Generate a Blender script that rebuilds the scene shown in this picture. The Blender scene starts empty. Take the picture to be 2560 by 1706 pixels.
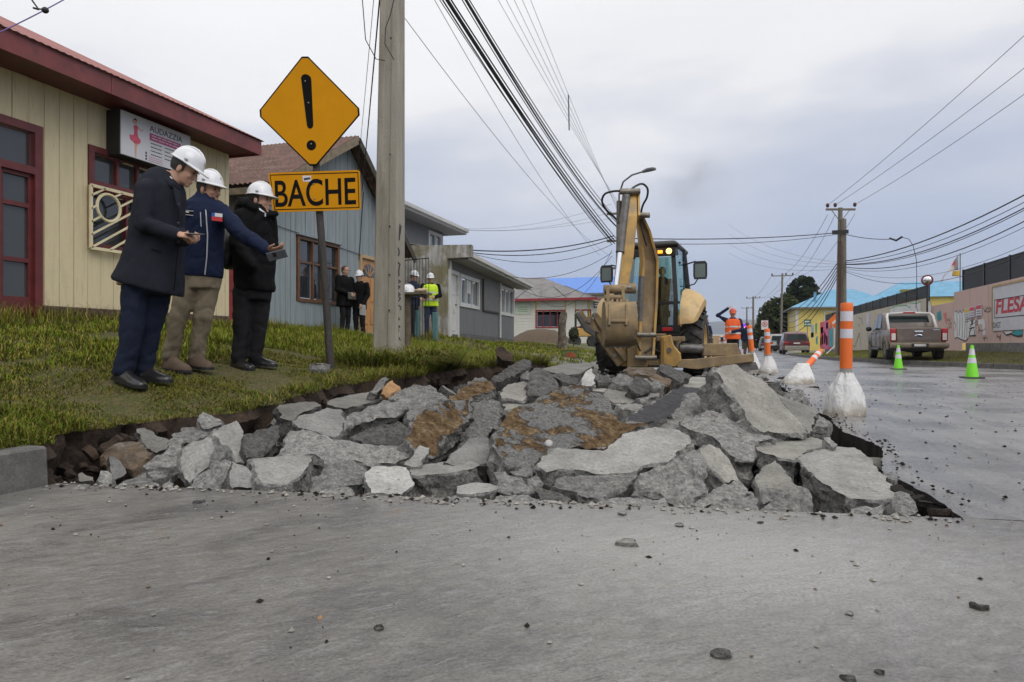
import bpy, bmesh, math, random
import numpy as np
from mathutils import Vector, Matrix, noise as mnoise
R = math.radians
scene = bpy.context.scene
C = scene.collection
# ------------------------------------------------------------------ camera
# world: X = across the street (right), Y = along the street, Z up.  Eye 0.7 m above the road.
EYE = Vector((0, 0, 0.70)); YAW = R(17.13)
FPX, CX, HY = 1706.7, 1280.0, 863.0          # focal length / principal column / horizon row of the 2560 px photograph
cam_d = bpy.data.cameras.new('camera'); cam = bpy.data.objects.new('camera', cam_d); C.objects.link(cam)
cam_d.sensor_width = 36; cam_d.lens = 24; cam_d.shift_y = 10/2560; cam_d.clip_start = .05; cam_d.clip_end = 9000
cam.location = EYE; cam.rotation_euler = (R(90), 0, YAW); scene.camera = cam
# ------------------------------------------------------------------ sky, sun, exposure
SUN_AZ, SUN_EL = R(132), R(48)               # behind the camera, veiled by cloud
world = bpy.data.worlds.new('World'); scene.world = world; world.use_nodes = True
wt = world.node_tree; wt.nodes.clear()
def wn(t, **k):
    n = wt.nodes.new(t)
    for a, b in k.items(): setattr(n, a, b)
    return n
wl = wt.links.new
wo = wn('ShaderNodeOutputWorld'); add = wn('ShaderNodeMixShader'); add.inputs[0].default_value = .88
sky = wn('ShaderNodeTexSky', sky_type='NISHITA', sun_disc=False, sun_elevation=SUN_EL, sun_rotation=SUN_AZ, air_density=1.0, dust_density=1.0)
bg1 = wn('ShaderNodeBackground'); bg1.inputs[1].default_value = .05; wl(sky.outputs[0], bg1.inputs[0])
# overcast deck: pale cloud, brighter round the veiled sun, bluish away from it
tc = wn('ShaderNodeTexCoord'); nrm = wn('ShaderNodeVectorMath', operation='NORMALIZE'); wl(tc.outputs['Generated'], nrm.inputs[0])
sd = wn('ShaderNodeVectorMath', operation='DOT_PRODUCT'); wl(nrm.outputs[0], sd.inputs[0])
sd.inputs[1].default_value = (-.03, -.06, .78)   # overcast: brightest overhead, a little brighter left and behind
mp = wn('ShaderNodeMapping'); mp.inputs['Scale'].default_value = (1, 1, 3.2); wl(nrm.outputs[0], mp.inputs[0])
nz = wn('ShaderNodeTexNoise'); nz.inputs['Scale'].default_value = 1.7; nz.inputs['Detail'].default_value = 6; nz.inputs['Roughness'].default_value = .5; wl(mp.outputs[0], nz.inputs[0])
mr = wn('ShaderNodeMapRange'); mr.inputs[1].default_value = .3; mr.inputs[2].default_value = .7; mr.inputs[3].default_value = -.07; mr.inputs[4].default_value = .07; wl(nz.outputs[0], mr.inputs[0])
lv = wn('ShaderNodeMapRange'); lv.inputs[1].default_value = -.05; lv.inputs[2].default_value = .95; lv.clamp = True; wl(sd.outputs['Value'], lv.inputs[0])
ad = wn('ShaderNodeMath', operation='ADD'); wl(lv.outputs[0], ad.inputs[0]); wl(mr.outputs[0], ad.inputs[1])
cr = wn('ShaderNodeValToRGB'); wl(ad.outputs[0], cr.inputs[0])
e = cr.color_ramp.elements
STOPS = ((0, (.28, .325, .43)), (.13, (.325, .375, .495)), (.22, (.46, .485, .555)), (.28, (.66, .66, .675)), (.45, (.78, .775, .785)), (1, (1, .98, .96)))
e[0].position = 0; e[0].color = (*STOPS[0][1], 1); e[1].position = 1; e[1].color = (*STOPS[-1][1], 1)
for pos, col in STOPS[1:-1]:
    q = e.new(pos); q.color = (*col, 1)
bg2 = wn('ShaderNodeBackground'); bg2.inputs[1].default_value = 1.5; wl(cr.outputs[0], bg2.inputs[0])
wl(bg1.outputs[0], add.inputs[1]); wl(bg2.outputs[0], add.inputs[2]); wl(add.outputs[0], wo.inputs[0])
sun_d = bpy.data.lights.new('sun', 'SUN'); sun_d.energy = 1.25; sun_d.angle = R(40); sun_d.color = (1, .96, .9)
sun = bpy.data.objects.new('sun', sun_d); C.objects.link(sun)
sun.rotation_euler = Vector((-math.sin(SUN_AZ)*math.cos(SUN_EL), -math.cos(SUN_AZ)*math.cos(SUN_EL), -math.sin(SUN_EL))).to_track_quat('-Z', 'Y').to_euler()
vs = scene.view_settings; vs.view_transform = 'Standard'; vs.look = 'None'; vs.gamma = 1; vs.use_curve_mapping = False; vs.exposure = 0.0
scene.cycles.use_denoising = True; scene.cycles.max_bounces = 6; scene.cycles.transparent_max_bounces = 12
# ------------------------------------------------------------------ photograph -> place
cY, sY = math.cos(YAW), math.sin(YAW)
def ray(px, py):
    x, z = (px-CX)/FPX, (HY-py)/FPX
    return Vector((cY*x-sY, sY*x+cY, z))
def P(px, py, d): return EYE + ray(px, py)*d                       # a point at a depth
def onX(px, py, X): r = ray(px, py); return EYE + r*(X/r.x)        # on a facade along the street
def onY(px, py, Y): r = ray(px, py); return EYE + r*(Y/r.y)
def onZ(px, py, Z): r = ray(px, py); return EYE + r*((Z-.7)/r.z)
def camvec(x, y, z): return Vector((cY*x-sY*y, sY*x+cY*y, z))      # picture-aligned direction
# ------------------------------------------------------------------ mesh building
def smooth(a, b, x):
    t = min(1, max(0, (x-a)/(b-a))); return t*t*(3-2*t)
class MB:
    def __init__(s): s.v = []; s.f = []; s.m = []
    def add(s, vs_, fs, mi=0):
        o = len(s.v); s.v += [tuple(p) for p in vs_]; s.f += [tuple(i+o for i in f) for f in fs]; s.m += [mi]*len(fs); return s
    def box(s, a, b, mi=0):
        x0, y0, z0 = (min(a[i], b[i]) for i in range(3)); x1, y1, z1 = (max(a[i], b[i]) for i in range(3))
        return s.add([(x0,y0,z0),(x1,y0,z0),(x1,y1,z0),(x0,y1,z0),(x0,y0,z1),(x1,y0,z1),(x1,y1,z1),(x0,y1,z1)],
                     [(0,3,2,1),(4,5,6,7),(0,1,5,4),(1,2,6,5),(2,3,7,6),(3,0,4,7)], mi)
    def loft(s, rings, cap=True, mi=0, closed=True):
        o = len(s.v); n = len(rings[0]); fs = []
        for r in rings: s.v += [tuple(p) for p in r]
        m = n if closed else n-1
        for i in range(len(rings)-1):
            for j in range(m):
                a, b = o+i*n+j, o+i*n+(j+1) % n
                fs.append((a, b, b+n, a+n))
        if cap: fs.append(tuple(o+j for j in range(n-1, -1, -1))); fs.append(tuple(o+(len(rings)-1)*n+j for j in range(n)))
        s.f += fs; s.m += [mi]*len(fs); return s
    def tube(s, pts, r, n=8, mi=0, cap=True):
        pts = [Vector(p) for p in pts]; rs = r if isinstance(r, (list, tuple)) else [r]*len(pts); rings = []; up = None
        for i, p in enumerate(pts):
            t = (pts[min(i+1, len(pts)-1)]-pts[max(i-1, 0)])
            t = t.normalized() if t.length > 1e-9 else Vector((0, 0, 1))
            if up is None: up = t.orthogonal().normalized()
            up = (up-t*up.dot(t)); up = up.normalized() if up.length > 1e-6 else t.orthogonal().normalized()
            w = t.cross(up)
            rings.append([p+(up*math.cos(k*2*math.pi/n)+w*math.sin(k*2*math.pi/n))*rs[i] for k in range(n)])
        return s.loft(rings, cap, mi)
    def beam(s, pts, side, wid, hei, mi=0):
        """box-section beam along a path; side = lateral unit vector, wid along it, hei across the path"""
        pts = [Vector(p) for p in pts]; side = Vector(side).normalized(); rings = []
        for i, p in enumerate(pts):
            t = (pts[min(i+1, len(pts)-1)]-pts[max(i-1, 0)]).normalized(); h = side.cross(t).normalized()
            w = (wid[i] if isinstance(wid, (list, tuple)) else wid)/2; q = (hei[i] if isinstance(hei, (list, tuple)) else hei)/2
            rings.append([p-side*w-h*q, p+side*w-h*q, p+side*w+h*q, p-side*w+h*q])
        return s.loft(rings, True, mi)
    def ell(s, c, r, rot=None, nu=14, nv=9, mi=0):
        c = Vector(c); vs_ = []; fs = []
        for i in range(nv+1):
            th = math.pi*i/nv
            for j in range(nu):
                ph = 2*math.pi*j/nu
                p = Vector((r[0]*math.sin(th)*math.cos(ph), r[1]*math.sin(th)*math.sin(ph), r[2]*math.cos(th)))
                vs_.append(c+(rot @ p if rot else p))
        for i in range(nv):
            for j in range(nu):
                a, b = i*nu+j, i*nu+(j+1) % nu
                if i == 0: fs.append((a, a+nu, b+nu))
                elif i == nv-1: fs.append((a, a+nu, b))
                else: fs.append((a, a+nu, b+nu, b))
        return s.add(vs_, fs, mi)
    def prism(s, poly, depth, mi=0):
        """3-D polygon extruded by a vector"""
        d = Vector(depth); n = len(poly); poly = [Vector(p) for p in poly]
        return s.add(poly+[p+d for p in poly], [tuple(range(n)), tuple(range(2*n-1, n-1, -1))]+[(i, i+n, (i+1) % n+n, (i+1) % n) for i in range(n)], mi)
    def xf(s, M):
        s.v = [tuple(M @ Vector(p)) for p in s.v]; return s
    def build(s, name, mats, parent=None, sm=None, bev=0, fix=True):
        me = bpy.data.meshes.new(name); me.from_pydata(s.v, [], s.f)
        if not isinstance(mats, (list, tuple)): mats = [mats]
        for m in mats: me.materials.append(m)
        if len(mats) > 1: me.polygons.foreach_set('material_index', s.m)
        if fix or bev:
            bm = bmesh.new(); bm.from_mesh(me)
            bmesh.ops.remove_doubles(bm, verts=bm.verts, dist=1e-5)
            bmesh.ops.recalc_face_normals(bm, faces=bm.faces)
            if bev: bmesh.ops.bevel(bm, geom=[e_ for e_ in bm.edges if len(e_.link_faces) == 2 and e_.calc_face_angle(0) > .6], offset=bev, segments=1, affect='EDGES', clamp_overlap=True)
            bm.to_mesh(me); bm.free()
        return link(name, me, parent, sm)
def link(name, me, parent=None, sm=None):
    o = bpy.data.objects.new(name, me); C.objects.link(o)
    if parent: o.parent = parent
    if sm is not None:
        me.polygons.foreach_set('use_smooth', [True]*len(me.polygons))
        if sm < 179: me.set_sharp_from_angle(angle=R(sm))
    return o
def tag(o, label=None, cat=None, group=None, kind=None):
    if label: o['label'] = label
    if cat: o['category'] = cat
    if group: o['group'] = group
    if kind: o['kind'] = kind
    return o
def empty(name, label=None, cat=None, group=None, loc=(0, 0, 0)):
    o = bpy.data.objects.new(name, None); C.objects.link(o); o.location = loc; o.empty_display_size = .2
    return tag(o, label, cat, group)
def copy_tree(o, parent=None):
    c = o.copy(); C.objects.link(c); c.parent = parent
    for ch in list(o.children): copy_tree(ch, c)
    return c
def remesh(mb, voxel, smooth_n=2, name='tmp'):
    me = bpy.data.meshes.new(name); me.from_pydata(mb.v, [], mb.f)
    bm = bmesh.new(); bm.from_mesh(me); bmesh.ops.recalc_face_normals(bm, faces=bm.faces); bm.to_mesh(me); bm.free()
    o = bpy.data.objects.new('tmp', me); C.objects.link(o)
    m = o.modifiers.new('r', 'REMESH'); m.mode = 'VOXEL'; m.voxel_size = voxel; m.use_smooth_shade = True
    if smooth_n:
        q = o.modifiers.new('s', 'SMOOTH'); q.iterations = smooth_n; q.factor = .5
    dg = bpy.context.evaluated_depsgraph_get(); out = bpy.data.meshes.new_from_object(o.evaluated_get(dg))
    bpy.data.objects.remove(o); bpy.data.meshes.remove(me); out.name = name
    return out
def displace(me, fn):
    n = len(me.vertices); co = np.empty(n*3, 'f'); me.vertices.foreach_get('co', co); co = co.reshape(-1, 3)
    no = np.empty(n*3, 'f'); me.vertex_normals.foreach_get('vector', no); no = no.reshape(-1, 3)
    d = np.array([fn(Vector(p)) for p in co], 'f'); me.vertices.foreach_set('co', (co+no*d[:, None]).ravel()); me.update()
def text_mesh(s, size, mat, origin, right, up, name='lettering', parent=None, thick=.002, align='LEFT', squash=1.0, bold=0, shear=0):
    cu = bpy.data.curves.new('t', 'FONT'); cu.body = s; cu.size = size; cu.extrude = thick; cu.align_x = align; cu.offset = bold; cu.shear = shear
    o = bpy.data.objects.new('t', cu); C.objects.link(o)
    dg = bpy.context.evaluated_depsgraph_get(); me = bpy.data.meshes.new_from_object(o.evaluated_get(dg)); bpy.data.objects.remove(o)
    right = Vector(right).normalized(); up = Vector(up).normalized(); n = right.cross(up); O = Vector(origin)
    for v in me.vertices: v.co = O+right*v.co.x*squash+up*v.co.y+n*v.co.z
    me.materials.clear(); me.materials.append(mat); me.name = name
    return link(name, me, parent)
# ------------------------------------------------------------------ materials
def newmat(name):
    m = bpy.data.materials.new(name); m.use_nodes = True; nt = m.node_tree
    return m, nt, nt.nodes['Principled BSDF']
def nd(nt, t, ins=None, **k):
    n = nt.nodes.new(t)
    for a, b in k.items(): setattr(n, a, b)
    for a, b in (ins or {}).items(): n.inputs[a].default_value = b
    return n
def coords(nt, obj=False, scale=(1, 1, 1), rot=(0, 0, 0)):
    g = nd(nt, 'ShaderNodeTexCoord') if obj else nd(nt, 'ShaderNodeNewGeometry')
    m = nd(nt, 'ShaderNodeMapping', {'Scale': scale}); o = g.outputs['Object' if obj else 'Position']
    if rot[2]: r = nd(nt, 'ShaderNodeMapping', {'Rotation': rot}); nt.links.new(o, r.inputs[0]); o = r.outputs[0]
    nt.links.new(o, m.inputs[0]); return m.outputs[0]
def noise(nt, co, scale, detail=4, rough=.55, dist=0):
    n = nd(nt, 'ShaderNodeTexNoise', {'Scale': scale, 'Detail': detail, 'Roughness': rough, 'Distortion': dist}); nt.links.new(co, n.inputs[0]); return n.outputs[0]
def ramp(nt, fac, stops):
    r = nd(nt, 'ShaderNodeValToRGB'); nt.links.new(fac, r.inputs[0]); e = r.color_ramp.elements
    f = lambda c: (c, c, c, 1) if isinstance(c, (int, float)) else (*c[:3], 1)
    e[0].position, e[0].color = stops[0][0], f(stops[0][1]); e[1].position, e[1].color = stops[-1][0], f(stops[-1][1])
    for p, c in stops[1:-1]: q = e.new(p); q.color = f(c)
    return r.outputs[0]
def mix(nt, fac, a, b, mode='MIX'):
    n = nd(nt, 'ShaderNodeMix', data_type='RGBA', blend_type=mode)
    for i, x in ((0, fac), (6, a), (7, b)):
        if isinstance(x, bpy.types.NodeSocket): nt.links.new(x, n.inputs[i])
        elif i == 0: n.inputs[0].default_value = x
        else: n.inputs[i].default_value = (*x[:3], 1)
    return n.outputs[2]
def math_(nt, op, a, b=0, clamp=False):
    n = nd(nt, 'ShaderNodeMath', operation=op, use_clamp=clamp)
    for i, x in ((0, a), (1, b)):
        if isinstance(x, bpy.types.NodeSocket): nt.links.new(x, n.inputs[i])
        else: n.inputs[i].default_value = x
    return n.outputs[0]
def vary(nt, c, a=.8, b=1.2):
    """each object a little lighter or darker than the next"""
    oi = nd(nt, 'ShaderNodeObjectInfo'); return mix(nt, 1, c, ramp(nt, oi.outputs['Random'], [(0, a), (1, b)]), 'MULTIPLY')
def bump(nt, h, strength, dist, bs, prev=None):
    b = nd(nt, 'ShaderNodeBump', {'Strength': strength, 'Distance': dist}); nt.links.new(h, b.inputs['Height'])
    if prev: nt.links.new(prev, b.inputs['Normal'])
    if bs: nt.links.new(b.outputs[0], bs.inputs['Normal'])
    return b.outputs[0]
def M(name, col, rough=.6, var=.12, scale=4, metal=0, spec=.5, dirt=None, damt=.0, dscale=2, bmp=0, bscale=60, stretch=(1, 1, 1), obj=False, coat=0):
    m, nt, bs = newmat(name); L = nt.links.new
    co = coords(nt, obj, stretch); n = noise(nt, co, scale, 5, .6)
    lo = [c*(1-var) for c in col]; hi = [min(1, c*(1+var)) for c in col]
    c = ramp(nt, n, [(.36, lo), (.64, hi)])
    if dirt is not None:
        dn = noise(nt, co, dscale, 7, .65); f = ramp(nt, dn, [(.62-damt*.35, 0), (.78-damt*.3, 1)])
        c = mix(nt, f, c, dirt)
    L(c, bs.inputs['Base Color']); bs.inputs['Roughness'].default_value = rough; bs.inputs['Metallic'].default_value = metal
    bs.inputs['Specular IOR Level'].default_value = spec
    if coat: bs.inputs['Coat Weight'].default_value = coat; bs.inputs['Coat Roughness'].default_value = .1
    if bmp: bump(nt, noise(nt, coords(nt, obj), bscale, 4, .6), bmp, .02, bs)
    return m
def bars(mb, at, w, h, seed=0, fill=.62):
    """illegible small print: rows of word-length dashes; at(a, b) maps 0..1 across and up to corner points"""
    rnd = random.Random(seed); rows = max(1, h)
    for j in range(rows):
        a = 0
        while a < w:
            b = min(w, a+rnd.uniform(.08, .22)); z0 = (j+.5-fill/2*.7)/rows; z1 = (j+.5+fill/2*.7)/rows; q = [at(a, z0), at(b, z0), at(b, z1), at(a, z1)]; n = (q[1]-q[0]).cross(q[3]-q[0]).normalized(); n = -n if n.dot(EYE-q[0]) < 0 else n; mb.prism(q, n*.001); a = b+.035
    return mb
def emit(name, col, strength):
    m, nt, bs = newmat(name); bs.inputs['Base Color'].default_value = (*col, 1); bs.inputs['Emission Color'].default_value = (*col, 1); bs.inputs['Emission Strength'].default_value = strength; return m
def glass(name, tint=(.75, .88, .86), refl=.12):
    m = bpy.data.materials.new(name); m.use_nodes = True; nt = m.node_tree; nt.nodes.clear(); L = nt.links.new
    o = nd(nt, 'ShaderNodeOutputMaterial'); mx = nd(nt, 'ShaderNodeMixShader'); t = nd(nt, 'ShaderNodeBsdfTransparent', {'Color': (*tint, 1)}); g = nd(nt, 'ShaderNodeBsdfGlossy', {'Color': (.9, .95, 1, 1), 'Roughness': .03})
    lw = nd(nt, 'ShaderNodeLayerWeight', {'Blend': .35}); f = math_(nt, 'ADD', math_(nt, 'MULTIPLY', lw.outputs['Fresnel'], .5), refl, True)
    L(f, mx.inputs[0]); L(t.outputs[0], mx.inputs[1]); L(g.outputs[0], mx.inputs[2]); L(mx.outputs[0], o.inputs[0]); return m
def window_glass(name, col=(.03, .035, .04), refl=.3):
    m, nt, bs = newmat(name); bs.inputs['Base Color'].default_value = (*col, 1); bs.inputs['Roughness'].default_value = .06; bs.inputs['Specular IOR Level'].default_value = .6; bs.inputs['Coat Weight'].default_value = refl; bs.inputs['Coat Roughness'].default_value = .03; bs.inputs['Coat IOR'].default_value = 1.6
    bump(nt, noise(nt, coords(nt), 1.3, 1), .06, .05, bs); return m
random.seed(7); rng = np.random.default_rng(7)
# ================================================================== GROUND
def nz1(x, y, s=1, z=0): return mnoise.noise(Vector((x*s, y*s, z)))
def fbm(p, s, o=4): return mnoise.fractal(Vector(p)*s, .9, 2.1, o)
KX = -3.22
def zhouse(Y): return 1.03-.20*smooth(12.3, 14.2, Y)+.17*smooth(16.3, 17.6, Y)-.19*smooth(18.5, 23, Y)
def zedge(Y): return .2+.2*smooth(3.2, 6.5, Y)-.24*smooth(11.5, 15, Y)
def Xe(Y):
    b = KX-.15 if Y < 2.66 else KX-.12
    if 2.6 < Y < 14:
        b += .12*nz1(Y, 0, 1.3, 3)+.11*nz1(Y, 0, 4.1, 9)+.06*nz1(Y, 0, 13, 4)
        b -= .30*smooth(2.62, 2.85, Y)*(1-smooth(3.5, 4.3, Y))
        b += .22*math.exp(-((Y-6.6)/.5)**2)
    return b
def zbank(X, Y):
    t = min(1, max(0, (Xe(Y)-X)/4.9)); t2 = t
    z = zedge(Y)+(zhouse(Y)-zedge(Y))*t2
    return z+.035*nz1(X, Y, .9, 1)+.016*nz1(X, Y, 3.1, 7)-.02*math.exp(-((Xe(Y)-X)/.12)**2)
# ---- materials of the ground
def mat_grass_ground():
    m, nt, bs = newmat('turf'); co = coords(nt); L = nt.links.new
    a = noise(nt, co, 1.1, 5, .6); b = noise(nt, co, 9, 6, .7); c_ = noise(nt, co, 70, 3, .6)
    c = ramp(nt, a, [(.3, (.105, .090, .026)), (.5, (.088, .090, .020)), (.7, (.07, .08, .016))])
    c = mix(nt, ramp(nt, b, [(.45, 0), (.62, 1)]), c, (.125, .098, .042)); c = mix(nt, ramp(nt, b, [(.66, 0), (.74, 1)]), c, (.11, .08, .05))
    c = mix(nt, .55, c, ramp(nt, c_, [(.40, .3), (.60, 1.25)]), 'MULTIPLY'); L(c, bs.inputs['Base Color']); bs.inputs['Roughness'].default_value = .95
    bump(nt, c_, .8, .03, bs); return m
def mat_soil(name='soil', dark=1):
    m, nt, bs = newmat(name); co = coords(nt); L = nt.links.new
    a = noise(nt, co, 4, 6, .7); b = noise(nt, co, 40, 5, .7); v = noise(nt, coords(nt, scale=(14, 14, 2)), 1.6, 5, .7)
    c = ramp(nt, a, [(.3, (.030*dark, .021*dark, .015*dark)), (.55, (.075*dark, .048*dark, .032*dark)), (.72, (.14*dark, .082*dark, .046*dark))])
    c = mix(nt, .6, c, ramp(nt, b, [(.3, .35), (.7, 1.2)]), 'MULTIPLY'); c = mix(nt, .4, c, ramp(nt, v, [(.3, .4), (.7, 1.2)]), 'MULTIPLY'); L(c, bs.inputs['Base Color']); bs.inputs['Roughness'].default_value = .9
    n = bump(nt, b, .9, .03, None); bump(nt, v, .7, .05, bs, n); return m
def mat_near_road():
    m, nt, bs = newmat('worn_concrete_road'); L = nt.links.new
    co = coords(nt); st = coords(nt, rot=(0, 0, R(-50)), scale=(.9, 1.9, 1)); st2 = coords(nt, rot=(0, 0, R(-45)), scale=(9, 20, 1))
    big = noise(nt, co, .9, 5, .6, .6); s1 = noise(nt, st, 1.5, 7, .68, .8); s2 = noise(nt, st2, 1.3, 5, .65, .5); fine = noise(nt, co, 95, 4, .7); mid = noise(nt, co, 14, 6, .7)
    c = ramp(nt, s1, [(.32, (.082, .079, .080)), (.44, (.118, .113, .109)), (.53, (.15, .143, .132)), (.62, (.185, .179, .168)), (.7, (.138, .128, .113))])
    c = mix(nt, ramp(nt, big, [(.48, 0), (.62, .6)]), c, (.215, .207, .190))
    c = mix(nt, ramp(nt, s2, [(.55, 0), (.64, .4)]), c, (.26, .258, .26)); c = mix(nt, ramp(nt, s2, [(.36, .42), (.46, 0)]), c, (.07, .068, .067))
    # bright reflection in front of the broken slab, painted into the road colour
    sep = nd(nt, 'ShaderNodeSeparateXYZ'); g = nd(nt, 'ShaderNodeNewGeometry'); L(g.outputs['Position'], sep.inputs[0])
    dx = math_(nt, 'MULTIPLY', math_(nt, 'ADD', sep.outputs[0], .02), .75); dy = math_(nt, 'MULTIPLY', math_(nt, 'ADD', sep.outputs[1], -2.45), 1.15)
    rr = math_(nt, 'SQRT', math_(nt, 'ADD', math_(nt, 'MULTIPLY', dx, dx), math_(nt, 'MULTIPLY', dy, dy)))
    sheen_patch = math_(nt, 'ADD', rr, math_(nt, 'MULTIPLY', math_(nt, 'ADD', mid, -.5), .9)); sheen_patch = math_(nt, 'ADD', sheen_patch, math_(nt, 'MULTIPLY', math_(nt, 'ADD', s1, -.5), 1.6))
    c = mix(nt, ramp(nt, sheen_patch, [(.15, .95), (1.35, 0)]), c, (.295, .288, .275))
    c = mix(nt, ramp(nt, noise(nt, co, 3.3, 4, .6), [(.66, 0), (.74, .5)]), c, (.21, .165, .11))
    c = mix(nt, .5, c, ramp(nt, fine, [(.36, .5), (.5, 1), (.64, 1.4)]), 'MULTIPLY'); L(c, bs.inputs['Base Color'])
    L(ramp(nt, s1, [(.38, .20), (.5, .42), (.62, .26)]), bs.inputs['Roughness']); bs.inputs['Specular IOR Level'].default_value = .5
    n = bump(nt, fine, .35, .004, None); n = bump(nt, s2, .6, .012, None, n); bump(nt, mid, .45, .02, bs, n); return m
def mat_far_road():
    m, nt, bs = newmat('wet_concrete_road'); L = nt.links.new
    co = coords(nt); st = coords(nt, scale=(3.0, .45, 1)); st2 = coords(nt, rot=(0, 0, R(12)), scale=(9, .9, 1))
    big = noise(nt, co, .55, 5, .6, .4); s1 = noise(nt, st, 1.6, 6, .65, .5); s2 = noise(nt, st2, 1.5, 5, .6); fine = noise(nt, co, 80, 4, .7); mid = noise(nt, co, 11, 6, .72)
    c = ramp(nt, big, [(.32, (.098, .098, .102)), (.5, (.15, .149, .153)), (.64, (.215, .21, .208))])
    c = mix(nt, ramp(nt, s1, [(.45, 0), (.68, .7)]), c, (.255, .245, .23)); c = mix(nt, ramp(nt, s2, [(.58, 0), (.7, .5)]), c, (.115, .105, .095))
    c = mix(nt, ramp(nt, mid, [(.58, 0), (.68, .65)]), c, (.075, .068, .060)); c = mix(nt, .7, c, ramp(nt, fine, [(.37, .55), (.5, 1), (.64, 1.35)]), 'MULTIPLY')
    L(c, bs.inputs['Base Color']); L(ramp(nt, big, [(.38, .16), (.5, .30), (.64, .42)]), bs.inputs['Roughness']); bs.inputs['Specular IOR Level'].default_value = .5
    n = bump(nt, fine, .5, .006, None); bump(nt, mid, .35, .012, bs, n); return m
def mat_kerb():
    m, nt, bs = newmat('kerb_concrete'); L = nt.links.new; co = coords(nt)
    a = noise(nt, co, 5, 6, .7); f = noise(nt, co, 90, 4, .7)
    c = ramp(nt, a, [(.3, (.07, .066, .06)), (.55, (.125, .12, .112)), (.75, (.19, .185, .175))]); c = mix(nt, .7, c, ramp(nt, f, [(.3, .55), (.7, 1.25)]), 'MULTIPLY')
    L(c, bs.inputs['Base Color']); bs.inputs['Roughness'].default_value = .85; bump(nt, f, .6, .008, bs); return m
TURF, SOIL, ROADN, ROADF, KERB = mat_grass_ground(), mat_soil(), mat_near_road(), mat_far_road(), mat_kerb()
BLACKSOIL = mat_soil('wet_black_soil', .3)
GRAVEL = M('grey_gravel', (.20, .19, .175), .9, .35, 22, bmp=.8, bscale=60, dirt=(.11, .10, .085), damt=.3, dscale=1.4)
# ---- left bank with the cut earth face
Ys = list(np.arange(-5, 1.5, .5))+list(np.arange(1.5, 14.2, .055))+list(np.arange(14.2, 34.1, .35))
T = [0, .006, .014, .025, .04, .06, .085, .115, .15]+list(np.linspace(.19, 1, 34))
mb = MB(); cols = len(T)
for Y in Ys:
    xe = Xe(Y)
    for t in T:
        X = xe+(-8.6-xe)*t; mb.v.append((X, Y, zbank(X, Y)))
for i in range(len(Ys)-1):
    for j in range(cols-1):
        a = i*cols+j; mb.f.append((a, a+1, a+1+cols, a+cols)); mb.m.append(0 if (Ys[i] < 15 or j > 14) else 2)
# gravel drive past the hole
ring = []; K = 9
for Y in Ys:
    xe = Xe(Y); z0 = zbank(xe, Y); inside = 1 if 2.55 < Y < 14.1 else 0
    row = [(xe, Y, z0)]
    for k in range(1, K+1):
        f = k/K; zb = -.42 if inside else -.05
        z = z0+(zb-z0)*f
        if inside: X = xe+.05-.20*math.sin(f*2.2)*(.6+.6*nz1(Y, z, 2.2, 5))+.13*fbm((Y, z*2, 1), 6, 5)+.30*smooth(.45, 1, f)
        else: X = xe+(.0 if Y < 3 else .9*f)
        row.append((X, Y, z))
    ring.append(row)
o0 = len(mb.v)
for r_ in ring: mb.v += r_
for i in range(len(Ys)-1):
    for k in range(K):
        a = o0+i*(K+1)+k; mb.f.append((a, a+K+1, a+K+2, a+1)); mb.m.append(1 if Ys[i] < 14 else 2)
bank = tag(mb.build('bank', [TURF, SOIL, GRAVEL], sm=50), kind='structure')
# ---- pit floor
mb = MB(); nX, nY = 44, 110
for j in range(nY+1):
    for i in range(nX+1):
        X, Y = -3.9+5.3*i/nX, 2.3+12.2*j/nY; mb.v.append((X, Y, -.36+.10*fbm((X, Y, 0), 1.6, 4)))
for j in range(nY):
    for i in range(nX):
        a = j*(nX+1)+i; mb.f.append((a, a+1, a+nX+2, a+nX+1)); mb.m.append(0)
tag(mb.build('pit_floor', mat_soil('pit_soil', 1.1), sm=180), kind='structure')
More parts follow.
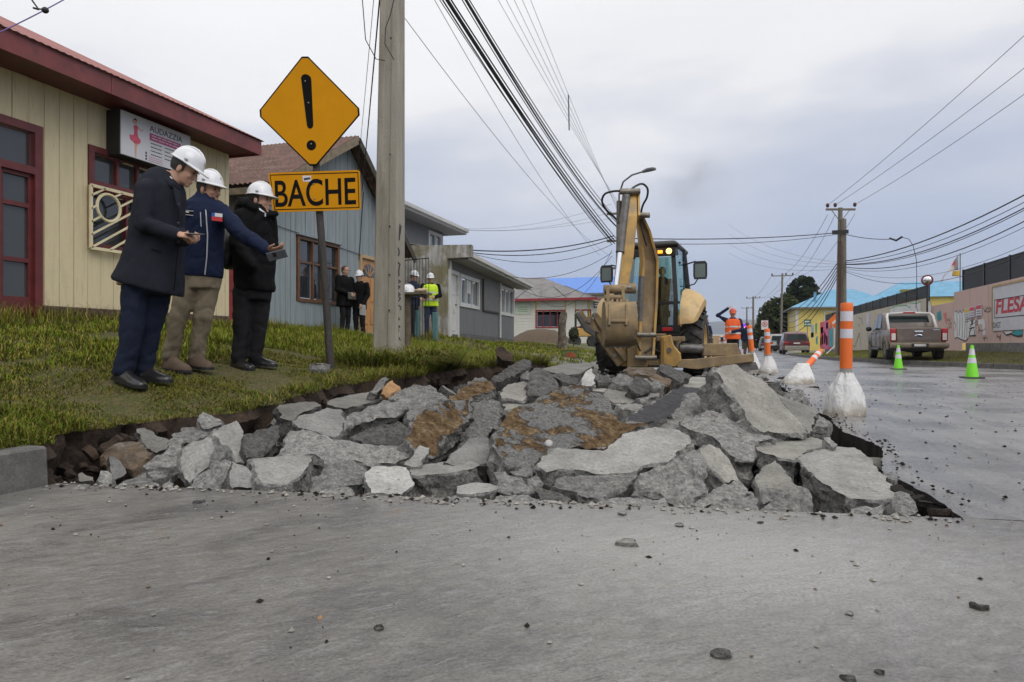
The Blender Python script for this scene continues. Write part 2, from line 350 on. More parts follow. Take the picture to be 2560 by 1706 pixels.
# ---- road
def cut_y(X): return 2.635+.130*(X-KX)
KERBP = [(60, 10.0), (22, 12.2), (14, 14.2), (10.6, 16.8)]+[tuple(onZ(*p, 0)[:2]) for p in ((2560, 925), (2420, 919), (2271, 912), (2160, 906), (2067, 900), (2000, 893))]+[(4.35, 50.5), (4.8, 52.2), (6.2, 53), (9.4, 53.2)]
def jag(p, q, amp, step, seed):
    p, q = Vector(p), Vector(q); n = max(2, int((q-p).length/step)); t = (q-p).normalized(); w = Vector((-t.y, t.x)); out = []
    for k in range(n+1):
        a = amp*(fbm((k*step*3, seed, 0), 1.0, 4)+.6*nz1(k*step, seed, 9)) if 0 < k < n else 0
        out.append(p+(q-p)*k/n+w*a)
    return out
front = jag((KX, cut_y(KX)), (.93, cut_y(.93)), .008, .035, 3)
def slab(name, outline, mat, edge_mat, depth, down):
    """flat sheet at z 0 with broken vertical edges where 'down' says so"""
    bm = bmesh.new(); vs_ = [bm.verts.new((p[0], p[1], 0)) for p in outline]; f = bm.faces.new(vs_)
    if f.normal.z < 0: f.normal_flip()
    f.normal_update(); n = len(outline)
    for i in range(n):
        if not down[i]: continue
        p, q = outline[i], outline[(i+1) % n]; rows = []
        for X, Y in (p, q):
            rows.append([bm.verts.new((X+.014*nz1(X*9, Y*9, 2, k)*(k > 0), Y+.014*nz1(Y*9, X*9, 2, k+5)*(k > 0), -depth*k/5)) for k in range(6)])
        for k in range(5):
            g = bm.faces.new((rows[0][k], rows[1][k], rows[1][k+1], rows[0][k+1])); g.material_index = 1
    bmesh.ops.triangulate(bm, faces=[x for x in bm.faces if len(x.verts) > 4]); bmesh.ops.remove_doubles(bm, verts=bm.verts, dist=1e-5)
    me = bpy.data.meshes.new(name); bm.to_mesh(me); bm.free(); me.materials.append(mat); me.materials.append(edge_mat)
    for pl in me.polygons:
        if pl.material_index == 0 and pl.normal.z < 0: pl.flip()
    return tag(link(name, me), kind='structure')
far_r = [Vector((60, cut_y(.93)+1.2)), Vector((9, cut_y(.93)+.9))]
joint = jag((.93, cut_y(.93)), (9, cut_y(.93)+.9), .010, .12, 12)
nearo = [(KX, -9)]+[(60, -9), (60, cut_y(.93)+1.19)]+[(p.x, p.y-.010) for p in reversed(joint[1:])]+[tuple(p) for p in reversed(front)]
dn = [0]*(3+len(joint)-1)+[1]*(len(front)-1)+[0]
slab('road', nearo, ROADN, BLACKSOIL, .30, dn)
right_edge = jag((.93, cut_y(.93)), (.96, 13.9), .035, .05, 21)
# the lane edge bows where the slabs broke out
right_edge = [Vector((p.x+.10*math.exp(-((p.y-5.3)/.5)**2)-.09*math.exp(-((p.y-4.2)/.35)**2)+.06*math.exp(-((p.y-7.2)/.4)**2), p.y)) for p in right_edge]
far_e = jag((.96, 13.9), (-3.3, 14.1), .05, .08, 33)
outl = [tuple(p) for p in reversed(far_e)]+[tuple(p) for p in reversed(right_edge[:-1])]+[tuple(p) for p in joint[1:]]+[(60, cut_y(.93)+1.2), (62, 9.8)]
outl += [(x+.02, y-.02) for x, y in KERBP]+[(9.4, 400), (-3.4, 400), (-3.4, 14.3)]
nfe, nre = len(far_e), len(right_edge)
dn = [1]*(nfe-1+nre-1)+[0]*(len(outl)-nfe-nre+2)
slab('lane', outl, ROADF, BLACKSOIL, .32, dn)
# ---- kerbs: one block after the other
kerb = tag(empty('kerb'), kind='structure')
def kerb_run(pts, w, h0, h1, blk, par, side=1):
    pts = [Vector(p) for p in pts]; L = [0]
    for a, b in zip(pts, pts[1:]): L.append(L[-1]+(b-a).length)
    def at(s):
        for i in range(len(pts)-1):
            if s <= L[i+1] or i == len(pts)-2: return pts[i]+(pts[i+1]-pts[i])*((s-L[i])/(L[i+1]-L[i]))
    s = 0; k = 0
    while s < L[-1]-.1:
        e_ = min(s+blk, L[-1]); p, q = at(s+.008), at(e_-.008); t = (q-p).normalized(); wv = Vector((-t.y, t.x))*w*side; dz = .012*nz1(k, 7, 3.3); m = MB()
        lo = [(p.x, p.y, h0), (q.x, q.y, h0), (q.x+wv.x, q.y+wv.y, h0), (p.x+wv.x, p.y+wv.y, h0)]
        i_ = wv*.12
        hi = [(p.x+i_.x, p.y+i_.y, h1+dz), (q.x+i_.x, q.y+i_.y, h1+dz), (q.x+wv.x, q.y+wv.y, h1+dz), (p.x+wv.x, p.y+wv.y, h1+dz)]
        m.loft([lo, hi]); m.build('kerb_block', KERB, par, bev=.012); s = e_; k += 1
kerb_run(KERBP[1:], .16, -.05, .15, 1.0, kerb, -1)
kl = tag(empty('kerb'), kind='structure')
kerb_run([(KX, -4), (KX, 2.60)], .155, -.1, .19, 1.1, kl, 1)
# ---- right verge
def kerbx(Y):
    pts = KERBP
    for (x0, y0), (x1, y1) in zip(pts, pts[1:]):
        if y0 <= Y <= y1: return x0+(x1-x0)*(Y-y0)/(y1-y0)
    return 9.4
mb = MB(); Yv = list(np.arange(10.1, 53.1, .45)); nx = 30
def zverge(X, Y):
    k = kerbx(Y)+.15; t = min(1, max(0, (X-k)/max(1.2, 9.5-k))); return .135+.33*t*t*(1-.3*smooth(35, 50, Y))+.03*nz1(X, Y, .8, 4)*min(1, t*4)
for Y in Yv:
    k = kerbx(Y)+.14
    for i in range(nx+1):
        t = i/nx; X = k+(max(12, k+3)-k)*t; mb.v.append((X, Y, zverge(X, Y)))
for j in range(len(Yv)-1):
    for i in range(nx):
        a = j*(nx+1)+i; mb.f.append((a, a+1, a+nx+2, a+nx+1)); mb.m.append(0)
tag(mb.build('verge', TURF, sm=180), kind='structure')
# ---- everything further off
DIRTG = M('far_ground', (.13, .125, .10), .95, .3, 2, bmp=.5, bscale=8)
mb = MB()
def sheet(x0, x1, y0, y1, z): mb.add([(x0, y0, z), (x1, y0, z), (x1, y1, z), (x0, y1, z)], [(0, 1, 2, 3)])
sheet(-60, -8.55, -9, 34, .80); sheet(11.9, 400, 10.2, 60, .05); sheet(-3000, 3000, 399, 4500, -.2); sheet(9.3, 400, 53, 400, .0); sheet(-400, 400, -300, -8.9, -.01)
sheet(-400, -60, -9, 400, .6); sheet(.9, 60, 2.6, 5, -.04)
mb.build('ground', DIRTG, fix=False)['kind'] = 'structure'
mb = MB()                                                                # left verge beyond the houses
Yl = list(np.arange(34, 60, 2))+[60, 90, 150, 400]; xl = [-3.4, -4.2, -5.2, -6.5, -8.2, -60]
for Y in Yl:
    for X in xl: mb.v.append((X, Y, -.04+(.86)*smooth(3.2, 8.2, -X)))
for j in range(len(Yl)-1):
    for i in range(len(xl)-1):
        a = j*len(xl)+i; mb.f.append((a, a+1, a+1+len(xl), a+len(xl))); mb.m.append(0)
tag(mb.build('terrain', M('verge_grass', (.085, .095, .03), .95, .35, 3, dirt=(.16, .15, .13), damt=.35, dscale=.6), sm=180), kind='structure')
# ---- hill behind the town
mb = MB()
hp = [(-2500, 90), (-1200, 110), (-500, 125), (0, 118), (450, 128), (800, 122), (1100, 118), (1250, 110), (1500, 104), (2200, 100), (3200, 80)]
rows = []
for f, back in ((0, 0), (.35, 250), (.7, 520), (.93, 800), (1, 1000), (.6, 1500)):
    rr_ = []
    for X in np.arange(-2400, 3100, 60):
        for (a, ha), (b, hb) in zip(hp, hp[1:]):
            if a <= X <= b: h = ha+(hb-ha)*(X-a)/(b-a); break
        rr_.append((X, 2500+back+60*nz1(X, back, .004), f*(h+10*nz1(X, 0, .006))-1*(f == 0)+f*(1-f)*30*nz1(X, back, .01)))
    rows.append(rr_)
mb.loft(rows, cap=False, closed=False)
tag(mb.build('hill', M('wooded_hill', (.055, .075, .085), .95, .3, .02), sm=180), kind='structure')
# ================================================================== GRASS
BLADE, nt_, bs_ = newmat('grass_blades')
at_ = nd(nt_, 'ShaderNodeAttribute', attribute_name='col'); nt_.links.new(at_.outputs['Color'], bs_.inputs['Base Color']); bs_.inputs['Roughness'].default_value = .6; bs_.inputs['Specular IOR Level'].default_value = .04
gn_ = nd(nt_, 'ShaderNodeNewGeometry'); vm_ = nd(nt_, 'ShaderNodeVectorMath', operation='ADD'); vm_.inputs[1].default_value = (0, 0, 1.4); nt_.links.new(gn_.outputs['Normal'], vm_.inputs[0]); vn_ = nd(nt_, 'ShaderNodeVectorMath', operation='NORMALIZE'); nt_.links.new(vm_.outputs[0], vn_.inputs[0]); nt_.links.new(vn_.outputs[0], bs_.inputs['Normal'])
class Blades:
    def __init__(s): s.v = []; s.c = []; s.f = []; s.n = 0
    def put(s, p, h, w, lean, bend, col):
        """p (n,3), h,w (n), lean azimuth (n), bend (n), col (n,3)"""
        n = len(p); ca, sa = np.cos(lean), np.sin(lean); side = np.stack([-sa, ca, 0*ca], 1); out = np.stack([ca, sa, 0*ca], 1)
        a = p-side*(w/2)[:, None]; b = p+side*(w/2)[:, None]
        mid = p+out*(h*bend*.35)[:, None]+np.array([0, 0, 1])*(h*.6)[:, None]; m1 = mid-side*(w*.36)[:, None]; m2 = mid+side*(w*.36)[:, None]
        tip = p+out*(h*bend)[:, None]+np.array([0, 0, 1])*(h*(1-.35*np.minimum(bend, 1.6)))[:, None]
        V = np.stack([a, b, m1, m2, tip], 1).reshape(-1, 3); i = np.arange(n)*5+s.n
        F = np.stack([np.stack([i, i+1, i+3], 1), np.stack([i, i+3, i+2], 1), np.stack([i+2, i+3, i+4], 1)], 1).reshape(-1, 3)
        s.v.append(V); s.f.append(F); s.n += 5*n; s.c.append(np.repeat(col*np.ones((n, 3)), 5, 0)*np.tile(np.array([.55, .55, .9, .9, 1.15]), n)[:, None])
    def build(s, name):
        V = np.concatenate(s.v).astype('f'); F = np.concatenate(s.f).astype('i4'); Cc = np.concatenate(s.c); me = bpy.data.meshes.new(name)
        me.vertices.add(len(V)); me.vertices.foreach_set('co', V.ravel()); me.loops.add(F.size); me.loops.foreach_set('vertex_index', F.ravel())
        me.polygons.add(len(F)); me.polygons.foreach_set('loop_start', np.arange(len(F), dtype='i4')*3); me.update(calc_edges=True)
        at = me.attributes.new('col', 'FLOAT_COLOR', 'POINT'); at.data.foreach_set('color', np.concatenate([Cc, np.ones((len(Cc), 1))], 1).astype('f').ravel())
        me.materials.append(BLADE); return link(name, me)
GREEN = np.array([(.125, .160, .018), (.145, .165, .021), (.165, .145, .026), (.185, .146, .042), (.085, .122, .016), (.26, .20, .085)])
GREEN *= np.array([.98, 1.0, .95])
def gcol(n, wts): 
    c = GREEN[rng.choice(6, n, p=np.array(wts)/sum(wts))]; return c*rng.uniform(.75, 1.25, (n, 1))
bl = Blades()
def vnoise(x, y, s, seed): return np.array([mnoise.noise(Vector((a*s, b*s, seed))) for a, b in zip(x, y)])
def lawn(n, x0, x1, y0, y1, h0, h1, wd, wts, keep=0.0, zf=None, edge=True):
    x = rng.uniform(x0, x1, n); y = rng.uniform(y0, y1, n)
    if edge:
        xe = np.array([Xe(q) for q in y]); ok = x < xe+.02; x, y = x[ok], y[ok]
    else:
        ok = x > np.array([kerbx(q) for q in y])+.2; x, y = x[ok], y[ok]
    g = vnoise(x, y, 1.1, 2)+.6*vnoise(x, y, 4, 8); ok = g > keep-rng.uniform(0, .35, len(g)); x, y, g = x[ok], y[ok], g[ok]
    z = np.array([(zf or zbank)(a, b) for a, b in zip(x, y)]); n = len(x)
    if not n: return
    h = rng.uniform(h0, h1, n)*(1+.5*np.clip(g, -.5, 1)); c = gcol(n, wts)*(1+.18*np.clip(g, -1, 1))[:, None]
    bl.put(np.stack([x, y, z-.004], 1), h, wd*rng.uniform(.7, 1.4, n), rng.uniform(0, 6.28, n), rng.uniform(.2, 1.3, n), c)
lawn(95000, -6.2, -3.2, 2.0, 7.2, .012, .042, .0055, (4, 4, 5, 5, 4, 3), -.02)
lawn(46000, -6.2, -3.2, 2.0, 7.2, .006, .016, .007, (1, 1, 3, 5, 1, 3), -.9)
lawn(26000, -4.6, -3.2, .6, 3.2, .03, .08, .006, (6, 6, 3, 2, 5, 1), -.3)
G0 = GREEN.copy(); GREEN *= np.array([1.32, 1.38, 1.08])
lawn(60000, -8.3, -4.8, 2.0, 12, .02, .085, .008, (5, 5, 4, 4, 5, 3), -.1)
lawn(45000, -8.3, -3.1, 7.0, 14.5, .05, .16, .010, (6, 6, 3, 3, 5, 2), -.3)
lawn(16000, -8.3, -3.6, 14, 30, .04, .12, .018, (5, 5, 4, 3, 4, 2), .0)
lawn(42000, 4.4, 9.4, 12, 52, .02, .06, .012, (4, 4, 4, 4, 4, 3), -.25, zverge, False)
def tuft(X, Y, n, rad, h, wts, bend=(.2, 1.2), w=.007, zoff=0):
    r = rad*np.sqrt(rng.uniform(0, 1, n)); a = rng.uniform(0, 6.28, n); x, y = X+r*np.cos(a), Y+r*np.sin(a)
    x = np.minimum(x, np.array([Xe(q)+.03 for q in y])); z = np.array([zbank(p, q) for p, q in zip(x, y)])+zoff
    bl.put(np.stack([x, y, z-.01], 1), h*rng.uniform(.5, 1.15, n), w*rng.uniform(.7, 1.4, n), a+rng.normal(0, .7, n), rng.uniform(*bend, n), gcol(n, wts))
for k in range(130):                                                       # rank growth along the house walls
    Y = rng.uniform(3, 19); tuft(rng.uniform(-8.15, -7.3), Y, 60, .22, rng.uniform(.12, .34), (3, 4, 4, 5, 2, 6))
for k in range(170):
    Y = rng.uniform(6.5, 14.2); X = rng.uniform(-6.2, -3.2); tuft(X, Y, 60, .2, rng.uniform(.10, .24), (6, 6, 4, 3, 5, 2))
for k in range(70):
    Y = rng.uniform(3, 7); X = rng.uniform(-7.2, -5.0); tuft(X, Y, 50, .16, rng.uniform(.05, .15), (6, 6, 4, 2, 5, 1))
GREEN[:] = G0*.9
for k in range(26):                                                        # greener growth spilling over the kerb
    Y = rng.uniform(1.5, 2.5); tuft(rng.uniform(-3.9, -3.38), Y, 60, .10, rng.uniform(.06, .13), (7, 6, 2, 1, 6, 0), (.5, 1.5), .006)
GREEN[:] = G0*1.15
for (px, py, n, rad, h) in ((1085, 925, 700, .34, .42), (1120, 915, 500, .26, .40), (1040, 905, 400, .25, .3), (1350, 885, 350, .3, .32), (1300, 880, 300, .3, .3), (940, 850, 260, .25, .3), (915, 830, 300, .3, .32), (1030, 860, 300, .25, .3), (1220, 880, 260, .28, .26)):
    q = onX(px, py, -3.35 if px > 1000 else -3.75); tuft(q.x, q.y, n, rad, h, (6, 5, 3, 3, 5, 3), (.5, 1.9), .008)
for k in range(240):                                                      # fringe hanging over the cut
    Y = rng.uniform(4.2, 13.8); tuft(Xe(Y)-.05, Y, 26, .09, rng.uniform(.05, .13)*(1.5 if Y > 6 else 1), (5, 5, 4, 4, 4, 3), (.5, 1.8), .006)
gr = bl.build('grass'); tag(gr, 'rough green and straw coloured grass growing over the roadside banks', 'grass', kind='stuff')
# ================================================================== BROKEN CONCRETE
def mat_cast(name, tone, warm=0, speck=.5):
    """cast face of a slab: flat, speckled with air holes, stained"""
    m, nt, bs = newmat(name); L = nt.links.new; co = coords(nt)
    a = noise(nt, co, 4.5, 6, .65); b = noise(nt, co, 55, 4, .7); h = noise(nt, co, 38, 2, .5); t = tone
    lo, hi = (t*.74, t*(.735-.02*warm), t*(.71-.07*warm)), (t*1.12, t*(1.11-.02*warm), t*(1.07-.09*warm))
    c = ramp(nt, a, [(.37, lo), (.63, hi)]); c = mix(nt, .8, vary(nt, c, .84, 1.16), ramp(nt, b, [(.37, .72), (.5, 1), (.63, 1.22)]), 'MULTIPLY')
    c = mix(nt, ramp(nt, h, [(.66, 0), (.70, speck)]), c, (.05, .048, .045)); c = mix(nt, ramp(nt, noise(nt, co, 2.6, 5, .6), [(.60, 0), (.74, .45)]), c, (t*.62, t*.57, t*.47))
    L(c, bs.inputs['Base Color']); bs.inputs['Roughness'].default_value = .82; bs.inputs['Specular IOR Level'].default_value = .3
    n = bump(nt, b, .5, .006, None); bump(nt, h, .35, .006, bs, n); return m
def mat_broken(name, tone, dirt=.35, dcol=(.10, .075, .05)):
    """fractured face: grey and pale aggregate, deep relief"""
    m, nt, bs = newmat(name); L = nt.links.new; co = coords(nt); t = tone
    v = nd(nt, 'ShaderNodeTexVoronoi', {'Scale': 42, 'Randomness': 1.0}); L(co, v.inputs['Vector'])
    a = noise(nt, co, 7, 7, .7); f = noise(nt, co, 65, 5, .72); g = noise(nt, co, 22, 5, .7)
    c = vary(nt, ramp(nt, g, [(.36, (t*.62, t*.61, t*.59)), (.5, (t*.92, t*.91, t*.88)), (.62, (t*1.2, t*1.19, t*1.13)), (.74, (t*.8, t*.78, t*.72))]), .8, 1.25)
    sat = nd(nt, 'ShaderNodeSeparateColor'); L(v.outputs['Color'], sat.inputs[0])
    c = mix(nt, ramp(nt, sat.outputs[0], [(.84, 0), (.90, .4)]), c, (t*1.5, t*1.5, t*1.36)); c = mix(nt, ramp(nt, sat.outputs[1], [(.86, 0), (.92, .4)]), c, (t*.45, t*.35, t*.36))
    c = mix(nt, ramp(nt, a, [(.70-dirt*.35, 0), (.84-dirt*.3, .8)]), c, dcol); c = mix(nt, .7, c, ramp(nt, f, [(.36, .55), (.5, 1), (.64, 1.35)]), 'MULTIPLY')
    L(c, bs.inputs['Base Color']); bs.inputs['Roughness'].default_value = .9; bs.inputs['Specular IOR Level'].default_value = .2
    n = bump(nt, g, 1, .05, None); n = bump(nt, f, 1, .014, None, n); bump(nt, v.outputs['Distance'], .5, .01, bs, n); return m
def mat_clay(name, cover):
    """underside of a slab with yellow-brown subsoil clinging to the concrete"""
    m, nt, bs = newmat(name); L = nt.links.new; co = coords(nt)
    a = noise(nt, co, 2.3, 7, .62, .4); f = noise(nt, co, 60, 5, .72); g = noise(nt, co, 13, 7, .72)
    conc = ramp(nt, f, [(.36, (.15, .15, .152)), (.5, (.25, .25, .247)), (.64, (.37, .365, .35))]); conc = mix(nt, .5, conc, ramp(nt, g, [(.3, .6), (.7, 1.2)]), 'MULTIPLY')
    clay = ramp(nt, g, [(.34, (.070, .043, .021)), (.44, (.145, .092, .046)), (.54, (.225, .152, .082)), (.64, (.36, .28, .18))]); clay = mix(nt, .7, clay, ramp(nt, f, [(.37, .5), (.63, 1.35)]), 'MULTIPLY')
    k = math_(nt, 'ADD', a, math_(nt, 'MULTIPLY', math_(nt, 'ADD', g, -.5), .25)); fac = ramp(nt, k, [(.61-cover*.30, 0), (.64-cover*.30, 1)])
    L(mix(nt, fac, conc, clay), bs.inputs['Base Color']); bs.inputs['Roughness'].default_value = .95; bs.inputs['Specular IOR Level'].default_value = .15
    n = bump(nt, fac, .6, .02, None); n = bump(nt, g, 1, .07, None, n); bump(nt, f, 1, .016, bs, n); return m
CAST = {'top': mat_cast('slab_face', .25, .35), 'pale': mat_cast('pale_slab_face', .35, .2, .8), 'warm': mat_cast('dusty_slab_face', .25, 1), 'dull': mat_cast('dull_slab_face', .175, .8), 'grey': mat_cast('grey_slab_face', .20, .1)}
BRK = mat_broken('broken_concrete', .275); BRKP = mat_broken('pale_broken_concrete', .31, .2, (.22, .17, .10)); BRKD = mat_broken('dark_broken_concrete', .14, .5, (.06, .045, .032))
BRKM = mat_broken('mid_broken_concrete', .255, .3, (.15, .12, .08)); CLAY, CLAY2 = mat_clay('clay_covered_underside', .60), mat_clay('half_clay_underside', .47)
TAR = M('black_bituminous_face', (.045, .045, .05), .8, .3, 20, bmp=.8, bscale=70, spec=.3)
EARTHROCK = M('earth_stained_concrete', (.10, .072, .048), .95, .5, 9, dirt=(.22, .20, .18), damt=.25, dscale=5, bmp=1, bscale=40)
OCHRE = M('ochre_stone', (.34, .20, .095), .9, .3, 12, bmp=.8, bscale=50)
KIND = {'top': (CAST['top'], BRKM, 0), 'pale': (CAST['pale'], BRKP, 0), 'warm': (CAST['warm'], BRKM, 0), 'dull': (CAST['dull'], BRKD, 0), 'grey': (CAST['grey'], BRKD, 0),
        'rough': (BRK, BRK, 1), 'light': (BRKP, BRKP, 1), 'dark': (BRKD, BRKD, 1), 'clay': (CLAY, BRK, 1.5), 'clay2': (CLAY2, BRK, 1.3), 'tar': (TAR, BRKP, .4), 'earth': (EARTHROCK, EARTHROCK, 1), 'soil': (SOIL, SOIL, 1), 'mud': (BLACKSOIL, BLACKSOIL, 1), 'ochre': (OCHRE, OCHRE, 1)}
DT = [(1320, 2.72), (1295, 2.85), (1260, 3.12), (1200, 3.45), (1150, 3.75), (1100, 4.15), (1050, 4.65), (1000, 5.3), (960, 6.1), (930, 7.6), (915, 9.3), (900, 11.5), (885, 14)]
def pile_depth(py):
    for (a, da), (b, db) in zip(DT, DT[1:]):
        if a >= py >= b: return da+(db-da)*(a-py)/(a-b)
    return DT[0][1] if py > DT[0][0] else DT[-1][1]
CROP = {'A': (140, 980, 560/2353), 'B': (620, 900, 560/2311), 'C': (1140, 880, 560/2142), 'D': (1660, 880, 760/2353), 'E': (900, 860, 600/2353), 'F': (1400, 870, 660/2353), 'S': (0, 0, 1)}
def chunk_mesh(name, poly, n, thick, kind, seg, jagamp, seed, taper=0.0, rough=1.0):
    fm, sm_, rt = KIND[kind]; n = n.normalized(); out = []; N = len(poly); c = sum(poly, Vector())/N
    for i in range(N):
        p, q = poly[i], poly[(i+1) % N]; L = (q-p).length; k = max(1, int(round(L/seg))); w = (q-p).cross(n).normalized() if L > 1e-6 else n
        for j in range(k):
            b = p+(q-p)*j/k; a = jagamp*(fbm((b.x, b.y, b.z+seed), 14, 4)*.8)*(1 if j else .5); out.append(b+w*a)
    m = len(out); area = sum(((out[i]-c).cross(out[(i+1) % m]-c) for i in range(m)), Vector())
    if area.dot(n) < 0: out.reverse()
    outd = []
    for i in range(m):
        t = (out[(i+2) % m]-out[i-2]); w = t.cross(n); outd.append(w.normalized() if w.length > 1e-9 else Vector())
    bm = bmesh.new(); lay = bm.verts.layers.int.new('k'); top = [bm.verts.new(p) for p in out]
    for v in top: v[lay] = 1
    f = bm.faces.new(top)
    K = max(3, min(9, int(thick/seg))); prev = top
    for k in range(1, K+1):
        fr = k/K; row = []
        for i in range(m):
            p = out[i]; b = .16*thick*(fbm((p.x, p.y, p.z+seed+fr*.8), 5, 3))+taper*thick*fr+thick*(.0+.13*abs(nz1(p.x+seed, p.y+p.z, 6)))*(1-fr)   # crumbled rim
            v = bm.verts.new(p-n*thick*(fr if k > 1 else .6/K)*(1+.18*nz1(p.x, p.y, 4, seed))+outd[i]*b); v[lay] = 2; row.append(v)
        for i in range(m):
            g = bm.faces.new((prev[i], row[i], row[(i+1) % m], prev[(i+1) % m])); g.material_index = 1
        prev = row
    g = bm.faces.new(list(reversed(prev))); g.material_index = 1
    bmesh.ops.triangulate(bm, faces=[f, g])
    for _ in range(4):
        long = [e_ for e_ in bm.edges if e_.calc_length() > seg*1.9 and all(x.material_index == 0 for x in e_.link_faces)]
        if not long: break
        bmesh.ops.subdivide_edges(bm, edges=long, cuts=1); bmesh.ops.triangulate(bm, faces=[x for x in bm.faces if len(x.verts) > 3 and x.material_index == 0])
    bm.normal_update()
    lay = bm.verts.layers.int['k']; sc = rough*min(1.6, max(.35, thick/.2))
    for v in bm.verts:
        k = v[lay]
        if k == 2: v.co += v.normal*.024*sc*fbm((v.co.x, v.co.y, v.co.z+seed), 11, 5)
        elif k == 1: v.co += n*(.004+.012*rt)*fbm((v.co.x, v.co.y, v.co.z-seed), 12, 4)-n*.004*rough
        else: v.co += n*((.0015+.022*rt*sc)*fbm((v.co.x, v.co.y, v.co.z+seed), 8 if rt else 5, 5))
    me = bpy.data.meshes.new(name); bm.to_mesh(me); bm.free(); me.materials.append(fm); me.materials.append(sm_)
    return me
def traced(crop, pts, kind, thick, dy, dx, label, off=0.0, taper=0.0, name=None):
    x0, y0, s = CROP[crop]; q = [(x0+a*s, y0+b*s) for a, b in pts]
    xs = [a for a, b in q]; ys = [b for a, b in q]; yb, yt = max(ys), min(ys); xc = (min(xs)+max(xs))/2; w = max(1, max(xs)-min(xs))
    d0 = pile_depth(yb)+off; i0, i1 = 1/d0, 1/(d0+dy); di = -dx/(d0+dy/2)**2/w                       # inverse depth is linear over a plane
    poly = [P(a, b, 1/(i0+(i1-i0)*(yb-b)/(yb-yt)+di*(a-xc))) for a, b in q]
    A, B, Cc = (P(a, b, 1/(i0+(i1-i0)*(yb-b)/(yb-yt)+di*(a-xc))) for a, b in ((xc, yb), (xc, yt), (xc+w/2, (yb+yt)/2)))
    n = (B-A).cross(Cc-A).normalized()
    if n.dot(EYE-A) < 0: n = -n
    c_ = sum(poly, Vector())/len(poly); poly = [c_+(p-c_)*.966 for p in poly]
    seg = max(.022, .0052*d0); o = link(name or ('concrete_slab' if kind not in ('rough', 'light', 'dark', 'earth', 'soil', 'ochre') else 'concrete_chunk'), chunk_mesh('chunk', poly, n, thick, kind, seg, .016+.002*d0, random.uniform(0, 50), taper), None, 30)
    return tag(o, label, 'rubble', 'broken concrete in the dug-up lane')
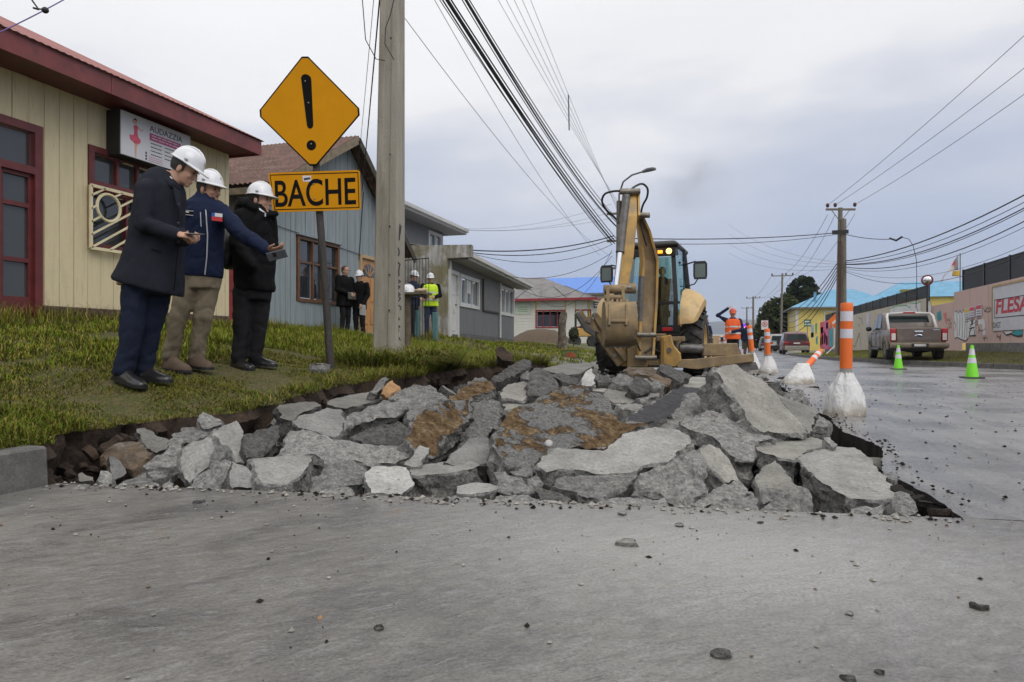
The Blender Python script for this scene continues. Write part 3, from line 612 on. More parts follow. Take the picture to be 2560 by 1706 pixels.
SL = [
('A', [(1320,610),(1430,500),(1620,480),(1665,590),(1590,700),(1600,790),(1470,880),(1395,965),(1290,830),(1280,690)], 'top', .16, .22, -.05, 'smooth pale slab standing on its tip at the left of the heap', 0, .25),
('A', [(1600,480),(1640,420),(1740,350),(1900,290),(1940,340),(1970,440),(1960,560),(1990,760),(1700,720),(1560,760)], 'top', .18, .25, .15, 'smooth slab with a pink paint fleck, leaning behind the leftmost upright slab', .25, .15),
('A', [(1640,770),(1770,690),(1860,720),(1840,1010),(1420,1010),(1520,880)], 'light', .2, .15, .05, 'crumbly ochre-stained lump at the foot of the leftmost upright slab', .05),
('A', [(1850,715),(1990,770),(2090,900),(2100,1010),(1840,1015),(1820,860)], 'grey', .18, .2, .1, 'grey rounded slab end beside the ochre-stained lump, front left', .02),
('A', [(560,680),(600,665),(690,770),(745,850),(720,890),(600,935),(565,800)], 'grey', .06, .06, .06, 'small pointed grey shard standing up near the kerb end', .05),
('A', [(470,830),(540,825),(590,900),(560,950),(500,965),(410,930)], 'light', .12, .08, 0, 'small whitish lump left of the pointed shard, near the kerb end'),
('A', [(540,1015),(700,920),(930,830),(1050,930),(1110,1000),(1000,1040),(700,1035)], 'light', .14, .30, 0, 'low crumbly lump at the front edge, in front of the layered piece'),
('A', [(930,760),(1100,650),(1280,500),(1340,480),(1300,640),(1280,760),(1180,800),(960,790)], 'light', .14, .30, .1, 'layered flaky piece left of the upright pale slab', .2),
('A', [(840,380),(930,365),(1100,470),(1190,500),(1170,590),(1060,640),(950,590),(880,470)], 'dull', .16, .3, .1, 'dull brown-grey slab lying against the cut earth, left', .3),
('A', [(480,660),(600,540),(780,490),(890,500),(950,620),(990,680),(900,760),(790,830),(700,800),(560,780)], 'earth', .25, .25, 0, 'earth-covered boulder with a pale top under the turf edge, left', .25),
('A', [(1190,510),(1350,365),(1480,370),(1620,400),(1600,460),(1430,490),(1330,520),(1220,580)], 'rough', .16, .25, .1, 'grey chunk behind the top of the layered flaky piece', .35),
('A', [(1500,230),(1540,200),(1640,240),(1740,300),(1740,340),(1600,390),(1540,380),(1480,300)], 'light', .14, .12, .05, 'white-topped chunk caught just under the grass edge, left', .15),
('A', [(1960,440),(2130,390),(2353,345),(2353,440),(2300,560),(2200,640),(2000,690),(1970,560)], 'dark', .2, .3, .2, 'dark dirty slab on edge against the earth cut, left of centre', .2),
('A', [(1560,1020),(2050,1030),(2330,1045),(2330,1085),(1800,1078),(1480,1045)], 'top', .05, .13, 0, 'thin flat strip of slab left lying along the saw cut, left', -.05),
('A', [(1130,960),(1210,900),(1230,960),(1210,1020),(1120,1020)], 'grey', .1, .05, 0, 'small grey piece at the foot of the upright pale slab', .02),
('A', [(980,810),(1060,800),(1170,850),(1150,890),(1020,910),(960,860)], 'rough', .08, .12, 0, 'small rounded piece under the layered flaky slab', .1),
('A', [(230,850),(280,835),(380,890),(400,930),(250,935)], 'dull', .1, .15, 0, 'dull fragment in the dark hole beside the kerb end', .1),
('A', [(190,985),(300,965),(340,1000),(300,1020),(210,1012)], 'rough', .05, .12, 0, 'flat little fragment on the road next to the kerb end', -.05),
('B', [(35,1010),(350,985),(540,970),(690,975),(610,1100),(560,1190),(400,1290),(240,1280),(120,1260),(70,1150)], 'top', .17, .42, .15, 'broad smooth grey slab tipped forward, front left of the heap', 0, .35),
('B', [(455,640),(520,570),(680,545),(820,490),(960,500),(1000,620),(960,760),(900,800),(700,740),(520,700)], 'grey', .2, .5, .15, 'smooth blue-grey slab in the second row left of centre', .15, .15),
('B', [(320,940),(420,720),(560,700),(740,770),(900,800),(1200,870),(1400,880),(1640,880),(1690,1000),(1540,1060),(1300,1060),(1050,1020),(860,1080),(740,1010),(640,970),(440,970)], 'light', .22, .42, .2, 'long fractured rib of pale concrete across the left of the heap', .12),
('B', [(970,740),(1000,580),(1190,500),(1420,420),(1680,375),(1695,420),(1640,500),(1540,570),(1360,610),(1100,650)], 'rough', .14, .55, .2, 'blade-shaped slab jutting over a dark gap, left of centre', .25, -.3),
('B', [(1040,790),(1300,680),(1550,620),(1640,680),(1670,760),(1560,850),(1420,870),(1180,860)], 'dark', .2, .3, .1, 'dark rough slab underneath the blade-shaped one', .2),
('B', [(800,450),(860,395),(1080,350),(1260,325),(1420,390),(1300,430),(1000,500),(880,480)], 'dull', .16, .9, .2, 'dull flat slab lying just below the grass, left of centre', .1),
('B', [(320,460),(540,430),(700,425),(765,460),(650,510),(520,560),(470,630),(330,600)], 'dull', .18, .35, .15, 'squared old kerb piece against the earth cut', .1),
('B', [(1440,390),(1560,320),(1700,250),(1880,255),(1990,330),(2060,390),(1900,440),(1850,560),(1700,640),(1620,600),(1690,480),(1690,395)], 'rough', .2, .8, .2, 'large grey rough chunk below the overhanging grass tuft', .2),
('B', [(1270,320),(1340,220),(1420,165),(1460,190),(1400,270),(1330,360)], 'rough', .12, .2, .1, 'narrow grey stone under the grass beside the ochre stone'),
('B', [(1370,340),(1430,240),(1490,200),(1560,280),(1510,340),(1420,370)], 'ochre', .12, .2, 0, 'small ochre stone under the grass edge'),
('B', [(1650,840),(1680,650),(1860,440),(2100,430),(2290,400),(2311,540),(2190,690),(2060,790),(1930,1000),(1740,970)], 'clay', .17, .75, .35, 'slab turned over to show its brown clay underside, left of centre', .15, .1),
('B', [(1190,1180),(1270,1090),(1400,1080),(1640,1100),(1680,1180),(1720,1260),(1590,1385),(1260,1370),(1220,1290)], 'pale', .12, .30, .05, 'whitish speckled slab at the front, left of centre', -.02, -.1),
('B', [(1640,1100),(1900,1060),(2311,1010),(2400,1080),(2311,1120),(2000,1165),(1750,1190),(1690,1180)], 'top', .24, .42, .0, 'long low slab running back behind the whitish speckled one', .08),
('B', [(690,1400),(680,1200),(800,1110),(960,1020),(1060,1000),(1190,1080),(1190,1250),(1100,1280),(950,1290),(860,1290),(760,1340)], 'rough', .2, .35, .1, 'grey fractured chunk between the broad slab and the whitish slab', .06),
('B', [(690,1415),(780,1310),(930,1280),(1060,1310),(1140,1420),(900,1432)], 'light', .1, .2, 0, 'low pale rubble lump at the saw cut, left of the whitish slab', -.03),
('S', [(1104,1154),(1134,1130),(1174,1094),(1221,1089),(1237,1131),(1252,1157),(1200,1159),(1140,1166)], 'grey', .2, .6, .2, 'smooth grey slab in a hollow between the two clay-covered slabs', .2),
('S', [(1010,1162),(1050,1112),(1076,1118),(1046,1166),(1036,1166)], 'top', .1, .2, .05, 'small grey wedge at the lower tip of the left clay slab', .1),
('C', [(470,570),(640,500),(870,390),(1050,300),(1150,290),(1320,370),(1480,440),(1500,540),(1550,590),(1570,650),(1860,690),(1660,760),(1540,830),(1480,910),(1280,920),(900,950),(780,1020),(700,1140),(480,1140),(420,1000),(330,840),(420,680)], 'clay2', .2, 1.35, .5, 'biggest overturned slab, grey with a broad brown clay patch, centre', .12, .05),
('S', [(1339,1168),(1349,1143),(1388,1118),(1420,1120),(1506,1126),(1542,1097),(1579,1076),(1637,1064),(1695,1070),(1728,1087),(1733,1106),(1708,1125),(1680,1152),(1650,1156),(1610,1164),(1597,1177),(1563,1183),(1488,1185),(1454,1177),(1391,1172),(1362,1182)], 'top', .17, .75, .25, 'wide smooth slab sloping up to the right, front centre', .02, .1),
('S', [(1597,1185),(1680,1150),(1735,1105),(1747,1160),(1748,1215),(1730,1268),(1690,1272),(1650,1236),(1600,1222)], 'rough', .25, .35, -.1, 'thick fractured lump under the right end of the wide smooth slab', .1),
('C', [(880,1290),(960,1210),(1200,1170),(1500,1160),(1740,1150),(1740,1190),(1650,1260),(1560,1320),(1400,1390),(1240,1410),(1170,1370),(1050,1330)], 'rough', .13, .42, .05, 'tilted rough slab jutting over the saw cut, front centre', -.05, -.2),
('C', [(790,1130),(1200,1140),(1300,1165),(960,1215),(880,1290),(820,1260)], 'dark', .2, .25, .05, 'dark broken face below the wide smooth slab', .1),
('C', [(360,1150),(470,1145),(620,1190),(740,1290),(740,1330),(640,1340),(560,1370),(420,1290),(370,1210)], 'rough', .18, .3, 0, 'lumpy grey chunk left of the tilted rough slab', .02),
('C', [(0,1270),(180,1240),(340,1250),(430,1290),(330,1330),(150,1360),(0,1345)], 'pale', .07, .25, 0, 'thin pale flake at the front right of the whitish slab', -.02),
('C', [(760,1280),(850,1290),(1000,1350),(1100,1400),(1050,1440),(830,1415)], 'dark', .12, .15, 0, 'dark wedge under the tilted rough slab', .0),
('C', [(500,1445),(870,1410),(1200,1460),(1190,1495),(900,1485),(520,1465)], 'pale', .04, .12, 0, 'thin flat flake lying along the saw cut, centre', -.05),
('C', [(1330,1470),(1400,1400),(1700,1390),(1990,1390),(2040,1460),(2010,1520),(1700,1525),(1400,1515)], 'light', .14, .10, 0, 'oblong rough block on the saw cut, centre right', -.03),
('S', [(1576,1236),(1590,1215),(1663,1204),(1689,1194),(1705,1215),(1702,1243),(1663,1248),(1600,1246)], 'rough', .18, .12, 0, 'rounded rough chunk behind the oblong block', .05),
('C', [(510,1130),(650,1070),(740,1110),(740,1160),(640,1185)], 'light', .08, .15, 0, 'small pale flake with an ochre face, at the foot of the biggest slab', .0),
('C', [(690,1210),(780,1150),(810,1240),(770,1290),(720,1260)], 'rough', .1, .08, 0, 'small grey stone left of the dark broken face', .0),
('C', [(330,1445),(420,1350),(560,1370),(820,1400),(700,1455)], 'light', .05, .2, 0, 'flat crumbled patch at the saw cut below the lumpy chunk', -.02),
('C', [(-160,1450),(0,1360),(150,1370),(310,1420),(300,1455)], 'light', .05, .2, 0, 'flat crumbled patch at the saw cut below the thin pale flake', -.02),
('D', [(390,130),(480,95),(560,90),(640,160),(760,200),(860,300),(930,400),(1000,470),(1090,580),(1130,640),(760,625),(700,585),(640,520),(600,420),(500,300),(430,180)], 'warm', .24, 1.05, .62, 'tall smooth slab leaning up at the right, highest of the heap', .1, .12),
('D', [(120,530),(330,470),(430,460),(520,520),(700,590),(760,640),(880,670),(700,700),(715,780),(700,840),(560,830),(480,760),(430,690),(270,620),(160,590)], 'light', .26, .75, .15, 'knobbly fractured chunk at the foot of the tall leaning slab', .25),
('D', [(690,740),(870,650),(940,630),(1150,650),(1320,715),(1110,760),(1010,840),(870,810),(760,780)], 'warm', .2, 1.15, .1, 'flat dusty slab behind the large front right slab', .05),
('D', [(1010,815),(1110,770),(1330,720),(1480,730),(1620,830),(1690,940),(1790,1040),(1850,1090),(1790,1130),(1640,1150),(1440,1140),(1330,1075),(1180,980),(1110,910)], 'top', .2, 1.15, .1, 'large flat speckled slab at the front right of the heap', -.02, -.15),
('D', [(700,965),(740,900),(860,830),(930,900),(1000,1010),(1060,1055),(980,1075),(800,1065),(720,1030)], 'warm', .12, .45, 0, 'sandy-faced slab left of the large front right slab', .05),
('D', [(720,1035),(980,1075),(1060,1060),(1130,1180),(1160,1275),(950,1275),(930,1170),(880,1120),(760,1180)], 'rough', .2, .12, 0, 'rough grey block below the sandy-faced slab', .06),
('D', [(710,1265),(790,1170),(880,1120),(940,1200),(945,1268),(800,1278)], 'light', .07, .08, 0, 'pale pointed shard standing at the saw cut, right', -.02),
('D', [(260,1218),(480,1140),(680,1100),(745,1150),(745,1220),(690,1262),(500,1250)], 'rough', .1, .10, 0, 'triangular dark-faced slab edge at the saw cut, right of the oblong block', -.02),
('D', [(210,1180),(330,1090),(470,1015),(580,990),(730,1115),(650,1105),(450,1155),(260,1215)], 'light', .12, .35, .1, 'pale crumbly piece behind the triangular slab edge', .06),
('D', [(280,760),(350,700),(440,740),(500,820),(590,1000),(480,1010),(400,930),(330,870)], 'warm', .14, .35, .2, 'wedge-shaped slab standing in the gap right of centre', .1, .1),
('D', [(1410,1245),(1480,1190),(1640,1185),(1690,1170),(1690,1272),(1560,1278),(1430,1272)], 'light', .1, .12, 0, 'small brown-ended lump in front of the large front right slab', -.02),
('D', [(1790,1140),(1820,1100),(1900,1095),(1960,1190),(1950,1250),(1890,1290),(1830,1260)], 'rough', .14, .10, 0, 'knobbly stone in the corner of the cut, far right', .0),
('D', [(1690,930),(1770,925),(1830,980),(1790,1005),(1720,975)], 'rough', .08, .2, 0, 'small chip wedged at the lane edge beside the large flat slab', .1),
('D', [(1240,660),(1290,650),(1350,715),(1320,738),(1260,700)], 'light', .06, .15, 0, 'small pale chip at the lane edge behind the large flat slab', .1),
('D', [(850,310),(960,360),(1150,420),(1200,450),(1160,560),(1130,640),(1060,560),(960,440)], 'dull', .2, 1.0, .3, 'dark muddy slab between the tall leaning slab and the lane', .35),
('F', [(580,650),(640,580),(830,490),(1010,370),(1100,340),(1270,350),(1140,430),(1080,510),(960,630),(870,660),(740,662)], 'tar', .16, 1.2, .5, 'slab with a black tarry face, right of centre', .1, .1),
('F', [(480,500),(700,460),(900,340),(1060,310),(1100,345),(980,400),(830,490),(700,545),(560,530)], 'light', .14, 1.3, .4, 'pale rough slab edge above the black tarry face', .5),
('F', [(870,690),(990,590),(1080,500),(1130,410),(1300,360),(1400,460),(1450,600),(1300,620),(1140,640),(1060,665),(1080,720),(960,710)], 'rough', .22, .9, .3, 'grey rough chunk leaning on the tall slab from the left', .35),
('F', [(385,400),(440,340),(570,320),(640,370),(720,450),(640,490),(480,490),(400,440)], 'warm', .18, .9, .1, 'rounded dusty slab behind the biggest clay slab', .4),
('F', [(1065,330),(1180,250),(1290,260),(1355,290),(1310,355),(1180,370)], 'warm', .16, 1.2, .1, 'pale slab showing left of the top of the tall leaning slab', .4),
('F', [(885,205),(910,140),(980,150),(1180,238),(1165,255),(1090,315),(1000,275)], 'dark', .16, .5, .3, 'dark-edged slab tipped up in front of the machine', .2),
('F', [(575,195),(600,165),(820,170),(890,200),(820,245),(620,228)], 'earth', .15, .4, 0, 'muddy slab under the rear of the machine', .2),
('F', [(190,295),(220,230),(280,175),(310,240),(320,315),(250,340),(195,330)], 'pale', .12, .3, .1, 'upright pale shard left of the machine tyre', .1),
('F', [(470,300),(520,225),(600,235),(660,270),(630,340),(520,330)], 'rough', .2, .4, 0, 'rust-tinged grey chunk in front of the left tyre', .1),
('F', [(610,350),(680,240),(730,260),(820,340),(770,380),(690,410)], 'dark', .2, .3, 0, 'dark pointed chunk below the machine', .1),
('F', [(320,290),(380,235),(470,270),(450,305),(330,318)], 'dark', .14, .3, 0, 'small dark chunk at the left tyre', .1),
('F', [(790,255),(850,225),(1010,290),(960,340),(830,290)], 'earth', .14, .4, .2, 'brown dirty slab edge below the machine frame', .1),
('F', [(240,350),(430,300),(450,335),(390,390),(300,380)], 'warm', .14, .8, 0, 'pale flat piece behind the upper edge of the biggest slab', .3),
('F', [(740,275),(800,270),(930,320),(870,350),(780,340)], 'light', .1, .4, 0, 'small pale piece beside the dark pointed chunk', .0),
('F', [(680,410),(780,360),(890,380),(890,415),(760,460),(700,450)], 'light', .14, .6, 0, 'small pale lump above the black tarry face', .3),
('E', [(860,540),(980,450),(1130,330),(1200,315),(1310,380),(1345,435),(1250,470),(1120,510),(1030,550),(950,555)], 'clay', .22, .7, .1, 'ochre clay-topped boulder right of the grass tuft', .1),
('E', [(1100,600),(1200,545),(1375,550),(1400,660),(1340,820),(1240,900),(1080,930),(1050,880),(1120,760)], 'rough', .24, .8, .3, 'grey mass between the left clay slab and the biggest slab', .35),
('E', [(1290,330),(1450,230),(1600,140),(1680,150),(1690,205),(1560,285),(1400,360),(1330,370)], 'dark', .12, .9, .5, 'dark slab slid off the grass edge, behind the ochre boulder', .1),
('E', [(1650,310),(1700,230),(1790,235),(1880,310),(1960,415),(1880,470),(1760,520),(1640,510),(1650,400)], 'dark', .28, .6, .1, 'dark grey block behind the biggest slab', .3),
('E', [(1365,480),(1450,390),(1600,360),(1660,380),(1645,510),(1600,560),(1440,530),(1380,535)], 'warm', .2, .7, .1, 'brownish slab left of the dark grey block', .3),
('E', [(1395,580),(1450,510),(1540,505),(1610,560),(1620,610),(1420,650)], 'warm', .16, .6, 0, 'pale rounded slab end behind the upper left of the biggest slab', .4),
('E', [(1770,240),(1960,200),(2260,180),(2290,215),(2150,295),(2040,305),(1870,280)], 'dull', .16, 2.0, .4, 'long brownish slab lying behind the dark grey block', .1),
('E', [(1865,280),(1990,285),(2145,335),(2130,390),(1990,380),(1900,330)], 'dark', .16, .3, .1, 'dark broken edge in front of the long brownish slab', .1),
('E', [(1550,295),(1655,260),(1665,345),(1570,335)], 'rough', .15, .3, 0, 'small grey block behind the dark slid slab', .2),
]
for i, s_ in enumerate(SL):
    crop, pts, kind, th, dy, dx, lab = s_[:7]
    traced(crop, pts, kind, th, dy, dx, lab, s_[7] if len(s_) > 7 else 0, s_[8] if len(s_) > 8 else 0)
cl = traced('E', [(1330,50),(1370,15),(1420,35),(1480,100),(1510,170),(1420,160),(1330,110)], 'soil', .2, .2, 0, 'clod of dark earth lying on the grass behind the hole', -2.2, name='earth_clod'); cl['category'] = 'soil'; del cl['group']
# ---- bed of the heap and filler lumps
def pileH(X, Y):
    d = -X*sY+Y*cY
    for (a, da), (b, db) in zip(DT, DT[1:]):
        if da <= d <= db: py = a+(b-a)*(d-da)/(db-da); return .7-(py-HY)/FPX*d
    return -.1 if d < DT[0][1] else .4
mb = MB(); nX, nY = 60, 170
for j in range(nY+1):
    for i in range(nX+1):
        X, Y = -3.45+4.5*i/nX, 2.95+11.6*j/nY; ed = min(1, (X+3.45)/.5, (.98-X)/.45, (Y-2.9)/.9)
        h = pileH(X, Y)-.33-.14*smooth(7, 11, Y); mb.v.append((X, Y, -.33+(h+.33)*max(0, ed)+.10*fbm((X, Y, 3), 2.8, 5)))
for j in range(nY):
    for i in range(nX):
        a = j*(nX+1)+i; mb.f.append((a, a+1, a+nX+2, a+nX+1)); mb.m.append(0)
BED = mat_broken('gap_shade_fines', .05, .75, (.024, .017, .012))  # bed coloured near black: shadow of the gaps between slabs, painted in
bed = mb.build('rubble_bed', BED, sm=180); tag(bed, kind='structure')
def lump(kind, size, flat, seed, seg):
    k = random.randint(5, 8); an = sorted(random.uniform(0, 6.28) for _ in range(k)); poly = [Vector((size*random.uniform(.6, 1.1)*math.cos(a), size*random.uniform(.6, 1.1)*math.sin(a), 0)) for a in [i*6.283/k+random.uniform(-.3, .3) for i in range(k)]]
    return chunk_mesh('lump', poly, Vector((0, 0, 1)), size*flat, kind, seg, .02, seed, random.uniform(-.2, .3))
LM = [lump(k, .16, f, s, .028) for s, (k, f) in enumerate((('rough', .7), ('light', .6), ('dark', .8), ('warm', .6), ('grey', .5), ('rough', 1.0), ('light', .9), ('dull', .6)))]
random.seed(21)
def drop(me, X, Y, Z, sc, tilt=.6, name='concrete_lump', label='filler lump'):
    o = bpy.data.objects.new(name, me); C.objects.link(o); me.polygons.foreach_set('use_smooth', [True]*len(me.polygons)); me.set_sharp_from_angle(angle=R(38))
    o.location = (X, Y, Z); o.scale = (sc*random.uniform(.8, 1.25), sc*random.uniform(.8, 1.25), sc*random.uniform(.8, 1.2)); o.rotation_euler = (random.uniform(-tilt, tilt), random.uniform(-tilt, tilt), random.uniform(0, 6.28)); return o
for k in range(150):
    Y = 3.6+10.6*random.random()**1.1; X = random.uniform(-3.3, .75)
    o = drop(random.choice(LM), X, Y, pileH(X, Y)-.22-.13*smooth(7, 11, Y)+random.uniform(-.06, .03), random.uniform(.55, 1.25))
    tag(o, 'fist to head sized concrete lump filling the gaps of the heap', 'rubble', 'small lumps in the rubble heap')
for k in range(46):                                                        # spill round the machine and along the far end of the hole
    Y = random.uniform(11.5, 15.2); X = random.uniform(-3.6, .8)
    o = drop(random.choice(LM), X, Y, random.uniform(.02, .10), random.uniform(.5, 1.0)); tag(o, 'concrete lump in the low spill behind the heap, around the machine', 'rubble', 'lumps spilled round the machine')
# ---- crumbs: too many to count
mb = MB(); random.seed(5)
def crumb(X, Y, Z, r, mi):
    pts = [Vector((random.uniform(-1, 1), random.uniform(-1, 1), random.uniform(-.55, .75))).normalized()*r*random.uniform(.7, 1.2) for _ in range(6)]
    a = random.uniform(0, 6.28); q = [(1, 0, 0), (0, 1, 0), (-1, 0, 0), (0, -1, 0), (0, 0, .8), (0, 0, -.6)]
    vs_ = [Vector((X, Y, Z))+Matrix.Rotation(a, 3, 'Z') @ Vector((p[0]*r*random.uniform(.6, 1.4), p[1]*r*random.uniform(.6, 1.4), p[2]*r*random.uniform(.5, 1.1))) for p in q]
    mb.add(vs_, [(0, 1, 4), (1, 2, 4), (2, 3, 4), (3, 0, 4), (1, 0, 5), (2, 1, 5), (3, 2, 5), (0, 3, 5)], mi)
for k in range(2000):
    Y = 3.1+11*random.random()**1.2; X = random.uniform(-3.3, .75); crumb(X, Y, pileH(X, Y)-.21-.16*smooth(6, 10, Y)+random.uniform(-.08, .04), random.uniform(.012, .05), random.choice((0, 0, 1, 2)))
tag(mb.build('rubble_crumbs', [BRKD, BRK, BRKD], fix=False), 'loose crushed concrete crumbs between the broken slabs', 'rubble', kind='stuff')
GRITD = M('dark_grit', (.026, .022, .019), 1, .5, 30, spec=.05); GRITL = M('pale_grit', (.26, .245, .22), .9, .4, 30); GRITB = M('brown_grit', (.16, .10, .06), .9, .4, 30)
mb = MB()
for k in range(260):
    X = random.uniform(-3.2, .9); crumb(X, cut_y(X)-abs(random.gauss(0, .06)), .004, random.uniform(.004, .016), random.choice((0, 1, 1)))
for k in range(800):                                                       # along the saw cut and out over the near road
    X = random.uniform(-3.2, 3.8); Y = cut_y(X)-.03-1.9*random.random()**2.2; crumb(X, Y, .003, random.choice((.0015, .002, .002, .003, .003, .004, .005, .008))*random.uniform(.7, 1.3), random.choice((0, 0, 0, 1, 1, 2)))
for k in range(1500):
    X = 1.0+random.random()**1.6*7; Y = random.uniform(3.4, 16); crumb(X, Y, .004, random.choice((.003, .004, .005, .007, .009, .014))*random.uniform(.7, 1.2), random.choice((0, 0, 0, 0, 1, 2)))
for k in range(330):                                                       # black crumbled edge of the lane
    p = random.choice(right_edge); e_ = abs(random.gauss(0, .09)); crumb(p.x+e_, p.y+random.uniform(-.05, .05), .006+.02*random.random(), random.uniform(.004, .014)*(1 if e_ < .10 else .35), 0)
for k in range(260):
    crumb(random.gauss(8.3, .8), random.gauss(15.2, .5), .01, random.uniform(.01, .05), 0)
tag(mb.build('grit', [GRITD, GRITL, GRITB], fix=False), 'scattered grit and crumbs of mud lying on the road', 'grit', kind='stuff')
# clods of black mud turned up along the lane edge
mudm = [lump('mud', .09, .6, 60+k, .016) for k in range(3)]; clodm = [lump('soil', .06, .8, 70+k, .012) for k in range(3)]
for k, (px, py, sc) in enumerate(((2025, 965, 1.5), (1950, 945, 2.0), (2070, 1010, 1.3), (2245, 1205, .5), (2290, 1225, .5), (2330, 1240, .6), (2350, 1255, .5), (2270, 1215, .4), (1935, 935, 1.6), (1985, 975, 1.6))):
    q = onZ(px, py, .03); o = drop(mudm[k % 3], q.x, q.y, .0, sc, .3, 'mud_clod'); tag(o, 'black mud clod turned up along the broken lane edge', 'soil', 'mud clods at the lane edge')
for k in range(46):                                                       # clods fallen from the cut bank
    Y = 2.72+random.random()**1.5*6.5; o = drop(clodm[k % 3], Xe(Y)+random.uniform(-.05, .16), Y, zedge(Y)-random.uniform(.02, .45), random.uniform(.4, 1.2), .9, 'earth_clod'); tag(o, 'brown clod of earth hanging in the cut face under the turf', 'soil', 'clods in the cut bank')
# single stones that can be picked out on the road
STN = [('brownish stone the size of a fist on the near road, right of centre', 1570, 1363, .05, 'warm'), ('dark pebble at the bottom edge of the road, right of centre', 1797, 1641, .028, 'dark'), ('dark pebble low in the middle of the road', 946, 1571, .020, 'dark'),
  ('dark angular stone on the road at the right edge', 2458, 1525, .032, 'dark'), ('olive stone on the road, lower right', 2120, 1537, .02, 'dull'), ('flat grey chip below the oblong block on the road', 1555, 1288, .035, 'grey'), ('flat grey chip on the road left of the pale shard', 1700, 1316, .03, 'grey'),
  ('small dark stone on the road at the lower right corner', 2198, 1683, .020, 'dark'), ('reddish pebble on the road low in the middle', 802, 1544, .015, 'ochre'), ('dark chip on the road in front of the pale shard', 1900, 1309, .026, 'dark'), ('dark pebble at the bottom edge of the road, far right', 2114, 1698, .02, 'dark'), ('black flat chip on the road near the broad slab', 495, 1257, .03, 'dark')]
for lab, px, py, r_, kd in STN:
    r_ *= .66; q = onZ(px, py, 0); o = drop(lump(kd, r_, .8, random.random()*9, r_*.35), q.x, q.y, r_*.55, 1, .2, 'stone', lab); tag(o, lab, 'stone')
q = onX(797, 925, -3.72); o = drop(lump('light', .11, .9, 3, .02), q.x, q.y, zbank(q.x, q.y)+.08, 1, .1, 'stone'); tag(o, 'grey concrete lump lying on the grass at the sign post', 'stone')
q = P(1373, 1110, 3.72); m_ = MB().ell((0, 0, 0), (.021, .006, .021)); o = m_.build('disc', M('white_disc', (.36, .36, .355), .6), sm=180); o.location = q+camvec(0, .03, 0); o.rotation_euler = (R(-35), 0, YAW); tag(o, 'small round white disc stuck to the clay patch of the biggest slab', 'disc')
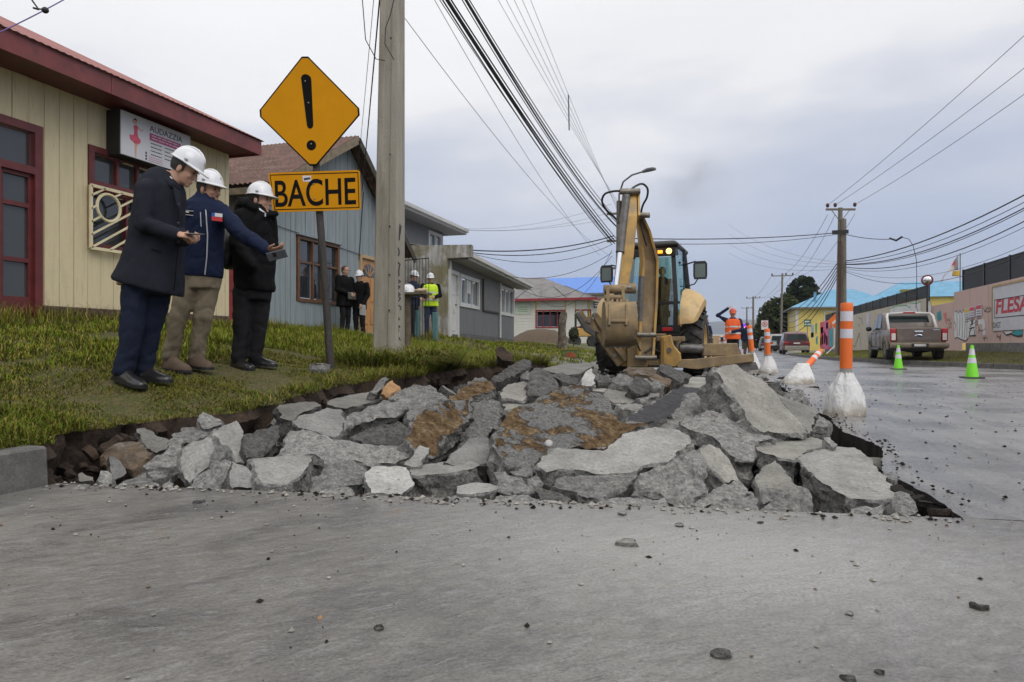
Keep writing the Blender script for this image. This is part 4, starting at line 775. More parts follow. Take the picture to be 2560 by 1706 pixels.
# ================================================================== BUILDINGS
class Fac:
    """a vertical wall plane from p0 to p1 (plan points); s runs along it, n points out"""
    def __init__(s, p0, p1, out):
        s.p0, s.p1 = Vector((*p0, 0)), Vector((*p1, 0)); s.t = (s.p1-s.p0).normalized(); s.n = Vector((s.t.y, -s.t.x, 0)); s.L = (s.p1-s.p0).length
        if s.n.dot(Vector((*out, 0))) < 0: s.n = -s.n
    def at(s, px, py, off=0):
        r = ray(px, py); o = s.p0+s.n*off; k = (o-EYE).dot(s.n)/r.dot(s.n); q = EYE+r*k; return (q-s.p0).dot(s.t), q.z
    def pt(s, a, z, d=0): return s.p0+s.t*a+s.n*d+Vector((0, 0, z))
    def box(s, mb, a0, a1, z0, z1, d0, d1, z0b=None, z1b=None, mi=0):
        z0b = z0 if z0b is None else z0b; z1b = z1 if z1b is None else z1b
        v = [s.pt(a0, z0, d0), s.pt(a1, z0b, d0), s.pt(a1, z0b, d1), s.pt(a0, z0, d1), s.pt(a0, z1, d0), s.pt(a1, z1b, d0), s.pt(a1, z1b, d1), s.pt(a0, z1, d1)]
        return mb.add(v, [(0,3,2,1),(4,5,6,7),(0,1,5,4),(1,2,6,5),(2,3,7,6),(3,0,4,7)], mi)
    def one(s, name, mat, par, a0, a1, z0, z1, d0, d1, **k):
        bev = k.pop('bev', 0); return s.box(MB(), a0, a1, z0, z1, d0, d1, **k).build(name, mat, par, bev=bev)
    def planks(s, mat, par, w, zb, zt, holes, a0=0, a1=None, gap=.008, proud=.022, name='plank', jit=.004):
        a1 = s.L if a1 is None else a1; a = a0
        while a < a1-.02:
            b = min(a+w, a1); segs = [(zb(a), zb(b), zt(a), zt(b))]
            cuts = sorted([(h[2], h[3]) for h in holes if h[0] < (a+b)/2 < h[1]]); lo, lob = segs[0][0], segs[0][1]; pr = proud+random.uniform(-jit, jit)
            for c0, c1 in cuts:
                if c0-lo > .03: s.one(name, mat, par, a+gap/2, b-gap/2, lo, c0, 0, pr, z0b=lob)
                lo = lob = c1
            if zt(a)-lo > .03 or zt(b)-lob > .03: s.one(name, mat, par, a+gap/2, b-gap/2, lo, max(lo+.001, zt(a)), 0, pr, z0b=lob, z1b=max(lob+.001, zt(b)))
            a = b
    def core(s, name, mat, par, zb, zt, holes, thick=.12, a0=0, a1=None):
        """solid wall behind the boards with real openings: strips between the holes"""
        a1 = s.L if a1 is None else a1; mb = MB(); xs = sorted({a0, a1, *[h[0] for h in holes if a0 < h[0] < a1], *[h[1] for h in holes if a0 < h[1] < a1]})
        for a, b in zip(xs, xs[1:]):
            lo, lob = zb(a), zb(b)
            for c0, c1 in sorted((h[2], h[3]) for h in holes if h[0] < (a+b)/2 < h[1]):
                if c0 > lo: s.box(mb, a, b, lo, c0, -thick, 0, z0b=lob)
                lo = lob = c1
            s.box(mb, a, b, lo, zt(a), -thick, 0, z0b=lob, z1b=zt(b))
        return mb.build(name, mat, par, fix=False)
    def window(s, par, a0, a1, z0, z1, fm, gm, fw=.07, mull=(), trans=(), depth=.05, back=-.03, name='window'):
        """frame with its pane(s), mullions given as fractions"""
        mb = MB()
        for q in ((a0, a1, z0, z0+fw), (a0, a1, z1-fw, z1), (a0, a0+fw, z0+fw, z1-fw), (a1-fw, a1, z0+fw, z1-fw)): s.box(mb, *q, back, depth)
        w = mb.build(name, fm, par, fix=False); ia, ib, iz0, iz1 = a0+fw, a1-fw, z0+fw, z1-fw; mw = fw*.55
        vs_ = [ia]+[ia+(ib-ia)*f for f in mull]+[ib]; hs = [iz0]+[iz0+(iz1-iz0)*f for f in trans]+[iz1]
        for f in mull: s.one('mullion', fm, w, ia+(ib-ia)*f-mw/2, ia+(ib-ia)*f+mw/2, iz0, iz1, back, depth*.7)
        for k, f in enumerate(trans): s.one('transom', fm, w, ia, ib, iz0+(iz1-iz0)*f-mw/2, iz0+(iz1-iz0)*f+mw/2, back, depth*.6)
        for i in range(len(vs_)-1):
            for j in range(len(hs)-1): s.one('pane', gm, w, vs_[i]+mw/2, vs_[i+1]-mw/2, hs[j]+mw/2, hs[j+1]-mw/2, back-.012, back-.004)
        return w
BEIGE = M('cream_painted_boards', (.62, .535, .345), .65, .07, 3, dirt=(.45, .37, .23), damt=.15, dscale=3, stretch=(4, 4, .5), bmp=.25, bscale=25)
CREAMT = M('cream_trim', (.66, .58, .38), .6, .1, 5)
OXRED = M('oxblood_paint', (.125, .022, .022), .45, .2, 5, dirt=(.08, .018, .018), damt=.2)
FASC = M('faded_red_fascia', (.165, .035, .036), .5, .18, 3, dirt=(.10, .03, .03), damt=.3, dscale=4)
ROOFR = M('faded_red_roof', (.30, .115, .105), .6, .2, 3, dirt=(.16, .06, .05), damt=.3)
FOUND = M('brown_plinth', (.085, .05, .042), .85, .25, 6, bmp=.6, bscale=30)
DGLASS = window_glass('frosted_dark_glass', (.055, .06, .062), .12)
WGLASS = window_glass('house_glass', (.03, .035, .04), .5)
BLACKP = M('black_box_paint', (.016, .015, .015), .5, .2, 5)
INK = M('dark_ink', (.035, .03, .04), .6, .1); MAG = M('magenta_print', (.42, .05, .20), .6, .08); PINKD = M('pink_print', (.62, .10, .16), .6, .15, 20); SKINP = M('printed_flesh', (.60, .36, .27), .6, .1); WHITEP = M('white_acrylic', (.60, .60, .64), .4, .04)
# ---- cream house with the oxblood fascia
bh = empty('cream_house', 'cream boarded house with oxblood fascia and door at far left', 'house', loc=(0, 0, 0))
F1 = Fac((-8.2, 2.6), (-8.2, 9.87), (1, 0)); zb1, zt1 = 1.20, 4.0
Sx = lambda px, py: F1.at(px, py)
dR, dTop = Sx(100, 319)[0], Sx(100, 319)[1]; dBot = .98
wL, wTop = Sx(216, 361); wBot = Sx(214, 617)[1]; wR = Sx(398, 440)[0]
holes = [(dR-1.75, dR, dBot, dTop), (wL, wR, wBot, wTop)]
F1.core('wall', BEIGE, bh, lambda a: zb1-.25, lambda a: zt1, holes)
F1.planks(BEIGE, bh, .205, lambda a: zb1, lambda a: zt1, holes)
F1.one('plinth', FOUND, bh, dR+.02, F1.L, .85, zb1-.004, .001, .045, bev=.01); F1.one('plinth', FOUND, bh, 0, dR-1.77, .85, zb1-.004, .001, .045)
vx = Sx(283, 790)[0]
for q in (0, 1.45): F1.one('vent', BLACKP, bh, vx+q, vx+q+.13, 1.0, 1.14, .03, .047)
SW = Fac((-8.2, 9.87), (-13, 9.87), (0, 1)); SW.one('wall', BEIGE, bh, 0, 4.8, .9, 4.0, -.1, -.001)
# door with sidelights and transom
dr = F1.one('door', OXRED, bh, dR-1.62, dR-.62, dBot+.02, dTop-.62, -.06, -.02)
F1.one('door_panel', OXRED, dr, dR-1.48, dR-1.16, dBot+.2, dTop-.8, -.02, -.006); F1.one('door_panel', OXRED, dr, dR-1.08, dR-.76, dBot+.2, dTop-.8, -.02, -.006)
MB().ell(F1.pt(dR-.69, Sx(9, 581)[1], .03), (.03, .03, .03)).build('door_handle', M('brushed_metal', (.5, .5, .5), .3, .05, metal=1), dr, sm=180)
mb = MB()
for q in ((dR-1.75, dR-.0, dTop-.10, dTop), (dR-.10, dR, dBot, dTop-.1), (dR-1.75, dR-1.65, dBot, dTop-.1), (dR-1.65, dR-.1, dTop-.62, dTop-.53), (dR-.61, dR-.52, dBot, dTop-.62)): F1.box(mb, *q, -.06, .05)
fr = mb.build('door_frame', OXRED, bh, fix=False)
sl = [(.42, .93), (.97, 1.95), (2.0, 2.55)]; H = dTop-.62-dBot
for f0, f1_ in ((.17, .40), (.43, .77), (.80, .975)):
    F1.one('pane', DGLASS, fr, dR-.46, dR-.15, dBot+H*f0, dBot+H*f1_, -.05, -.035)
mb = MB()
for f0, f1_ in ((0, .17), (.40, .43), (.77, .80), (.975, 1)): F1.box(mb, dR-.52, dR-.10, dBot+H*f0, dBot+H*f1_, -.055, .0)
F1.box(mb, dR-.52, dR-.46, dBot, dBot+H, -.056, -.002); F1.box(mb, dR-.15, dR-.10, dBot, dBot+H, -.056, -.002); mb.build('sidelight_frame', OXRED, bh, fix=False)
F1.one('pane', DGLASS, fr, dR-1.63, dR-.14, dTop-.52, dTop-.12, -.045, -.03)
F1.one('step', KERB, bh, dR-1.9, dR+.25, .84, .97, .02, .45, bev=.015)
# window with oxblood frame and painted iron grille
zm = Sx(218, 460)[1]
F1.window(bh, wL, wR, zm-.02, wTop, OXRED, DGLASS, .085, (.36, .68))
F1.window(bh, wL, wR, wBot, zm-.023, OXRED, WGLASS, .06, (.5,))
F1.one('curtain', M('net_curtain', (.30, .24, .26), .9, .4, 6), bh, wL+.08, wR-.08, wBot+.08, wBot+.5, -.115, -.10)
mb = MB(); gz0, gz1, gd = wBot-.02, zm-.03, .10
def gbar(a, z, b, y, w=.022): 
    mb.beam([F1.pt(a, z, gd), F1.pt(b, y, gd)], F1.n, .03, w)
for q in ((wL-.02, gz0, wR+.02, gz0), (wL-.02, gz1, wR+.02, gz1), (wL-.02, gz0, wL-.02, gz1), (wR+.02, gz0, wR+.02, gz1), ((wL+wR)/2+.25, gz0, (wL+wR)/2+.25, gz1)): gbar(*q, w=.04)
ca, cz, crr = wL+.26, gz1-.255, .185
for k in range(-4, 9):
    a0_, z0_ = wL-.02, gz0+.13*k*1.35; t0, t1 = 0.0, 2.0; sl_ = .62; pts = []
    for i in range(61):
        a = wL-.02+(wR-wL+.04)*i/60; z = z0_+sl_*(a-a0_)
        ok = gz0 < z < gz1 and (a-ca)**2+(z-cz)**2 > crr**2
        if ok: pts.append((a, z))
        elif len(pts) > 1: gbar(*pts[0], *pts[-1]); pts = []
        else: pts = []
    if len(pts) > 1: gbar(*pts[0], *pts[-1])
mb.tube([F1.pt(ca+crr*math.cos(k*.262), cz+crr*math.sin(k*.262), gd) for k in range(25)], .022, 6)
mb.build('window_grille', CREAMT, bh, fix=False)
# eaves: soffit, fascia and hipped roof
ex, ey = -7.6, 9.98; fz0, fz1 = 4.0, 4.20
MB().box((-8.2, 2, fz0), (ex-.03, ey-.03, fz0+.02)).build('soffit', OXRED, bh)
m_ = MB(); m_.box((ex-.03, 2, fz0-.03), (ex, 6.95, fz1)); m_.build('fascia_board', FASC, bh); m_ = MB(); m_.box((ex-.03, 6.956, fz0-.03), (ex+.002, ey, fz1)); m_.build('fascia_board', FASC, bh)
MB().box((-14, ey-.03, fz0-.03), (ex-.031, ey, fz1)).build('fascia_board', FASC, bh)
mb = MB(); run = 3.3; rise = run*math.tan(R(27.5)); N = 90
a_, b_, c_, d_ = Vector((ex+.04, 1.5, fz1+.015)), Vector((ex+.04, ey+.04, fz1+.015)), Vector((ex-run, ey-run, fz1+rise)), Vector((ex-run, 1.5, fz1+rise))
rows = []
for i in range(N*4+1):                                                       # corrugated sheets
    f = i/(N*4); w_ = .005*math.sin(f*N*2*math.pi); rows.append([a_.lerp(b_, f)+Vector((0, 0, w_)), d_.lerp(c_, f)+Vector((0, 0, w_))])
mb.loft(rows, False, 0, False); mb.add([b_, Vector((-14, ey+.04, fz1+.015)), c_], [(0, 1, 2)]); mb.add([d_, c_, Vector((-14, ey, fz1)), Vector((-14, 1.5, fz1))], [(0, 1, 2, 3)])
mb.build('roof', ROOFR, bh, fix=False)
# light box sign over the window
sg = empty('shop_sign', 'white light box sign lettered AUDAZZIA on the cream house', 'sign')
FS = Fac((-7.93, 2.6), (-7.93, 9.87), (1, 0)); s0, st = FS.at(302, 274); sb = FS.at(302, 384)[1]; s1 = FS.at(476, 348)[0]
FS.box(MB(), s0-.012, s1+.012, sb-.012, st+.012, -.25, -.006).build('case', BLACKP, sg, bev=.006)
FS.one('face', WHITEP, sg, s0, s1, sb, st, -.006, .0)
W_, H_ = s1-s0, st-sb
def SP(fx, fz, d=.002): return FS.pt(s0+W_*fx, sb+H_*fz, d)
text_mesh('AUDAZZIA', H_*.205, INK, SP(.385, .76), FS.t, (0, 0, 1), 'lettering', sg, .001, squash=1.0)
FS.one('band', MAG, sg, s0+W_*.385, s0+W_*.84, sb+H_*.54, sb+H_*.71, 0, .003)
bars(MB(), lambda a, b: SP(.41+.41*a, .565+.13*b, .0035), 1, 2, 2, .5).build('small_print', WHITEP, sg)
bars(MB(), lambda a, b: SP(.40+.16*a, .16+.36*b, .0015), 1, 4, 3, .38).build('small_print', INK, sg); bars(MB(), lambda a, b: SP(.60+.17*a, .16+.36*b, .0015), 1, 4, 5, .38).build('small_print', INK, sg); bars(MB(), lambda a, b: SP(.37+.2*a, .02+.14*b, .0015), 1, 3, 8, .35).build('small_print', MAG, sg)
mb = MB()
for i in range(3): FS.box(mb, s0+W_*.325, s0+W_*.345, sb+H_*(.04+.07*i), sb+H_*(.09+.07*i), 0, .003)
mb.build('icons', INK, sg, fix=False)
def flatpoly(pts, mat, nm, d): 
    P_ = [SP(a, b, 0) for a, b in pts]; MB().prism(P_, FS.n*d).build(nm, mat, sg)
flatpoly([(.175, .60), (.215, .62), (.225, .52), (.265, .44), (.245, .36), (.18, .33), (.12, .40), (.11, .50), (.165, .52)], PINKD, 'printed_skirt', .003)
flatpoly([(.175, .60), (.165, .74), (.20, .78), (.225, .74), (.215, .62)], PINKD, 'printed_bodice', .0034)
flatpoly([(.185, .345), (.178, .20), (.19, .03), (.20, .02), (.205, .2), (.215, .35)], SKINP, 'printed_leg', .0026); flatpoly([(.175, .345), (.19, .22), (.225, .33), (.235, .35)], SKINP, 'printed_leg', .0022)
flatpoly([(.222, .72), (.27, .66), (.30, .73), (.29, .74), (.268, .69), (.222, .76)], SKINP, 'printed_arm', .0028)
flatpoly([(.18+.03*math.cos(k*.5236), .84+.055*math.sin(k*.5236)) for k in range(12)], SKINP, 'printed_head', .003); flatpoly([(.165, .86), (.17, .91), (.19, .925), (.21, .90), (.205, .86), (.19, .89)], INK, 'printed_hair', .0036)
# ---- red gate in the gap, grey-blue gabled house
RG = Fac((-8.6, 9.9), (-8.6, 10.9), (1, 0)); g_ = empty('red_gate', 'red boarded gate in the gap between cream and blue houses', 'gate')
for k in range(5): RG.one('board', M('gate_red', (.26, .032, .035), .5, .15, 4) if k == 0 else bpy.data.materials['gate_red'], g_, k*.2, k*.2+.19, .9, 2.55, 0, .03)
RG.one('rail', bpy.data.materials['gate_red'], g_, 0, .99, 1.7, 1.8, .031, .05)
BLUEB = M('weathered_blue_boards', (.235, .28, .305), .7, .14, 3, dirt=(.30, .31, .31), damt=.3, dscale=4, stretch=(5, 5, .35), bmp=.35, bscale=30)
TANW = M('weathered_trim_wood', (.20, .16, .11), .8, .25, 6, stretch=(1, 1, 1)); BROWNW = M('brown_window_wood', (.13, .062, .032), .5, .25, 8); VARN = M('varnished_door_wood', (.47, .24, .085), .4, .18, 6, stretch=(3, 3, .6))
RUST = M('rusty_corrugated_iron', (.115, .062, .048), .75, .25, 3, dirt=(.19, .12, .10), damt=.35, dscale=2.5, stretch=(1, 3, 1)); DARKW = M('dark_rake_wood', (.055, .045, .035), .8, .25, 6); GREYC = M('grey_corrugated_iron', (.16, .165, .17), .6, .25, 4, metal=.3)
hb = empty('blue_house', 'weathered blue boarded gabled house with rusty roof behind the sign', 'house')
F2 = Fac((-8.2, 10.98), (-8.2, 16.35), (1, 0)); B = lambda px, py: F2.at(px, py)
ap, az = B(863, 352); le, lz = 0, 3.80; re_, rz = F2.L, B(942, 520)[1]-(F2.L-B(942, 520)[0])*.75
def ztb(a): return lz+(az-lz)*a/ap if a < ap else az+(rz-az)*(a-ap)/(F2.L-ap)
w0, wz1 = B(740, 587); w1 = B(845, 616)[0]; wz0 = B(736, 753)[1]; d0_, dz1 = B(897, 635); d1_ = d0_+1.0
hol = [(w0, w1, wz0, wz1), (d0_, d1_, 1.0, dz1)]
F2.core('wall', BLUEB, hb, lambda a: .8, lambda a: ztb(a)-.02, hol)
F2.planks(BLUEB, hb, .165, lambda a: .92, lambda a: ztb(a)-.02, hol, jit=.007)
F2.one('plinth', KERB, hb, 0, d0_, .7, .916, .001, .03); F2.one('plinth', KERB, hb, d1_, F2.L, .7, .916, .001, .03)
F2.window(hb, w0, w1, wz0, wz1, BROWNW, WGLASS, .07, (.34, .62), (.62,))
mb = MB()
for k, (a, z) in enumerate(((w0, wz1+.03),)): F2.box(mb, w0-.03, w1+.03, wz1, wz1+.04, .0, .10)
mb.build('drip_board', BLUEB, hb)
mb = MB()
for q in ((d0_, d0_+.08, 1.0, dz1), (d1_-.08, d1_, 1.0, dz1), (d0_+.08, d1_-.08, dz1-.08, dz1)): F2.box(mb, *q, -.04, .05)
mb.build('door_frame', M('pale_door_frame', (.42, .30, .17), .6, .15, 5), hb, fix=False)
dd = F2.one('door', VARN, hb, d0_+.08, d1_-.08, 1.0, dz1-.08, -.05, -.012); dm = (d0_+d1_)/2
for (a, z0_, z1_) in ((-.35, .2, .62), (.07, .2, .62), (-.35, .75, 1.32), (.07, .75, 1.32)): F2.one('door_panel', VARN, dd, dm+a, dm+a+.28, 1+z0_, 1+z1_, -.012, .004, bev=.01)
fan = [F2.pt(dm+.32*math.cos(k*math.pi/10), dz1-.50+.32*math.sin(k*math.pi/10), -.011) for k in range(11)]; MB().prism(fan, F2.n*.006).build('fanlight', WGLASS, dd)
mb = MB()
for k in range(1, 5): mb.beam([F2.pt(dm, dz1-.50, -.002), F2.pt(dm+.32*math.cos(k*math.pi/5), dz1-.50+.32*math.sin(k*math.pi/5), -.002)], F2.n, .012, .025)
mb.build('fanlight_bars', VARN, dd)
# roof: two corrugated pitches, ridge running back
def pitch(par, e0, e1, r0, r1, mat, waves, amp=.012, name='roof_sheet', sheets=1):
    e0, e1, r0, r1 = (Vector(q) for q in (e0, e1, r0, r1)); n = (e1-e0).cross(r0-e0).normalized()
    for sidx in range(sheets):
        mb = MB(); rows = []; A, Bq = sidx/sheets, (sidx+1)/sheets; n_ = int(waves/sheets*4)
        for i in range(n_+1):
            f = A+(Bq-A)*i/n_; w_ = n*amp*math.sin(f*waves*2*math.pi)
            lo, hi = e0.lerp(e1, f)+w_, r0.lerp(r1, f)+w_; rows.append([lo, hi, hi-n*.012, lo-n*.012])
        mb.loft(rows, True); mb.build(name, mat, par, fix=False)
yl, yr, ya = 10.98-.30, 16.35+.35, 10.98+ap; fx = -7.85
sl1 = (az-lz)/ap; sl2 = (az-rz)/(F2.L-ap)
pitch(hb, (fx, yl, lz-.3*sl1+.07), (-14.5, yl, lz-.3*sl1+.07), (fx, ya, az+.07), (-14.5, ya, az+.07), RUST, 60, .016, sheets=8)
pitch(hb, (fx, yr, rz-.35*sl2+.07), (-14.5, yr, rz-.35*sl2+.07), (fx, ya, az+.07), (-14.5, ya, az+.07), RUST, 60, .016, sheets=8)
MB().beam([(fx+.0, yl, lz-.3*sl1-.02), (fx, ya, az-.02)], (1, 0, 0), .04, .15).build('rake_board', TANW, hb); MB().beam([(fx+.0, ya, az-.02), (fx, yr, rz-.35*sl2-.02)], (1, 0, 0), .04, .16).build('rake_board', DARKW, hb)
MB().box((-14.5, yl-.02, lz-.3*sl1-.12), (fx-.02, yl+.03, lz-.3*sl1+.0)).build('eave_board', TANW, hb)
mb = MB()
for i in range(2): pass
rows = []
for i in range(161):
    x = -8.21-5.9*i/160; rows.append([(x, 10.975+.012*math.sin(i*1.57), .8), (x, 10.975+.012*math.sin(i*1.57), 3.75)])
mb.loft(rows, False, 0, False); mb.build('side_wall', GREYC, hb, fix=False)
# service cable clipped to the boards
mb = MB(); s_ = F2
pth = [B(905, 480), B(899, 560), B(897, 596), B(893, 650)]
tag(MB().tube([F2.pt(a, z, .045) for a, z in pth], .010, 5).build('wall_cable', BLACKP), 'black service cable clipped down the blue boards', 'cable')
tag(MB().tube([F2.pt(*B(675, 560), .04), F2.pt(*B(760, 590), .04), F2.pt(*B(905, 640), .04)], .007, 5).build('wall_cable', BLACKP), 'thin slack cable strung across the blue boards above the window', 'cable')
# ---- low grey house with its mossy fire wall
GREYB = M('grey_painted_boards', (.155, .162, .168), .6, .08, 3, dirt=(.12, .125, .13), damt=.2, stretch=(4, 4, .5)); WHT = M('white_painted_trim', (.58, .58, .57), .5, .06, 4, dirt=(.40, .39, .36), damt=.2)
SHEET = M('grey_shutter', (.125, .13, .13), .6, .15, 4); SOF = M('pale_soffit', (.34, .34, .345), .7, .08); GRROOF = M('grey_roof_iron', (.17, .165, .17), .6, .15, 3)
hg = empty('grey_house', 'low grey boarded house with white trim beyond the concrete pole', 'house')
F3 = Fac((-8.2, 19.95), (-8.83, 28.9), (1, 0)); G = lambda px, py: F3.at(px, py)
zbl = lambda a: .97-.15*a/F3.L; ztl = lambda a: 3.38-.15*a/F3.L
def win(p, q):
    a0, z1 = G(*p); a1, z0 = G(*q); return a0, a1, z0, z1
W1 = win((1147, 684), (1196, 775)); W2 = win((1249, 713), (1283, 793)); D = win((1121, 673), (1145, 842)); hol = [W1, W2, (D[0], D[1], .9, D[3])]
F3.core('wall', GREYB, hg, lambda a: .6, ztl, hol)
F3.planks(GREYB, hg, .145, lambda a: zbl(a)+.12, ztl, hol, a0=.12, gap=.012, proud=.016, jit=.001)
F3.one('plinth', KERB, hg, 0, F3.L, .5, 1.05, .001, .03, z1b=.9)
F3.one('corner_post', WHT, hg, -.02, .12, .7, 3.36, -.01, .035)
for W in (W1, W2): F3.window(hg, *W, WHT, window_glass('curtained_glass', (.16, .20, .23), .5), .12, (.33, .66), depth=.06)
F3.one('notice', M('paper_notice', (.62, .62, .62), .7, .1), hg, (W1[0]+W1[1])/2-.15, (W1[0]+W1[1])/2+.25, W1[2]+.5, W1[2]+1.0, -.02, -.016); F3.one('notice', M('red_notice', (.5, .05, .04), .7), hg, (W1[0]+W1[1])/2-.15, (W1[0]+W1[1])/2+.25, W1[2]+1.0, W1[2]+1.2, -.02, -.0165)
mb = MB()
for q in ((D[0], D[0]+.11, .9, D[3]), (D[1]-.11, D[1], .9, D[3]), (D[0]+.11, D[1]-.11, D[3]-.12, D[3])): F3.box(mb, *q, -.03, .05)
mb.build('door_frame', WHT, hg, fix=False)
dg_ = F3.one('door', WHT, hg, D[0]+.11, D[1]-.11, 1.0, D[3]-.12, -.06, -.025)
for k in range(3): F3.one('door_panel', WHT, dg_, D[0]+.24, D[1]-.24, 1.15+.58*k, 1.62+.58*k, -.025, -.01, bev=.01)
MB().ell(F3.pt(D[1]-.22, 2.0, .0), (.03, .03, .03)).build('door_handle', BLACKP, dg_)
a0, z1 = G(1205, 698); a1, z0 = G(1244, 783); sh = F3.one('shutter', SHEET, hg, a0, a1, z0, z1, .02, .06); mb = MB(); F3.box(mb, a0-.03, a0+.02, z0-.03, z1, .021, .08); F3.box(mb, a0+.021, a1, z0-.04, z0+.02, .021, .081); mb.build('shutter_edge', DARKW, sh)
a, z = G(1246, 843); MB().tube([F3.pt(a, 3.2, .08), F3.pt(a, 1.0, .08)], .045, 8).build('downpipe', WHT, hg)
# roof edge: soffit, gutter, sheet
E0, E1 = F3.pt(.0, 3.37, .62), F3.pt(F3.L+.75, 3.20, .62); I0, I1 = F3.pt(.0, 3.38, 0), F3.pt(F3.L+.75, 3.21, 0)
MB().prism([I0, I1, E1, E0], (0, 0, .03)).build('soffit', SOF, hg)
MB().beam([E0+Vector((0, 0, .09)), E1+Vector((0, 0, .09))], F3.n, .03, .16).build('fascia_board', WHT, hg)
gm_ = MB(); dv = F3.n; cs = [(-.0, .07), (.0, -.04), (.05, -.07), (.10, -.04), (.11, .07), (.095, .07)]
gm_.loft([[p+dv*(.02+a)+Vector((0, 0, .13+b)) for a, b in cs] for p in (E0, E0.lerp(E1, .5), E1)]); gm_.build('gutter', WHT, hg)
R0, R1 = F3.pt(-.0, 4.35, -3.4), F3.pt(F3.L+.75, 4.2, -3.4); pitch(hg, E0+Vector((0, 0, .19)), E1+Vector((0, 0, .19)), R0, R1, GRROOF, 70, .012, sheets=6)
MOSS, nt, bs = newmat('mossy_cement_wall'); co = coords(nt); a_ = noise(nt, co, 1.3, 6, .65); b_ = noise(nt, coords(nt, scale=(3, 3, .5)), 2.2, 6, .7); c = ramp(nt, b_, [(.3, (.16, .15, .125)), (.5, (.30, .29, .265)), (.62, (.46, .455, .44))]); c = mix(nt, ramp(nt, a_, [(.50, 0), (.60, .75)]), c, (.16, .14, .055)); c = mix(nt, ramp(nt, a_, [(.34, .8), (.42, 0)]), c, (.12, .10, .07)); nt.links.new(c, bs.inputs['Base Color']); bs.inputs['Roughness'].default_value = .95
mb = MB(); fw = F3.pt(-.03, 0, 0)
mb.prism([F3.pt(-.03, .5, .0), F3.pt(-.03, 3.4, .0), F3.pt(-.03, 3.42, .78), F3.pt(-.03, 3.80, .78), F3.pt(-.03, 3.9, -4.5), F3.pt(-.03, .5, -4.5)], F3.t*-.22)
mb.build('fire_wall', MOSS, hg)
# ---- two-storey grey house behind
h2 = empty('two_storey_house', 'taller grey house with white gutter rising behind the mossy wall', 'house')
F4 = Fac((-11, 17.5), (-11, 28.0), (1, 0)); c0, cz0 = F4.at(1107, 583); F4 = Fac((-11, 17.5), (-11, 17.5+c0), (1, 0)); w = [F4.at(1069, 572), F4.at(1104, 612)]
W4 = (w[0][0], w[1][0], w[1][1]-.5, w[0][1]-.05); F4.core('wall', GREYB, h2, lambda a: .6, lambda a: cz0, [W4]); F4.planks(GREYB, h2, .145, lambda a: 3.2, lambda a: cz0, [W4], gap=.012, proud=.016, jit=.001)
F4.window(h2, *W4, WHT, bpy.data.materials['curtained_glass'], .12, (.5,), depth=.06)
E0, E1 = F4.pt(-.5, cz0, .75), F4.pt(c0+.75, cz0, .75); MB().prism([F4.pt(-.5, cz0, -.0), F4.pt(c0+.75, cz0, 0), E1, E0], (0, 0, .03)).build('soffit', SOF, h2)
MB().beam([E0+Vector((0, 0, .1)), E1+Vector((0, 0, .1))], F4.n, .03, .16).build('fascia_board', WHT, h2)
gm_ = MB(); gm_.loft([[p+F4.n*(.02+a)+Vector((0, 0, .14+b)) for a, b in cs] for p in (E0, E1)]); gm_.build('gutter', WHT, h2)
pitch(h2, E0+Vector((0, 0, .2)), E1+Vector((0, 0, .2)), F4.pt(-.5, cz0+1.6, -3.6), F4.pt(c0+.75, cz0+1.6, -3.6), GRROOF, 60, .012, sheets=4)
MB().prism([F4.pt(c0+.75, cz0, .75), F4.pt(c0+.75, cz0, -3.6), F4.pt(c0+.75, cz0+1.6, -3.6)], (0, -.02, 0)).build('gable_board', SOF, h2); MB().box((-16, 17.5+c0-.12, .6), (-11.13, 17.5+c0, cz0)).build('wall', GREYB, h2)
# ---- white nursery building across the side street, blue-roofed hall behind it
WB = M('white_siding', (.62, .61, .56), .55, .05, 3); YEL = M('yellow_trim', (.52, .42, .06), .6, .1); RTR = M('dark_red_trim', (.26, .02, .03), .5, .1)
hw = empty('white_nursery', 'white boarded single-storey building with grey hipped roof and red trim', 'building')
F5 = Fac((-15.5, 46), (-7.6, 46), (0, -1)); Q = lambda px, py: F5.at(px, py)
zE = Q(1400, 748)[1]; aR = Q(1487, 748)[0]-.5; wn1 = (Q(1339, 776)[0], Q(1414, 776)[0], Q(1339, 821)[1], Q(1339, 776)[1]); wn2 = (Q(1437, 776)[0], Q(1478, 776)[0], wn1[2], wn1[3])
F5.core('wall', WB, hw, lambda a: .4, lambda a: zE, [wn1, wn2], a1=aR); z = .75; k = 0
while z < zE-.05:                                                           # horizontal siding boards
    xs = [(0, aR)]
    for h in (wn1, wn2):
        if h[2]-.01 < z+.1 < h[3]: xs = [s2 for x0, x1 in xs for s2 in ((x0, min(x1, h[0])), (max(x0, h[1]), x1)) if s2[1]-s2[0] > .05] if any(x0 < h[0] and x1 > h[1] for x0, x1 in xs) else xs
    for x0, x1 in xs: F5.box(MB(), x0, x1, z, z+.185, .002, .03).build('siding_board', WB, hw)
    z += .2
bg_ = window_glass('nursery_glass', (.02, .022, .025), .15); LB = M('light_blue_film', (.42, .58, .66), .5, .2, 6)
for W, mu in ((wn1, (.24, .49, .75)), (wn2, (.5,))):
    wi = F5.window(hw, *W, RTR, bg_, .09, mu, depth=.06); F5.one('film', LB, wi, W[0]+.1, W[1]-.1, W[2]+.1, W[2]+.5, -.04, -.035)
    F5.one('blind', WB, wi, W[0]+.1, W[1]-.1, W[3]-.32, W[3]-.1, -.04, -.034)
for px in (1339.5, 1414.5, 1437.5, 1474): a = Q(px, 760)[0]; F5.one('yellow_post', YEL, hw, a-.05, a+.05, zE-.75 if px < 1420 else .8, zE-.01, .035, .06)
